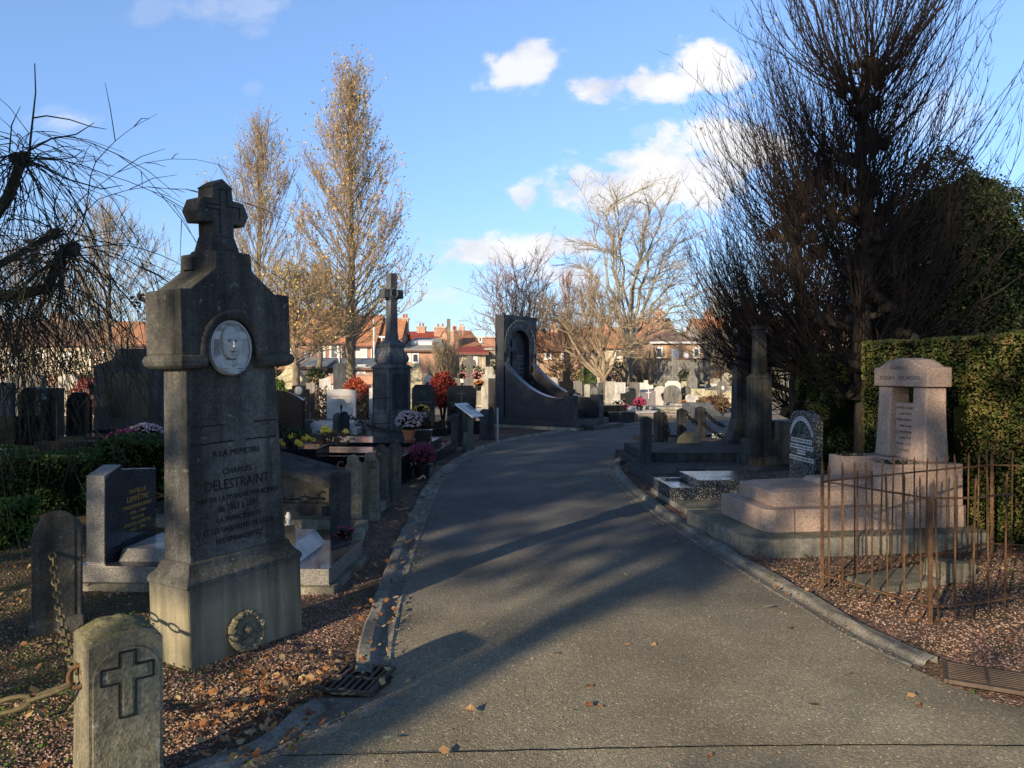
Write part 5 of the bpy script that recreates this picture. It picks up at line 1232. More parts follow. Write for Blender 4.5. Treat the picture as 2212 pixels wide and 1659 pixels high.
# ================================================================ TREES
def pollard(name, label, base, knots, trunk, rt, seed, shoots=26, slen=(1.6,3.4), spread=.9, hshoot=None):
    t = thing(name, label, 'tree', (base[0], base[1], 0)); rg = random.Random(seed)
    mb = MB(); n = len(trunk)
    mb.tube([(p[0], p[1], p[2]) for p in trunk], [rt*(1-.55*i/(n-1))*(1+.12*rg.gauss(0,1)) for i in range(n)], 10)
    mb.build('trunk', M['bark_dark'], t, smooth=True)
    st = MB(); tw = MB()
    for (kx, ky, kz, az, ln) in knots:
        d = Vector((math.cos(az), math.sin(az), .35)); b = Vector((kx,ky,kz)); e = b+d*ln
        st = MB(); st.tube([b, b+d*ln*.5+Vector((0,0,-.03)), e], [.06,.05,.06], 7)
        for q in range(4): st.blob(e+Vector((rg.gauss(0,.05),rg.gauss(0,.05),rg.gauss(0,.05))), rg.uniform(.07,.12), 1, amp=.3, seed=q+kx*3)
        st.build('branch', M['bark_dark'], t, smooth=True)
        for s_ in range(shoots):
            a2 = az + rg.gauss(0, .95); el = rg.uniform(.15, 1.1) if kz > 1.9 else rg.uniform(-.25, .8)
            L = rg.uniform(*slen)*(1 if hshoot is None else hshoot(kz)); sp = spread*rg.uniform(.5,1.2)
            d = Vector((math.cos(a2)*sp, math.sin(a2)*sp, el)).normalized(); p = e+Vector((rg.gauss(0,.05),rg.gauss(0,.05),rg.gauss(0,.08))); pts = [p.copy()]; ns = 10; bend = rg.uniform(.06,.20)
            for k in range(ns):
                d = (d + Vector((rg.gauss(0,.085), rg.gauss(0,.085), bend+rg.gauss(0,.06)))).normalized(); p = p+d*L/ns; pts.append(p.copy())
            r0 = rg.uniform(.006,.016); tw.tube(pts, [r0*(1-.85*k/ns) for k in range(ns+1)], 3, caps=False)
            if rg.random() < .4:
                k = rg.randrange(2,7); dd = ((pts[k]-pts[k-1]).normalized()+Vector((rg.gauss(0,.4),rg.gauss(0,.4),.1))).normalized(); q_ = pts[k].copy(); f_ = [q_.copy()]
                for _ in range(5): dd = (dd+Vector((rg.gauss(0,.1),rg.gauss(0,.1),.12))).normalized(); q_ = q_+dd*rg.uniform(.14,.28); f_.append(q_.copy())
                tw.tube(f_, [.007,.006,.005,.004,.003,.0015], 3, caps=False)
            for k in range(2, ns+1):
                for _ in range(2 if rg.random() < .6 else 1):
                    dd = (pts[k]-pts[k-1]).normalized(); dd = (dd+Vector((rg.gauss(0,.45),rg.gauss(0,.45),rg.gauss(.1,.3)))).normalized(); l2 = rg.uniform(.12,.42)*(1.2-k/ns*.6)
                    tw.tube([pts[k], pts[k]+dd*l2*.5, pts[k]+dd*l2+Vector((0,0,.04))], [.0042,.003,.0015], 3, caps=False)
    tw.build('twigs', M['twig_dark'], t)
    lf = MB()
    for k in range(26):
        i = rg.randrange(len(tw.v)); lf.leaf(tw.v[i], .08, rg)
    lf.build('leaves', M['autumn'], t)
    return t
rg = random.Random(77)
def kn(hs, n, r0=.12, l0=(.2,.6)): return [(0, 0, rg.uniform(*hs), 2*PI*(k/n)+rg.uniform(-.3,.3), rg.uniform(*l0)) for k in range(n)]
pollard('pollard_tree', 'nearest and tallest bare pollard tree at the right', (5.28,11.5), kn((5.4,6.1),7,l0=(.12,.35))+kn((4.2,5.2),6,l0=(.1,.4))+kn((3.0,4.0),7,l0=(.15,.5))+kn((1.9,3.0),9,l0=(.15,.6))+kn((1.2,1.9),6,l0=(.2,.6)), [(0,0,-.05),(.03,.02,1.2),(-.05,.03,2.4),(.06,-.03,3.6),(-.05,.02,4.8),(-.02,0,5.6),(0,0,6.05)], .15, 1, 18, (1.7,3.4))
pollard('pollard_tree', 'second bare pollard tree, shorter, behind the tallest one', (5.30,14.2), kn((4.4,5.1),7,l0=(.12,.4))+kn((3.2,4.2),7,l0=(.12,.5))+kn((1.9,3.0),9,l0=(.15,.6))+kn((.8,1.9),12,l0=(.2,.7)), [(0,0,-.05),(-.06,0,1.4),(.07,0,2.6),(-.05,0,3.8),(0,0,5.0)], .15, 2, 17, (1.6,3.1))
pollard('pollard_tree', 'third low pollard tree next to the dark obelisk', (5.35,17.4), kn((2.6,3.2),7,l0=(.12,.5))+kn((1.5,2.4),7,l0=(.12,.5)), [(0,0,-.05),(.05,0,1.0),(-.04,0,2.1),(0,0,3.15)], .20, 3, 18, (1.4,2.9))
EV = thing('evergreen_tree', 'dense dark evergreen tree behind the right hand pollards', 'tree', (8.45,15.0,0)); rg = random.Random(6)
MB().tube([(0,0,0),(0,0,5)], [.25,.06], 8).build('trunk', M['bark_dark'], EV); core = MB()
core.blob((0,0,2.8), 1.0, 3, (1.55,1.4,2.4), .14, 5); core.build('dark_core', M['dark_in'], EV, smooth=True); lf = MB()  # near-black blob stands in for the shade inside the crown
for k in range(56000):
    d = Vector((rg.gauss(0,1), rg.gauss(0,1), rg.gauss(0,1))).normalized(); q = 1+.16*noise.noise(d*2.3)+.10*noise.noise(d*6)
    p = Vector((d.x*1.85*q, d.y*1.75*q, 2.8+d.z*2.75*q))*1.0 + Vector((rg.gauss(0,.06),rg.gauss(0,.06),rg.gauss(0,.10)))
    if p.z > .2: lf.leaf(p, rg.uniform(.04,.085), rg)
lf.build('foliage', M['yew'], EV)

# weeping tree, left
WT = thing('weeping_tree', 'bare weeping tree with drooping twigs at the left edge', 'tree', (-5.75,7.5,0)); rg = random.Random(12)
B0 = Vector((-5.75,7.5,0))
def l3(p): return Vector(p)-B0
mb = MB(); mb.tube([l3(p) for p in [(-5.75,7.5,0),(-5.8,7.5,1.0),(-5.6,7.4,2.0),(-5.25,7.3,2.75),(-4.95,7.25,3.0),(-4.72,7.2,3.25),(-4.62,7.2,3.52),(-4.60,7.2,3.66)]], [.15,.14,.12,.07,.058,.05,.045,.06], 9)
mb.build('trunk', M['bark_weep'], WT, smooth=True); mb = MB()
mb.tube([l3(p) for p in [(-5.65,7.45,1.9),(-5.0,7.1,2.43),(-4.66,6.9,2.30),(-4.42,6.85,2.30),(-4.12,6.82,2.36),(-4.03,6.8,2.55),(-3.94,6.8,2.72)]], [.07,.062,.056,.052,.048,.04,.045], 8)
mb.build('branch', M['bark_weep'], WT, smooth=True); mb = MB(); mb.tube([l3(p) for p in [(-5.6,7.4,2.1),(-5.3,7.9,2.7),(-4.95,8.3,3.1)]], [.05,.04,.035], 7); mb.build('branch', M['bark_weep'], WT, smooth=True); mb = MB(); mb.tube([l3(p) for p in [(-5.6,7.4,2.0),(-5.5,6.8,2.5),(-5.0,6.3,2.9)]], [.05,.035,.03], 7)
tw = MB()
LIMB = [l3(p) for p in [(-5.0,7.1,2.43),(-4.66,6.9,2.30),(-4.42,6.85,2.30),(-4.12,6.82,2.36),(-4.03,6.8,2.55),(-5.25,7.3,2.75),(-4.95,7.25,3.0),(-4.72,7.2,3.25),(-5.3,7.9,2.7)]]
def droop(e, n, L0, L1, upb=.35, out=None, r0=.0055):
    for s_ in range(n):
        a = rg.random()*2*PI; sp = rg.uniform(.08,.75)
        d = Vector((math.cos(a)*sp, math.sin(a)*sp, rg.uniform(-.35,upb))).normalized(); L = rg.uniform(L0,L1); p = Vector(e)+Vector((rg.gauss(0,.04),rg.gauss(0,.04),rg.gauss(0,.06))) if rg.random() < .62 else rg.choice(LIMB)+Vector((rg.gauss(0,.06),rg.gauss(0,.06),.02)); pts = [p.copy()]; ns = 12
        g_ = rg.uniform(.07,.36)
        for k in range(ns):
            d = (d+Vector((rg.gauss(0,.13), rg.gauss(0,.13), -g_+rg.gauss(0,.07)))).normalized(); p = p+d*L/ns; pts.append(p.copy())
        tw.tube(pts, [r0*rg.uniform(.7,1.2)*(1-.75*k/ns) for k in range(ns+1)], 4, caps=False)
        for k in range(2, ns):
            if rg.random() < .62:
                dd = (pts[k]-pts[k-1]).normalized(); dd = (dd+Vector((rg.gauss(0,.5),rg.gauss(0,.5),rg.gauss(-.15,.3)))).normalized(); l2 = rg.uniform(.12,.7)
                tw.tube([pts[k], pts[k]+dd*l2*.5, pts[k]+dd*l2+Vector((0,0,-.12*l2))], [.0045,.0035,.0018], 3, caps=False)
k1 = l3((-4.60,7.2,3.62)); k2 = l3((-3.94,6.8,2.70)); k3 = l3((-5.0,7.1,2.5)); k4 = l3((-4.95,8.3,3.1)); k5 = l3((-5.0,6.3,2.9))
mb.build('branch', M['bark_weep'], WT, smooth=True)
for kk in (k1,k2,k4,k5):
    mb = MB()
    for q in range(5): mb.blob(kk+Vector((rg.gauss(0,.03),rg.gauss(0,.03),rg.gauss(0,.03))), .055, 1, amp=.4, seed=q)
    mb.build('knot', M['bark_weep'], WT, smooth=True)
droop(k1, 60, 1.4, 3.4, .30); droop(k2, 75, 1.0, 2.4, .35); droop(k3, 40, 1.2, 2.3, 0); droop(k4, 30, 1.3, 3.0); droop(k5, 12, 1.0, 1.8, .4); droop(k1, 14, .5, 1.0, 1.0); droop(k2, 8, .5, .9, 1.0)
# long upright shoot and two arching ones
def W3(px, py, Y): return l3((GX(px,Y), Y, GZ(py,Y)))
tw.tube([W3(62,343,7.2),W3(66,300,7.2),W3(71,255,7.2),W3(77,200,7.2),W3(75,137,7.2)], [.013,.011,.009,.007,.005], 6)
tw.tube([W3(71,255,7.2),W3(100,250,7.2),W3(150,258,7.2),W3(195,273,7.2),W3(230,279,7.2)], [.008,.007,.006,.005,.003], 5)
tw.tube([W3(64,325,7.2),W3(110,300,7.2),W3(165,290,7.2),W3(204,265,7.2)], [.010,.008,.006,.003], 5)
tw.tube([W3(60,340,7.2),W3(120,345,7.2),W3(160,340,7.2),W3(183,322,7.2)], [.008,.007,.005,.003], 5)
tw.tube([W3(62,345,7.2),W3(140,385,7.2),W3(220,408,7.2),W3(265,400,7.2)], [.010,.008,.006,.003], 5)
tw.tube([W3(20,330,7.2),W3(25,270,7.2),W3(44,230,7.2)], [.008,.006,.003], 5)
tw.build('twigs', M['bark_weep'], WT)
for k in range(3): pass
lf = MB()
for px, py in [(300,640),(292,650),(305,655),(60,520)]:
    for q in range(7): lf.leaf(W3(px+rg.gauss(0,3), py+rg.gauss(0,6), 6.4), .06, rg)
lf.build('dead_leaves', M['bush_dry'], WT)

# background trees -----------------------------------------------------
def twigs(mb, pts, rg, n, L, lev, r, up=.25, leaves=None, sp=.7, lp=.5):
    m_ = len(pts)
    for k in range(n):
        i = rg.uniform(.18,1.0)*(m_-1); j = min(int(i), m_-2); p = pts[j].lerp(pts[j+1], i-j); dd = (pts[j+1]-pts[j]).normalized()
        d = (dd + Vector((rg.gauss(0,sp), rg.gauss(0,sp), rg.gauss(up,.35)))).normalized(); l_ = L*rg.uniform(.5,1.2); q = [p.copy()]; ns = 3
        for s_ in range(ns):
            d = (d+Vector((rg.gauss(0,.16), rg.gauss(0,.16), rg.gauss(up*.35,.12)))).normalized(); p = p+d*l_/ns; q.append(p.copy())
        mb.tube(q, [r*(1-.8*s_/ns) for s_ in range(ns+1)], 3, caps=False)
        if lev > 0: twigs(mb, q, rg, 4, L*.5, lev-1, r*.6, up, leaves, sp, lp)
        elif leaves is not None and rg.random() < lp: leaves.append(q[-1].copy())
def fast_tree(label, px, Y, H, h0, env, ang, nb, seed, rt=.22, twm='twig_mid', trm='bark_mid', n1=9, L1=1.1, lev=1, rtw=.022, leaves=0, leaf_s=.12, lpm='autumn', up=.3, dx=0, group=None, multi=0, name='bare_tree', lean=0):
    t = thing(name, label, 'tree', (GX(px,Y), Y, 0), 0, group); rg = random.Random(seed); tr = MB(); cr_ = MB(); tips = []
    top = H*.97; tp = [Vector((lean*k/8+rg.gauss(0,.05), rg.gauss(0,.05), top*k/8)) for k in range(9)]; tp[0] = Vector((0,0,-.05))
    if not multi: tr.tube(tp, [rt*(1-.93*(k/8)**.8) for k in range(9)], 8)
    else:
        tr.tube([Vector((0,0,-.05)), Vector((0,0,h0*.5)), Vector((0,0,h0*1.05))], [rt*1.2, rt, rt*1.05], 8)
    tr.build('trunk', M[trm], t, smooth=True)
    for k in range(nb):
        f = (k+rg.random())/nb
        if multi: hb = h0*rg.uniform(.85,1.05); p = Vector((0,0,hb)); a = rg.random()*2*PI; an = ang(rg.random()); L = None
        else: hb = h0+(H*.95-h0)*f**1.15; p = Vector((lean*hb/H,0,hb)); a = k*2.399+rg.gauss(0,.4); an = ang(f)
        an *= rg.uniform(.8,1.2); d = Vector((math.cos(a)*math.sin(an), math.sin(a)*math.sin(an), math.cos(an))); pts = [p.copy()]; ns = 9; l_ = 0
        step = H*.062
        for s_ in range(26):
            d = (d+Vector((rg.gauss(0,.07), rg.gauss(0,.07), rg.gauss(.04,.04)))).normalized(); q = p+d*step
            rr = env(q.z/H, 1 if q.x > 0 else -1)*rg.uniform(.8,1.12)
            if s_ > 0 and (math.hypot(q.x-lean*q.z/H, q.y) > rr or q.z > H*rg.uniform(.93,1.04)): break
            p = q; pts.append(p.copy())
        if len(pts) < 2: pts.append(p+d*step*.7)
        m_ = len(pts); r0 = rt*(.15 if not multi else .28)*(1-.55*f if not multi else 1)
        cr_.tube(pts, [max(.012, r0*(1-.85*i/(m_-1))) for i in range(m_)], 4, caps=False)
        twigs(cr_, pts, rg, max(3, int(n1*m_/5)), L1, lev, rtw, up, tips, .55)
    cr_.build('crown', M[twm], t)
    if leaves:
        lf = MB()
        for k in range(leaves):
            if not tips: break
            p = tips[rg.randrange(len(tips))]; lf.leaf((p.x+rg.gauss(0,.08), p.y+rg.gauss(0,.08), p.z+rg.gauss(0,.08)), leaf_s*rg.uniform(.6,1.2), rg)
        lf.build('leaves', M[lpm], t)
    return t
def e1(z, s):
    pts = [(0,1.0),(.2,2.6),(.30,3.3 if s > 0 else 2.4),(.42,3.4 if s > 0 else 2.5),(.55,2.9 if s > 0 else 2.6),(.75,2.2),(.85,1.35),(.93,.8),(1.02,.15)]
    for i in range(len(pts)-1):
        if z <= pts[i+1][0]: a, b = pts[i], pts[i+1]; return a[1]+(b[1]-a[1])*(z-a[0])/(b[0]-a[0])
    return .1
fast_tree('tall conical tree with sparse orange autumn leaves, left of the tall cross', 757, 34, 14.9, 2.9, e1, lambda f: R(66-46*f**.6), 150, 5, rt=.28, n1=13, L1=1.0, lev=1, rtw=.014, leaves=6500, leaf_s=.125, name='autumn_tree')
fast_tree('smaller autumn tree rising behind the memorial cross', 560, 38, 13.9, 2.9, lambda z, s: min(2.5, .9+z*5)*(1 if z < .72 else max(.08,(1.04-z)/.32)**.7), lambda f: R(42-26*f), 100, 6, rt=.24, n1=12, L1=1.0, lev=1, rtw=.014, leaves=2300, leaf_s=.12, name='autumn_tree')
fast_tree('low bushy autumn tree with yellow leaves beside the conical one', 690, 40, 6.8, 2.6, lambda z, s: 2.6*math.sin(min(1,max(.1,z))*PI*.85)+.3, lambda f: R(75-40*f), 60, 7, rt=.22, n1=11, L1=.9, lev=1, rtw=.015, leaves=2600, leaf_s=.13, name='autumn_tree')
fast_tree('mossy knobbly tree with yellow leaves right behind the memorial', 638, 31, 5.6, 1.8, lambda z, s: 2.2*math.sin(min(1,max(.1,z))*PI*.85)+.2, lambda f: R(75-40*f), 44, 8, rt=.22, n1=10, L1=.8, lev=1, rtw=.015, leaves=1600, leaf_s=.12, name='autumn_tree')
fast_tree('pale brown bare tree behind the weeping tree', 235, 42, 10.4, 1.8, lambda z, s: 3.1*math.sin(min(1,max(.05,z))*PI*.78)+.3, lambda f: R(62-40*f), 70, 9, rt=.24, n1=9, L1=1.1, lev=1, rtw=.022, leaves=500, leaf_s=.13, twm='twig_pale')
fast_tree('second bare tree at far left behind the weeping twigs', 70, 45, 9.0, 1.8, lambda z, s: 4.0*math.sin(min(1,max(.05,z))*PI*.78)+.3, lambda f: R(68-40*f), 60, 10, rt=.24, n1=9, L1=1.2, lev=1, rtw=.022, leaves=600, leaf_s=.14, twm='twig_mid')
fast_tree('left of two narrow columnar bare trees behind the far graves', 1228, 62, 9.6, 1.2, lambda z, s: .95*math.sin(min(1,max(.1,z))*PI*.9)**.5+.1, lambda f: R(22-8*f), 46, 12, rt=.2, n1=8, L1=.8, lev=1, rtw=.022, twm='twig_red', up=.6)
fast_tree('right of two narrow columnar bare trees behind the far graves', 1276, 62, 9.6, 1.2, lambda z, s: 1.05*math.sin(min(1,max(.1,z))*PI*.9)**.5+.1, lambda f: R(22-8*f), 46, 13, rt=.2, n1=8, L1=.8, lev=1, rtw=.022, twm='twig_red', up=.6)
fast_tree('leafless hedge-like bush tree far right beyond the twin crosses', 1560, 55, 4.6, .3, lambda z, s: 2.6*math.sin(min(1,max(.12,z))*PI*.8)**.6+.2, lambda f: R(5+40*f), 60, 14, rt=.12, multi=1, n1=8, L1=.8, lev=1, rtw=.02, twm='twig_pale', up=.5, name='bare_shrub')
fast_tree('brown leafless bush in front of the cemetery wall', 1400, 50, 3.0, .3, lambda z, s: 1.3*math.sin(min(1,max(.12,z))*PI*.8)**.6+.1, lambda f: R(5+45*f), 30, 15, rt=.1, multi=1, n1=7, L1=.6, lev=1, rtw=.018, twm='twig_mid', up=.5, name='bare_shrub')
fast_tree('bare vase-shaped shrub behind the red bush', 965, 42, 3.2, .3, lambda z, s: 1.0*math.sin(min(1,max(.15,z))*PI*.8)**.6+.05, lambda f: R(4+30*f), 34, 16, rt=.1, multi=1, n1=7, L1=.6, lev=1, rtw=.016, twm='twig_mid', up=.6, name='bare_shrub')
fast_tree('small bare tree between the stele and the low spreading tree', 1220, 48, 4.4, 1.4, lambda z, s: 2.4*math.sin(min(1,max(.1,z))*PI*.8)+.2, lambda f: R(80-35*f), 34, 17, rt=.14, n1=8, L1=.8, lev=1, rtw=.017, twm='twig_red')
fast_tree('sunlit bare tree rising behind the right hand houses', 1560, 80, 9.5, 2.0, lambda z, s: 4.4*math.sin(min(1,max(.1,z))*PI*.82)+.3, lambda f: R(60-35*f), 50, 18, rt=.25, n1=8, L1=1.3, lev=1, rtw=.028, twm='twig_pale')

def wild_tree(label, px, Y, trunk, limbs, seed, twm, trm, droopf=.0, rt=.3, n1=9, L1=1.4, rtw=.02, name='bare_tree', lev=2):
    t = thing(name, label, 'tree', (GX(px,Y), Y, 0)); rg = random.Random(seed); tr = MB(); tr.tube([Vector(p) for p in trunk], [rt*(1-.25*i/(len(trunk)-1)) for i in range(len(trunk))], 9); tr.build('trunk', M[trm], t, smooth=True)
    top = Vector(trunk[-1]); cr_ = MB()
    for (ex, ez, r_) in limbs:
        ey = rg.uniform(-2.2,2.2); end = Vector((ex, ey, ez)); pts = []; ns = 8; mid = top.lerp(end,.5)+Vector((0,0,.16*(end-top).length))
        for k in range(ns+1):
            f = k/ns; p = top*(1-f)**2 + mid*2*f*(1-f) + end*f*f; pts.append(p+Vector((rg.gauss(0,.12),rg.gauss(0,.12),rg.gauss(0,.10)))*(1 if k else 0))
        cr_.tube(pts, [r_*(1-.85*k/ns) for k in range(ns+1)], 6, caps=False)
        m_ = len(pts)
        for q in range(9):      # secondary limbs
            i = rg.uniform(1.2, ns); j = min(int(i), ns-1); p = pts[j].lerp(pts[j+1], i-j); dd = (pts[j+1]-pts[j]).normalized()
            d = (dd+Vector((rg.gauss(0,.6),rg.gauss(0,.6),rg.gauss(.2,.4)))).normalized(); l_ = (end-top).length*rg.uniform(.22,.45); s2 = [p.copy()]
            for s_ in range(6): d = (d+Vector((rg.gauss(0,.14),rg.gauss(0,.14),-droopf+rg.gauss(0,.08)))).normalized(); p = p+d*l_/6; s2.append(p.copy())
            cr_.tube(s2, [r_*.36*(1-.8*k/6) for k in range(7)], 4, caps=False)
            twigs(cr_, s2, rg, n1, L1, lev-1, rtw, .15-droopf*2, None, .6)
        twigs(cr_, pts[4:], rg, n1, L1, lev-1, rtw, .15-droopf*2, None, .6)
    cr_.build('crown', M[twm], t); return t
# big pale bare tree: limb ends in metres relative to the foot
def le(px, py, Y, bpx): return (GX(px,Y)-GX(bpx,Y), GZ(py,Y))
Yb = 46
LM = [le(px,py,Yb,1345)+(r_*.72,) for px, py, r_ in [(1275,500,.17),(1300,455,.20),(1345,440,.16),(1400,450,.18),(1430,455,.18),(1470,500,.16),(1500,560,.15),(1505,640,.13),(1270,570,.14),(1262,640,.11),(1375,520,.16),(1480,690,.10),(1320,520,.13),(1440,570,.13)]]
wild_tree('large pale bare tree with wide arching branches beyond the graves', 1345, Yb, [(0,0,-.05),(.15,0,1.0),(.30,0,1.9),(.35,0,2.9)], LM, 40, 'twig_pale', 'bark_mid', .05, rt=.42, L1=1.2, rtw=.017)
Yb = 43
LM = [le(px,py,Yb,1303)+(r_,) for px, py, r_ in [(1170,690,.11),(1190,665,.12),(1215,680,.12),(1250,655,.12),(1290,650,.12),(1320,670,.10),(1345,700,.09),(1175,730,.09),(1230,705,.10),(1350,745,.08)]]
wild_tree('low spreading bare tree with dense tangled twigs beyond the graves', 1303, Yb, [(0,0,-.05),(-.05,0,.7),(.05,0,1.25)], LM, 41, 'twig_mid', 'bark_mid', .0, rt=.30, L1=.8, rtw=.016)

Yb = 46; LM = []
for k_ in range(2):
    for px, py in [(1046,700),(1050,668),(1060,635),(1074,608),(1092,590),(1112,580),(1132,581),(1152,590),(1168,606),(1181,632),(1189,662),(1192,700),(1080,640),(1105,615),(1130,612),(1155,635),(1170,670)]: LM.append(le(px+rg.uniform(-6,6),py+rg.uniform(-3,8),Yb,1117)+(.055,))
wild_tree('round bare tree with reddish twigs behind the tall stele', 1117, Yb, [(0,0,-.05),(0,0,.6),(0,0,1.3)], LM, 42, 'twig_red', 'bark_mid', .0, rt=.22, n1=5, L1=.55, rtw=.011, lev=2)
# large trees behind the viewer: they cast the long shadows on the foreground
U_ = Vector((math.sin(AZ), -math.cos(AZ), 0)); V_ = Vector((math.cos(AZ), math.sin(AZ), 0))
def shade_tree(u_, a_, H, h0, rad, seed, n=2600, tr_=.28):
    p = U_*u_ + V_*a_; t = thing('leafy_tree', 'large dense tree outside the view, casting shade on the foreground', 'tree', (p.x, p.y, 0), 0, 'trees outside the view'); rg = random.Random(seed)
    MB().tube([(0,0,0),(.1,0,h0*.5),(0,.1,h0),(0,0,H*.8)], [tr_,tr_*.85,tr_*.75,.08], 8).build('trunk', M['bark_dark'], t, smooth=True); lf = MB(); cl = []
    for k in range(26):
        a = rg.random()*2*PI; z_ = rg.uniform(h0, H); f = (z_-h0)/(H-h0); rr = rad*(math.sin(min(1,f*.85+.15)*PI)**.6)*rg.uniform(.2,1); cl.append((math.cos(a)*rr, math.sin(a)*rr, z_, rg.uniform(.8,1.4)))
    for k in range(n):
        c_ = cl[rg.randrange(len(cl))]; lf.leaf((c_[0]+rg.gauss(0,.45)*c_[3], c_[1]+rg.gauss(0,.45)*c_[3], c_[2]+rg.gauss(0,.36)*c_[3]), rg.uniform(.25,.5), rg)
    br = MB()
    for q in range(7):
        a = rg.random()*2*PI; zz = rg.uniform(1.6, 4.6); ln = rg.uniform(1.5,3.4); pts = [Vector((0,0,zz))]; d = Vector((math.cos(a),math.sin(a),rg.uniform(.1,.7))).normalized()
        for w_ in range(7): d = (d+Vector((rg.gauss(0,.16),rg.gauss(0,.16),.12))).normalized(); pts.append(pts[-1]+d*ln/6)
        br.tube(pts, [.11*(1-.11*w_) for w_ in range(8)], 5)
        for w_ in range(14): p_ = rg.choice(pts[3:]); lf.leaf((p_.x+rg.gauss(0,.3), p_.y+rg.gauss(0,.3), p_.z+rg.gauss(0,.25)), rg.uniform(.2,.4), rg)
    for c_ in cl: br.tube([(0,0,c_[2]*.75),(c_[0]*.5,c_[1]*.5,c_[2]*.85),(c_[0],c_[1],c_[2])], [.07,.045,.02], 4)
    br.build('branches', M['bark_dark'], t); lf.build('foliage', M['yew'], t)
for i, (u_, a_, H, h0, tr_) in enumerate([(-21.5,-14,9.4,6.6,.3),(-18.2,-14.6,10.2,6.6,.3),(-15.2,-14,10.6,6.3,.3),(-12.4,-14.5,11.7,6.1,.3),(-9.6,-14,12.2,6.5,.3),(-7.4,-14.4,12.8,6.0,.25),(-5.3,-14,13.8,6.1,.40),(-2.5,-14.4,14.0,5.85,.20),(1.2,-14,14.5,5.6,.16),(4.6,-14.6,15,6.2,.3),(7.6,-14,15,6.6,.3)]):
    shade_tree(u_, a_, H, h0, 2.3, 100+i, 2600 if u_ < -7 else 1700, tr_)
# ================================================================ BACKGROUND
def m_brick(name, c1, c2, mortar=(0.42,0.38,0.32), sc_=1.0):
    t = NT(name); b = t.t.nodes.new('ShaderNodeTexBrick'); b.inputs['Scale'].default_value = 4.2*sc_
    b.inputs['Color1'].default_value = (*c1,1); b.inputs['Color2'].default_value = (*c2,1); b.inputs['Mortar'].default_value = (*mortar,1)
    b.inputs['Mortar Size'].default_value = .02; b.inputs['Brick Width'].default_value = .9; b.inputs['Row Height'].default_value = .3
    x_, y_, z_ = t.sep(t.co); c_ = t.t.nodes.new('ShaderNodeCombineXYZ'); t.L(t.math('ADD', x_, y_), c_.inputs[0]); t.L(z_, c_.inputs[1]); t.L(c_.outputs[0], b.inputs['Vector'])
    col = t.mix(.7, b.outputs[0], t.ramp(t.noise(.8,5), [(.3,.7),(.7,1.25)]), 'MULTIPLY'); return t.fin(col, .9, None, .2)
def m_tiles(name, c, wsc=3.2, rough=.8):
    t = NT(name); w_ = t.t.nodes.new('ShaderNodeTexWave'); w_.wave_type = 'BANDS'; w_.bands_direction = 'X'; w_.inputs['Scale'].default_value = wsc; w_.inputs['Distortion'].default_value = .3; t.L(t.co, w_.inputs['Vector'])
    w2 = t.t.nodes.new('ShaderNodeTexWave'); w2.bands_direction = 'Z'; w2.inputs['Scale'].default_value = 2.2; t.L(t.co, w2.inputs['Vector'])
    col = t.ramp(w_.outputs['Fac'], [(0.0, mul(c,.5)), (.6, c), (1.0, mul(c,1.25))])
    col = t.mix(.4, col, t.ramp(w2.outputs['Fac'], [(0.0,.55),(.4,1.0)]), 'MULTIPLY')
    col = t.mix(.8, col, t.ramp(t.noise(1.2,6,.7), [(.3,.6),(.7,1.3)]), 'MULTIPLY')
    return t.fin(col, rough, t.bump(w_.outputs['Fac'], .5, .03), .2)
M['brick'] = m_brick('warm_brick', (.46,.23,.15), (.37,.17,.11)); M['brick_or'] = m_brick('orange_brick', (.52,.29,.19), (.43,.22,.14)); M['block'] = m_brick('grey_blockwork', (.30,.27,.20), (.25,.22,.17), (.2,.18,.15), .5)
M['tile_or'] = m_tiles('orange_roof_tiles', (.56,.26,.14)); M['tile_red'] = m_tiles('red_roof_tiles', (.36,.08,.06)); M['tile_br'] = m_tiles('brown_roof_tiles', (.20,.12,.10)); M['corr'] = m_tiles('corrugated_sheet', (.42,.42,.38), 2.6, .6)
M['render'] = stone('cream_render', (.55,.47,.35), streak=.4, bump=.1); M['render_w'] = stone('white_render', (.66,.63,.57), streak=.3, bump=.1); M['render_or'] = stone('tan_render', (.50,.33,.21), streak=.3, bump=.1); M['wall_grey'] = stone('grey_cemetery_wall', (.36,.34,.30), streak=.6, bump=.3)
M['win_frame'] = plain('white_window_frame', (.72,.72,.70), .5, var=.05); M['pane'] = plain('window_glass', (.06,.07,.08), .08, var=.3, scale=1.5, bump=0, spec=.8); M['blind'] = plain('window_blind', (.62,.58,.56), .7, var=.08)
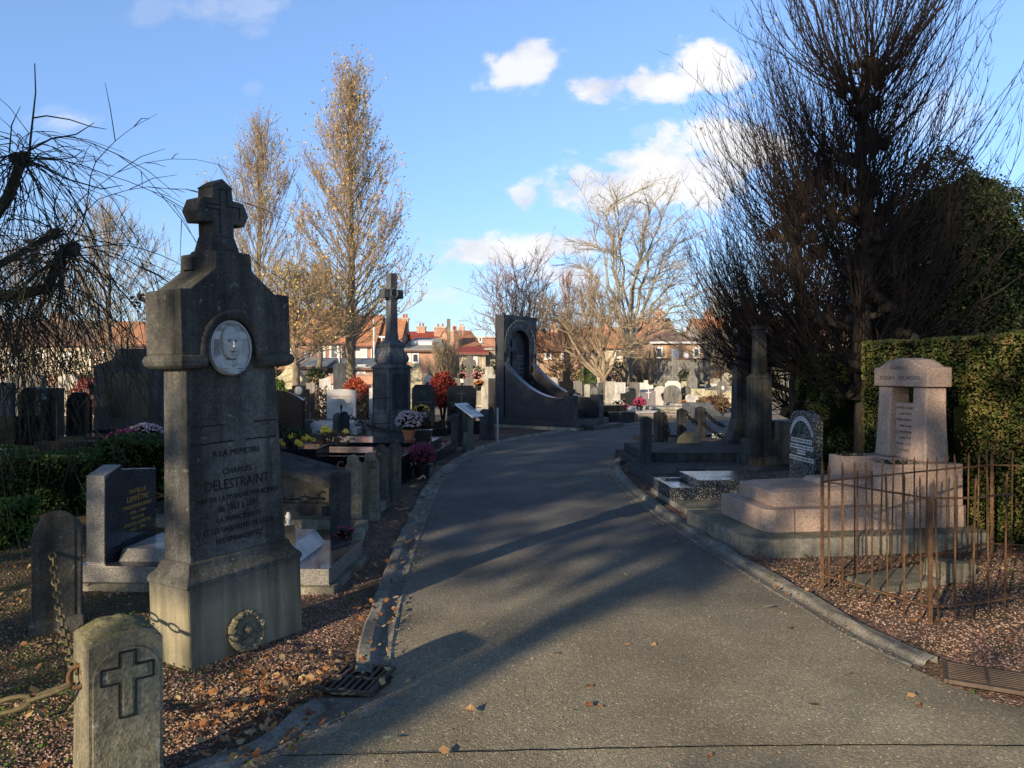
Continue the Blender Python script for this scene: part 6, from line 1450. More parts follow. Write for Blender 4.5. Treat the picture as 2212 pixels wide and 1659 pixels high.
def house(label, px0, px1, Y, depth, ez, rz, wall, roof, wins=(), chim=(), rot=0, kind='x', hip=0, name='brick_house', over=.25, extra=None, lean=0, group=None):
    x0_, x1_ = GX(px0,Y), GX(px1,Y); w_ = x1_-x0_; t = thing(name, label, 'house', (x0_, Y, 0), rot, group)
    wl = MB()
    if kind == 'x' or kind == 'hip' or kind == 'lean': wl.box(0,w_,0,depth,-.1,ez)
    if kind == 'x':
        for xa in (0, w_-.2): wl.add([(xa,0,ez),(xa,depth,ez),(xa,depth/2,rz-.06),(xa+.2,0,ez),(xa+.2,depth,ez),(xa+.2,depth/2,rz-.06)], [(0,1,2),(3,5,4),(0,3,4,1),(1,4,5,2),(2,5,3,0)])
    if kind == 'y': wl.prism([(0,-.1),(w_,-.1),(w_,ez),(w_/2,rz-.05),(0,ez)], 0, depth)
    if kind == 'flat': wl.box(0,w_,0,depth,-.1,ez)
    if kind == 'lean': wl.add([(.01,.01,ez),(w_-.01,.01,ez),(w_-.01,depth,ez),(.01,depth,ez),(w_-.01,depth,rz-.05),(.01,depth,rz-.05)], [(0,1,4,5),(0,5,3),(1,2,4),(2,3,5,4)])
    wo = wl.build('wall', M[wall], t)
    rf = MB(); o_ = over; th = .12
    if kind == 'x': 
        s_ = (rz-ez)/(depth/2)
        for sg in (0,1):
            ya, yb = (-o_, depth/2) if sg == 0 else (depth+o_, depth/2)
            za = ez-s_*o_; q = [(-o_,ya,za),(w_+o_,ya,za),(w_+o_,yb,rz),(-o_,yb,rz)]; rf.add(q+[(a,b,c_+th) for a,b,c_ in q], [(0,1,2,3),(4,7,6,5),(0,4,5,1),(1,5,6,2),(2,6,7,3),(3,7,4,0)])
    elif kind == 'hip':
        h_ = hip; b_ = [(-o_,-o_,ez),(w_+o_,-o_,ez),(w_+o_,depth+o_,ez),(-o_,depth+o_,ez),(h_,depth/2,rz),(w_-h_,depth/2,rz)]; rf.add(b_, [(0,1,5,4),(1,2,5),(2,3,4,5),(3,0,4),(0,3,2,1)])
    elif kind == 'y':
        s_ = (rz-ez)/(w_/2)
        for sg in (0,1):
            xa, xb = (-o_, w_/2) if sg == 0 else (w_+o_, w_/2); za = ez-s_*o_; q = [(xa,-o_*.3,za),(xa,depth+o_,za),(xb,depth+o_,rz),(xb,-o_*.3,rz)]; rf.add(q+[(a,b,c_+th) for a,b,c_ in q], [(0,1,2,3),(4,7,6,5),(0,4,5,1),(1,5,6,2),(2,6,7,3),(3,7,4,0)])
    elif kind == 'lean':
        q = [(-o_,-o_,ez-.02),(w_+o_,-o_,ez-.02),(w_+o_-lean,depth,rz),(-o_+lean,depth,rz)]; rf.add(q+[(a,b,c_+.08) for a,b,c_ in q], [(0,1,2,3),(4,7,6,5),(0,4,5,1),(1,5,6,2),(2,6,7,3),(3,7,4,0)])
    else: rf.box(-.15,w_+.15,-.15,depth+.15,ez+.001,ez+.18)
    ro = rf.build('roof', M[roof], t)
    if kind in ('x','hip','lean'): MB().box(-o_,w_+o_,-o_-.10,-o_-.005,ez-(.26 if kind == 'x' else .16),ez-(.10 if kind == 'x' else 0)).build('gutter', M['win_frame' if 'white eaves' in label else 'tile_br'], t)
    if kind in ('x','hip'):
        for fx_ in (.12, w_-.12): MB().tube([(fx_,-.08,.0),(fx_,-.08,ez-.2)], .05, 6).build('downpipe', M['win_frame' if int(px0) % 2 else 'alu'], t)
    for (a, b, c_, d, *m_) in wins:      # survey units
        xa, xb, za, zb = GX(a,Y)-x0_, GX(b,Y)-x0_, GZ(d,Y), GZ(c_,Y)
        f = MB().box(xa-.14,xb+.14,-.06,-.002,za-.14,zb+.16).build('window', M['win_frame'], t)
        MB().box(xa,xb,-.075,-.061,za,zb).build('pane', M[m_[0] if m_ else 'pane'], f)
        if xb-xa > .5 and not m_: MB().box((xa+xb)/2-.04,(xa+xb)/2+.04,-.09,-.076,za,zb).build('mullion', M['win_frame'], f)
        MB().box(xa-.2,xb+.2,-.14,-.062,za-.24,za-.141).build('sill', M['render_w'], f)
    for (cx_, z0_, z1_, w2, yf) in chim:
        xx = GX(cx_,Y)-x0_; c2 = MB().box(xx-w2/2,xx+w2/2,depth*yf-w2/2,depth*yf+w2/2,z0_,z1_).build('chimney', M['brick_or'], ro)
        MB().box(xx-w2/2-.06,xx+w2/2+.06,depth*yf-w2/2-.06,depth*yf+w2/2+.06,z1_+.001,z1_+.15).build('chimney_cap', M['render'], c2); 
        for q in (-.2,.2): MB().lathe([(.11,0),(.09,.35)], 8, c=(xx+q*w2,depth*yf,z1_+.151)).build('chimney_pot', M['terracotta'], c2)
    return t
house('long brick house with orange tile roof behind the autumn trees', 560, 742, 62, 8, 4.2, 7.0, 'brick', 'tile_or', [(662,670,761,777),(622,632,757,775,'blind'),(600,612,757,778),(690,700,748,770,'blind'),(716,728,745,772)], [(600,5.8,7.6,.7,.5)])
house('brick house with white roller blind window left of the cross monument', 743, 806, 63, 8, 4.0, 6.6, 'brick', 'tile_or', [(773,790,752,772,'blind'),(752,760,750,770)], [(748,5.4,7.0,.6,.4)])
house('narrow brick house with a white dormer behind the cross monument', 810, 862, 64, 6, 4.3, 6.3, 'brick_or', 'tile_or', [(815,835,730,742),(818,828,757,774,'blind'),(845,856,757,774)], [(864,5.0,6.3,.6,.5)])
o = MB().tube([(0,0,0),(0,0,5.9)], .09, 8).build('flue_pipe', M['win_frame'], loc=(GX(808,61.5),61.5,0)); tag(o, 'tall white flue pipe on the brick house left of the cross monument', 'pipe')
house('small brick annex with pale corrugated roof and skylight', 867, 953, 64, 5.5, 3.55, 4.75, 'brick_or', 'corr', [(878,884,766,777,'blind'),(893,902,766,781)], kind='lean', lean=.75)
MBq = MB().box(-.9,.9,-.5,.5,0,.28); o = MBq.build('skylight', M['win_frame'], loc=(GX(912,66),66.2,4.15)); o.rotation_euler.x = R(12); tag(o, 'flat white skylight on the corrugated roof', 'skylight')
house('terraced house with dark red tile roof behind the corrugated annex', 862, 952, 78, 9, 4.2, 6.0, 'brick', 'tile_red', [], [(899,5.6,6.5,.9,.5),(944,5.0,6.4,1.2,.4)])
house('brick gabled house with bright orange roof and skylight', 985, 1055, 68, 3.8, 3.85, 5.45, 'brick_or', 'tile_or', [], [(984,1.0,5.3,.5,.05)], rot=R(38), over=.08)
o = MB().box(-.14,.14,-.14,.14,0,6.3).build('chimney_flue', M['post_warm'], loc=(GX(969,66),66,0)); tag(o, 'slender square flue standing before the orange roofed house', 'chimney')
house('flat-roofed brick building right of the orange roofed house', 1030, 1092, 82, 8, 5.4, 5.5, 'brick', 'render_w', [(1036,1039,730,737)], kind='flat')
house('yellow outbuilding with a low red roof behind the far graves', 992, 1049, 60, 3, 3.2, 3.75, 'render', 'tile_red', [(1022,1028,772,786,'blind')], kind='lean', name='outbuilding', lean=0)
house('grey blockwork shed beside the yellow outbuilding', 1049.5, 1092, 60.5, 3, 3.45, 3.5, 'block', 'corr', kind='flat', name='outbuilding')
house('low shed with corrugated roof behind the autumn trees', 636, 700, 54, 3, 2.1, 2.7, 'render', 'corr', [(676,682,794,800)], kind='lean', name='outbuilding')
house('grey felt-roofed lean-to shed behind the conical tree trunk', 700, 806, 55, 3.5, 2.0, 2.7, 'brick', 'corr', [(733,740,795,803,'blind'),(776,786,792,806,'blind')], kind='lean', name='outbuilding')
house('pink-walled house with orange roof seen through the spreading tree', 1160, 1262, 72, 8, 3.9, 5.7, 'render_or', 'tile_or', [(1180,1188,760,772),(1215,1223,760,772,'blind')], [(1200,5.0,6.3,.8,.5)])
house('long house with rusty orange roof behind the low spreading tree', 1266, 1372, 74, 8, 4.2, 6.2, 'render', 'tile_or', [(1290,1298,758,770),(1330,1338,758,770)], [(1320,5.5,6.9,.8,.5)])
house('tall brick house with steep orange roof right of the pale tree', 1362, 1462, 76, 9, 4.9, 7.3, 'brick_or', 'tile_or', [(1385,1391,745,757)], [(1437,6.3,7.9,1.0,.35)], kind='x')
house('cream house with brown hipped roof and white eaves', 1408, 1522, 64, 8, 4.25, 5.5, 'render_or', 'tile_br', [(1419,1428,753,771),(1454,1463,758,771,'blind'),(1500,1508,754,770)], kind='hip', hip=2.2, name='rendered_house')
t = thing('satellite_dish', 'round white satellite dish on the cream house', 'satellite dish', (GX(1484,63.5),63.5,3.1)); MB().lathe([(.0,-.05),(.18,-.03),(.32,.06),(.0,.0)], 16).xf(Matrix.Rotation(R(75),4,'X')).build('dish', M['win_frame'], t, smooth=True); MB().tube([(0,.05,0),(0,.45,-.1)], .03, 6).build('bracket', M['alu'], t)
house('white gabled house with orange roof behind the right posts', 1524, 1606, 67, 9, 4.4, 6.6, 'render_w', 'tile_or', [(1540,1550,748,764),(1570,1580,748,764)], kind='x', name='rendered_house', chim=[(1560,6.0,7.2,.8,.5)])
house('cream walled house seen between the pollard trunks', 1610, 1870, 58, 8, 4.2, 6.2, 'render', 'tile_br', [(1640,1652,745,762),(1700,1712,745,762),(1760,1772,745,762)], name='rendered_house')
house('brick house with orange roof at far left behind the weeping twigs', 205, 372, 58, 8, 3.9, 5.7, 'brick_or', 'tile_or', [(250,262,765,785,'blind'),(300,312,765,785),(225,235,765,785)], [(330,5,6.4,.8,.5)])
house('drab blockwork house at the left edge behind the weeping twigs', -60, 200, 60, 8, 4.0, 5.9, 'render', 'tile_br', [(20,32,765,785),(80,92,765,785),(140,152,765,785,'blind')], [(60,5,6.5,.8,.5)], name='rendered_house')
house('brick house hidden behind the large memorial', 376, 556, 61, 8, 4.2, 6.4, 'brick', 'tile_or', [(400,412,755,775)])
rg = random.Random(55)
for k in range(15):
    p0 = -350+k*215+rg.uniform(-20,20)
    house('distant house in the roof line behind the nearer houses', p0, p0+rg.uniform(120,190), 112+rg.uniform(-4,8), 9, 4.6, rg.uniform(6.8,8.2), rg.choice(['brick','block','brick_or']), rg.choice(['tile_or','tile_br','tile_red']), [], [(p0+60,6.5,9.0,.9,.5)], group='distant houses')
# cemetery wall
t = thing('cemetery_wall', 'grey rendered cemetery wall with dark coping behind the twin crosses', 'wall', (GX(1362,57),57,0)); MB().box(0,17,0,.35,-.1,2.62).build('panel', M['wall_grey'], t); MB().box(-.06,17.06,-.06,.41,2.62,2.74).build('coping', M['tile_br'], t)
t = thing('cemetery_wall', 'low brick cemetery wall behind the left hand graves', 'wall', (GX(-40,50),50,0)); MB().box(0,30,0,.3,-.1,1.5).build('panel', M['brick_or'], t); MB().box(-.05,30.05,-.05,.35,1.5,1.6).build('coping', M['wall_grey'], t)

# bushes
def bush(label, px, Y, w_, h_, mat, n, s_, seed, zb=0, trunk=False, name='bush', rough=.16, d_=None):
    t = thing(name, label, 'bush', (GX(px,Y), Y, zb)); rg = random.Random(seed); d_ = d_ or w_*.8; st = MB()
    z0_ = h_*.35 if trunk else 0
    for k in range(9 if trunk else 6):
        a = rg.random()*2*PI; st.tube([(0,0,-.05),(math.cos(a)*w_*.12, math.sin(a)*w_*.12, h_*.4),(math.cos(a)*w_*.33, math.sin(a)*w_*.33, h_*.8)], [.03,.022,.008], 4)
    st.build('stems', M['twig_mid'] if not trunk else M['twig_dark'], t); lf = MB()
    for k in range(n):
        d = Vector((rg.gauss(0,1), rg.gauss(0,1), rg.gauss(0,1))).normalized(); q = rg.uniform(.45,1)**.5*(1+rough*2*noise.noise(d*2.5+Vector((seed,0,0))))
        lf.leaf((d.x*w_/2*q, d.y*d_/2*q, z0_+(h_-z0_)/2*(1+d.z*q)), s_*rg.uniform(.6,1.3), rg)
    lf.build('foliage', M[mat], t); return t
def sh(px0, px1, py0, Y): return (px0+px1)/2, Y, (px1-px0)*Y/F, GZ(py0,Y)
for lab, a, b, c_, Y, mat, n, s_, tr in [
    ('scarlet bush glowing in the sun behind the light granite headstone',738,798,818,25.5,'bush_orange',1600,.10,True),
    ('crimson small maple between the two black headstones',926,988,805,23.5,'bush_red',2300,.10,True),
    ('pale scarlet shrub left of the cross monument',798,826,820,27,'bush_orange',500,.09,False),
    ('dry brown hydrangea bush beside the speckled headstone',668,720,838,24.5,'bush_dry',1300,.09,False),
    ('dry brown bush right of the light granite headstone',768,806,852,24.5,'bush_dry',900,.09,False),
    ('bright green clipped shrub just right of the memorial',584,622,816,25,'bush_green',1500,.09,False),
    ('dark conifer bush behind the cream pedestal, left side',575,618,792,38,'bush_dark',1200,.14,False),
    ('dark evergreen bush between cream pedestal and tree trunk',655,712,790,39,'bush_dark',1700,.14,False),
    ('sunlit green bush behind the grey stone cross',985,1045,774,44,'bush_green',1300,.14,False),
    ('dark green shrub right of the grey stone cross',1040,1082,782,46,'bush_dark',800,.14,False),
    ('green shrub behind the small headstones right of the stele',1240,1288,790,47,'bush_green',900,.14,False),
    ('yellowish bush below the low spreading tree',1180,1250,780,52,'bush_dry',1200,.16,False),
    ('tawny bush under the pale bare tree',1300,1350,785,50,'bush_dry',1000,.15,False),
    ('tawny scrub left of the cemetery wall',1310,1365,776,54,'bush_dry',1200,.15,False),
    ('dark bush at the foot of the cemetery wall',1360,1400,805,53,'bush_dark',700,.14,False),
    ('golden low shrubs in front of the cemetery wall',1405,1450,830,44,'bush_green',700,.12,False),
    ('olive bush behind the twin crosses',1462,1492,795,50,'bush_dark',700,.14,False),
    ('brown hydrangea bush beside the sloping grey slab',1505,1580,853,31,'bush_dry',2200,.10,False),
    ('red leaved shrub behind the black clipped headstone',150,215,815,28,'bush_red',900,.11,False),
    ('scrubby tan bush at the right end of the far graves',1530,1600,800,50,'bush_dry',1300,.15,False)]:
    px, Y, w_, h_ = sh(a, b, c_, Y); bush(lab, px, Y, w_, h_, mat, n, s_, int(a), trunk=tr)
# dry reed-like shrub
# hero graves of the sunlit field ------------------------------------------
def hg(label, mat, px0, px1, py0, Y, kind='rect', d=.14, rot=0, zb=0, bm=None, slab=None, rise=None, group=None, name='headstone', extra=None):
    w_ = (px1-px0)*Y/F; h_ = GZ(py0,Y)-zb; r_ = R(rot); px = (px0+px1)/2
    pr = {'rect':lambda: p_rect(w_,h_), 'arch':lambda: p_arch(w_,h_,rise or w_*.4), 'seg':lambda: p_seg(w_,h_,rise or w_*.12), 'gable':lambda: p_gable(w_,h_,rise or w_*.3), 'clip':lambda: p_gable(w_,h_,rise or w_*.18,flat=w_*.6),
          'wave':lambda: p_wave(w_,h_,rise or w_*.2), 'step':lambda: p_step(w_,h_,w_*.55,h_*.18), 'cross':lambda: p_cross(w_*.28,h_,w_,h_*.68,w_*.26), 'shoulder':lambda: p_arch(w_,h_,w_*.36,sh=w_*.12)}[kind]()
    t = thing(name, label, 'headstone' if name == 'headstone' else 'grave', (GX(px,Y), Y, zb), r_, group)
    MB().prism(pr, 0, d).build('stele', M[mat], t, .01)
    MB().box(-w_*.62,w_*.62,-.08,d+.08,-zb-.02,.10).build('base', M[bm or mat], t, .01)
    if slab: 
        sw, sl, szh, smat = slab; MB().box(-sw/2,sw/2,-sl-.08,-.082,-zb-.02,szh).build('slab', M[smat], t, .01)
    return t
def cross_stone(label, mat, px, Y, ptop, pdie, pw, dw, span, rot=0):
    t = thing('cross_monument', label, 'monument', (GX(px,Y),Y,0), R(rot)); zt, zd = GZ(ptop,Y), GZ(pdie,Y)
    MB().prism(p_gable(dw, zd, .15*dw+.1, flat=pw*1.3), -.16, .16).build('pedestal', M[mat], t, .015); MB().box(-dw*.62,dw*.62,-.26,.26,-.02,.25).build('base', M[mat], t, .015)
    h_ = zt-zd; MB().prism([(-pw*.8,zd),(pw*.8,zd),(pw*.5,zd+h_*.3),(pw*.5,zd+h_*.56),(span/2-.06,zd+h_*.53),(span/2,zd+h_*.68),(span/2-.06,zd+h_*.83),(pw*.5,zd+h_*.80),(pw*.62,zd+h_*.97),(0,zt+.03),(-pw*.62,zd+h_*.97),(-pw*.5,zd+h_*.80),(-span/2+.06,zd+h_*.83),(-span/2,zd+h_*.68),(-span/2+.06,zd+h_*.53),(-pw*.5,zd+h_*.56),(-pw*.5,zd+h_*.3)], -.08, .08).build('cross', M[mat], t, .01)
    return t
cross_stone('left of the twin grey stone crosses near the cemetery wall', 'midstone', 1456, 40, 774, 812, .22, .48, .72, 4)
cross_stone('right of the twin grey stone crosses near the cemetery wall', 'midstone', 1495, 40.5, 783, 812, .22, .50, .66, 8)
cross_stone('grey stone cross on a wide pedestal left of the stele', 'midstone', 1014, 34, 769, 815, .28, .50, .60, 10)
cross_stone('small pale cross far behind the left graves', 'pale', 1283, 48, 795, 815, .18, .4, .5, 0)
t = hg('mottled grey narrow stele with a small figure of Christ on the cross above', 'bluegrey', 720, 746, 785, 30, 'clip', .2, 10); zb_ = GZ(785,30)
MB().prism(p_cross(.10,.60,.42,.40,.12,z=zb_), .04, .12).build('cross', M['midstone'], t, .01); MB().tube([(-.18,.0,zb_+.46),(0,.0,zb_+.34),(.18,.0,zb_+.46)], .025, 5).tube([(0,.0,zb_+.40),(0,.0,zb_+.2),(.01,.0,zb_+.02)], [.05,.04,.02], 6).blob((0,-.01,zb_+.46), .045, 1).build('christ_figure', M['whitest'], t, smooth=True)
t = thing('monument', 'cream stone pedestal monument with flared neck between memorial and tree', 'monument', (GX(631,33),33,0)); MB().box(-.48,.48,-.4,.4,-.02,1.25).frus((-.56,.56,-.48,.48),1.25,(-.60,.60,-.52,.52),1.38).frus((-.60,.60,-.52,.52),1.38,(-.40,.40,-.34,.34),1.55).frus((-.40,.40,-.34,.34),1.55,(-.22,.22,-.2,.2),1.80).frus((-.22,.22,-.2,.2),1.80,(-.26,.26,-.22,.22),2.25).frus((-.26,.26,-.22,.22),2.25,(-.1,.1,-.1,.1),2.45).build('pedestal', M['cream'], t, .015)
H = [('pale broken column-like slab in full sun','pale',1308,1329,824,34,'rect',2,None),('dark speckled headstone with wavy top, terracotta pot before it','black_speck',1341,1374,843,33,'wave',2,(1.0,1.5,.12,'darkstone')),
 ('mauve wavy headstone with a white cross','gran_purple',1386,1416,842,33.5,'wave',-3,(1.0,1.8,.14,'gran_purple')),('small white clipped headstone on a dark foot','whitest',1482,1507,852,32,'clip',2,(.7,.5,.22,'darkstone')),
 ('grey arched headstone with a light quatrefoil','midstone',1551,1572,823,38,'arch',4,(.9,1.6,.15,'midstone')),('pale pointed headstone behind the grey arched one','pale',1561,1582,804,48,'gable',0,None),
 ('bluish slanted slab headstone near the arched stone','bluegrey',1524,1549,834,39,'wave',-5,None),('white box tomb with moulded lid behind the broken column','whitest',1329,1352,826,38,'rect',12,None),
 ('streaked grey slab right of the white box tomb','midstone',1365,1382,826,39,'rect',0,None),('tall pale slab left of the broken column','bluegrey',1293,1303,826,37,'rect',0,None),
 ('blue-grey arched headstone under the spreading tree','bluegrey',1296,1317,808,44,'gable',0,None),('pale grey slab immediately right of the stele wings','pale',1262,1275,830,37,'seg',0,None),
 ('mottled stone between the column and the stele wing','midstone',1277,1292,836,36,'gable',5,None),('brownish rough headstone beyond the stele wing','midstone',1240,1258,822,39,'arch',0,None),
 ('large pale stepped stone right of the cross monument','cream',882,912,785,35,'step',4,None),('pale stone with brass plate left of the stele','pale',1040,1072,792,32,'step',2,None),
 ('small white round headstone with a black cross','whitest',916,932,810,38,'arch',0,None),('white headstone just above the scarlet bush','whitest',690,715,814,31,'wave',10,None),
 ('dark arched stone behind the red bush','darkstone',924,935,790,44,'arch',0,None),('pale framed stone behind the crimson maple','pale',941,962,790,45,'clip',0,None),
 ('small grey rounded stone between the twin crosses','midstone',1475,1492,834,38,'arch',5,None),('cream slab behind the right twin cross','cream',1472,1484,824,45,'rect',0,None),
 ('white low headstone left of the pointed one','pale',1535,1556,817,49,'seg',0,None),('white small stone right of the mauve headstone','whitest',1418,1428,836,40,'seg',0,None),
 ('mid grey stone left of the cross on wide pedestal','midstone',976,996,816,36,'seg',6,None),('pale stone right of the cross on wide pedestal','pale',1028,1042,815,37,'arch',0,None),
 ('pale slab with flat top half behind the black cross stone','pale',1186,1205,815,35,'seg',0,None),('tan slab behind the left stele wing','pale',1168,1184,824,34,'arch',0,None)]
for lab, mat, a, b, c_, Y, kd, ro, sl in H: 
    t = hg(lab, mat, a, b, c_, Y, kd, .16 if 'box tomb' not in lab else .9, ro, slab=sl)
    if 'white cross' in lab: MB().prism(p_cross(.03,.38,.20,.27,.03,z=.50), -.012, 0).build('cross', M['white_plate'], t)
    if 'quatrefoil' in lab: MB().prism(p_cross(.07,.2,.16,.11,.07,z=.80), -.012, 0).build('quatrefoil', M['white_plate'], t)
    if 'black cross' in lab: MB().prism(p_cross(.07,.36,.24,.24,.07,z=.85), -.02, 0).build('cross', M['black'], t)
t = thing('cross_monument', 'short black granite cross monument on a dark block behind the right stele wing', 'monument', (GX(1224,30),30,0), R(4)); MB().box(-.36,.36,0,.35,-.02,.98).box(-.28,.28,.02,.33,.98,1.30).build('pedestal', M['black'], t, .01); MB().box(-.14,.14,.05,.28,1.30,1.70).build('cross_top', M['black'], t, .01)
# flat polished slabs catching the sky, and a leaning plate
for lab, px, Y, w_, l_, z_, mat, ro in [('white polished flat slab beside the magenta flowers',1376,29.5,1.0,1.9,.20,'slab_sky',20),('pinkish flat slab near the far road edge',1424,28.6,1.9,1.2,.12,'pink',12),('pale stone kerb slab in front of the white clipped headstone',1440,31.5,1.6,1.6,.26,'pale',5),
        ('bright flat slab right beside the far road',1352,28.6,.9,1.2,.10,'slab_sky',18),('grey flat slab behind the magenta flowers',1350,31.5,1.0,1.8,.25,'gran_light',12),('cream flat slab between the twin crosses and the road',1470,30.5,1.2,1.2,.15,'cream',8),
        ('light polished slab tilted up left of the stele',1038,27.0,.7,1.2,.36,'slab_sky',25),('pale flat slab behind the light granite headstone',790,27,1.0,1.8,.30,'pale',5),('white flat slab near the brown hydrangea',1545,33,1.4,1.8,.14,'gran_light',6)]:
    t = thing('flat_tomb', lab, 'tomb', (GX(px,Y),Y,0), R(ro)); MB().box(-w_/2-.08,w_/2+.08,-l_/2-.08,l_/2+.08,-.02,z_*.6).build('base', M['midstone'], t, .01); MB().box(-w_/2,w_/2,-l_/2,l_/2,z_*.6,z_).build('slab', M[mat], t, .01)
t = thing('flat_tomb', 'leaning grey trapezoid slab at the far road edge behind the right posts', 'tomb', (GX(1518,28.7),28.7,0), R(-4)); MB().add([(-.75,0,.02),(.75,0,.02),(.42,.9,.50),(-.62,.9,.50),(-.75,.1,-.02),(.75,.1,-.02),(.42,1.0,.42),(-.62,1.0,.42)], [(0,1,2,3),(4,7,6,5),(0,4,5,1),(1,5,6,2),(2,6,7,3),(3,7,4,0)]).build('slab', M['bluegrey'], t, .008)
for lab, px, py, Y, r_, pm, pet, n, sh_ in [('magenta chrysanthemum ball among the sunlit slabs',1382,869,29.5,.24,'blackpot','fl_magenta',150,'rose'),('pink flowers in a pale pot below the left twin cross',1461,852,37,.26,'whitest','fl_rose',60,'ball'),
        ('orange pot plant with dark leaves beside the twin crosses',1483,858,36,.24,'terracotta','fl_orange',14,'ball'),('pink and white flowers in a dark vase by the slim pole',1293,866,29.5,.20,'blackpot','fl_rose',40,'ball'),('white and purple flowers on the low slab by the pole',1333,874,28.5,.26,'blackpot','fl_white',40,'ball'),
        ('small white and wine flowers near the magenta ball',1350,880,28.2,.16,'blackpot','fl_magenta',24,'ball'),('tiny terracotta pot before the dark wavy headstone',1347,867,31.8,.12,'terracotta','fl_orange',10,'ball'),('round green-brown pot plant near the mauve headstone',1434,853,36,.18,'blackpot','fl_brown',0,'ball'),
        ('pink blooms on the speckled headstone slab',652,872,20.3,.13,'blackpot','fl_rose',30,'ball'),('pale pink bouquet right of the grey cross pedestal',1030,812,31,.22,'whitest','fl_rose',40,'ball'),('orange chrysanthemums right of the crimson maple',1034,828,29,.20,'blackpot','fl_orange',50,'ball'),
        ('salmon flowers left of the grey cross pedestal',999,812,32,.2,'whitest','fl_rose',30,'ball'),('yellow flower tuft near the white clipped headstone',1478,870,31,.15,'blackpot','fl_orange',30,'ball'),('pink flowers against the black clipped headstone',199,835,21,.14,'blackpot','fl_magenta',24,'ball')]:
    zb_ = max(0, GZ(py,Y)-r_*.8-.12); potted((GX(px,Y),Y,zb_), lab, r_*.55, .16, pm, r_, r_*.55, pet, n=n, fs=r_*.14, leaves=120, seed=px, shape=sh_)
# the rest of the field: rows of small sunlit graves
rg = random.Random(91); kinds = ['rect','arch','seg','gable','clip','wave','shoulder','cross','step']; mats = ['pale','midstone','whitest','bluegrey','gran_light','pale','midstone','darkstone','gran_purple','cream','black_speck']
mname = {'pale':'pale limestone','midstone':'weathered grey','whitest':'white marble','bluegrey':'blue-grey','gran_light':'light granite','darkstone':'dark stone','gran_purple':'mauve granite','cream':'cream stone','black_speck':'speckled black'}
kname = {'rect':'square-topped','arch':'round-arched','seg':'gently curved','gable':'pointed','clip':'clipped-corner','wave':'wavy-topped','shoulder':'shouldered','cross':'cross-shaped','step':'stepped'}
seen = {}
for row, Y in enumerate([35.5,38,41,43.5,47,51]):
    X = -.10*Y
    px = 845
    while px < 1600:
        px += rg.uniform(20,44)*40/Y*(1 if px > 1160 else 1.2)
        if px > 1580: break
        if 1075 < px < 1165: continue
        if any(abs(px-(a+b)/2) < (b-a)/2+9 and Y <= Yh+1.5 for _, _, a, b, _, Yh, _, _, _ in H): continue
        m_, k_ = rg.choice(mats), rg.choice(kinds); w_px = rg.uniform(.45,.85)*F/Y; hh = rg.uniform(.65,1.25); key = (m_, k_)
        side = 'right of the tall stele' if px > 1120 else 'left of the tall stele'
        lab = '%s %s headstone in the far sunlit rows %s' % (mname[m_], kname[k_], side)
        hg(lab, m_, px-w_px/2, px+w_px/2, HY-(hh-EYE)*F/Y, Y+rg.uniform(-.5,.5), k_, .14, rg.uniform(-12,14), slab=(rg.uniform(.7,1.0), rg.uniform(1.3,1.9), rg.uniform(.12,.3), rg.choice(['midstone','gran_light','bluegrey','pale'])) if Y < 44 else None, group=lab+' group')
for k in range(30):
    px, Y = rg.uniform(1330,1590), rg.uniform(34,50); m_, k_ = rg.choice(['pale','whitest','gran_light','cream','midstone']), rg.choice(kinds[:7]); w_px = rg.uniform(.5,.85)*F/Y; lab = '%s %s headstone crowded below the cemetery wall' % (mname[m_], kname[k_])
    hg(lab, m_, px-w_px/2, px+w_px/2, HY-(rg.uniform(.7,1.2)-EYE)*F/Y, Y, k_, .14, rg.uniform(-8,16), group=lab+' group')
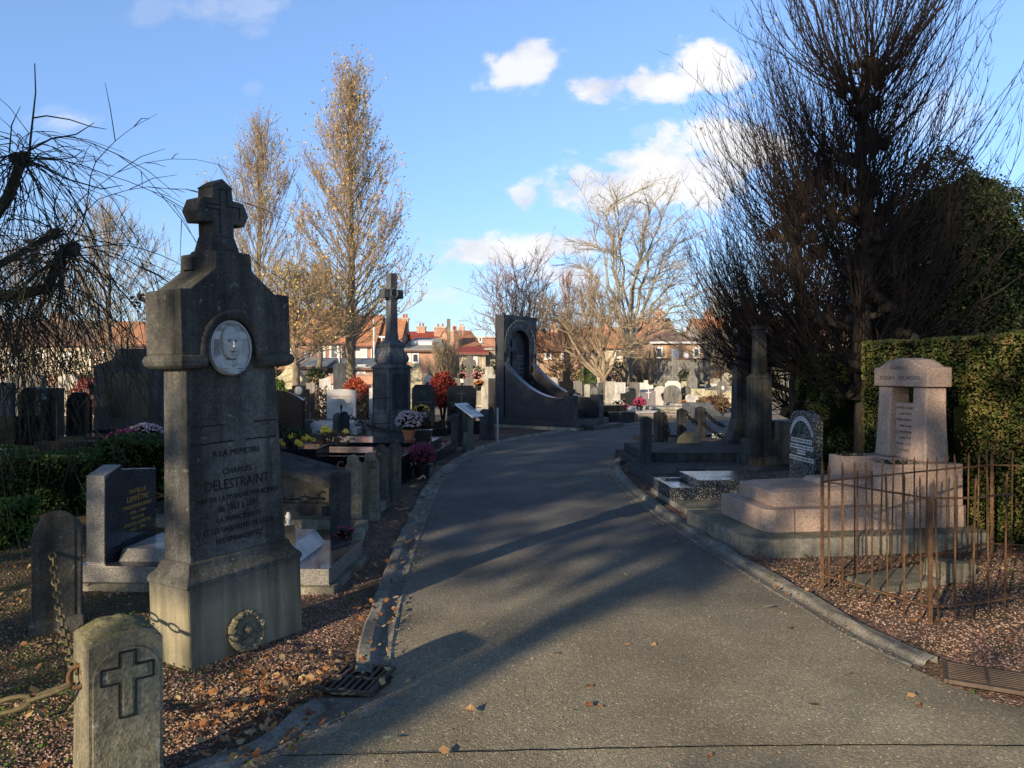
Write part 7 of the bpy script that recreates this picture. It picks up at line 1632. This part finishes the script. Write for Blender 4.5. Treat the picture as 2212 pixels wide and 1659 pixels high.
for k in range(16):
    px, Y = rg.uniform(560,840), rg.uniform(30,46)
    m_, k_ = rg.choice(mats[:6]), rg.choice(kinds[:6]); w_px = rg.uniform(.5,.8)*F/Y; lab = '%s %s headstone behind the autumn tree trunks' % (mname[m_], kname[k_])
    hg(lab, m_, px-w_px/2, px+w_px/2, HY-(rg.uniform(.7,1.2)-EYE)*F/Y, Y, k_, .14, rg.uniform(-10,14), group=lab+' group')
for k in range(12):
    px, Y = rg.uniform(5,330), rg.uniform(24,40); m_, k_ = rg.choice(mats[:6]), rg.choice(kinds[:6]); w_px = rg.uniform(.6,1.0)*F/Y; lab = '%s %s headstone beyond the weeping tree' % (mname[m_], kname[k_])
    hg(lab, m_, px-w_px/2, px+w_px/2, HY-(rg.uniform(.9,1.6)-EYE)*F/Y, Y, k_, .16, rg.uniform(-10,14), group=lab+' group')

for k, (px, Y, w_, h_) in enumerate([(30,46,4.5,3.2),(120,48,5,2.8),(210,44,4,3.4),(300,47,4,2.6),(1640,44,3.4,2.6),(1720,46,4,3.0),(1800,45,4,3.2)]):
    bush('tangled olive-brown thicket beyond the %s' % ('weeping tree' if px < 400 else 'pollard trees'), px, Y, w_, h_, 'bush_dry' if k % 2 else 'bush_dark', 1500, .16, 300+k)['group'] = 'thickets beyond the %s' % ('weeping tree' if px < 400 else 'pollard trees')

for k, (px, Y, z0_, h_) in enumerate([(690,66,6.9,1.6),(905,82,6.0,1.5),(1000,70,5.4,1.4),(1325,78,6.2,1.6),(1440,80,7.3,1.4),(330,62,5.7,1.5),(1215,76,5.7,1.3)]):
    t = thing('aerial', ['comb-like television aerial above the long tiled roof','thin television aerial on the dark red roof','thin aerial on the bright orange roof','aerial over the roof behind the spreading tree','aerial over the tall brick house','aerial above the roof at far left','aerial above the pink-walled house'][k], 'aerial', (GX(px,Y),Y,z0_-.3))
    mb = MB(); mb.tube([(0,0,0),(0,0,h_)], .025, 5); mb.tube([(-.45,0,h_-.1),(.45,0,h_-.1)], .018, 4)
    for q in range(5): mb.tube([(-.4+.2*q,-.18,h_-.1),(-.4+.2*q,.18,h_-.1)], .014, 4)
    mb.build('mast', M['alu'], t)
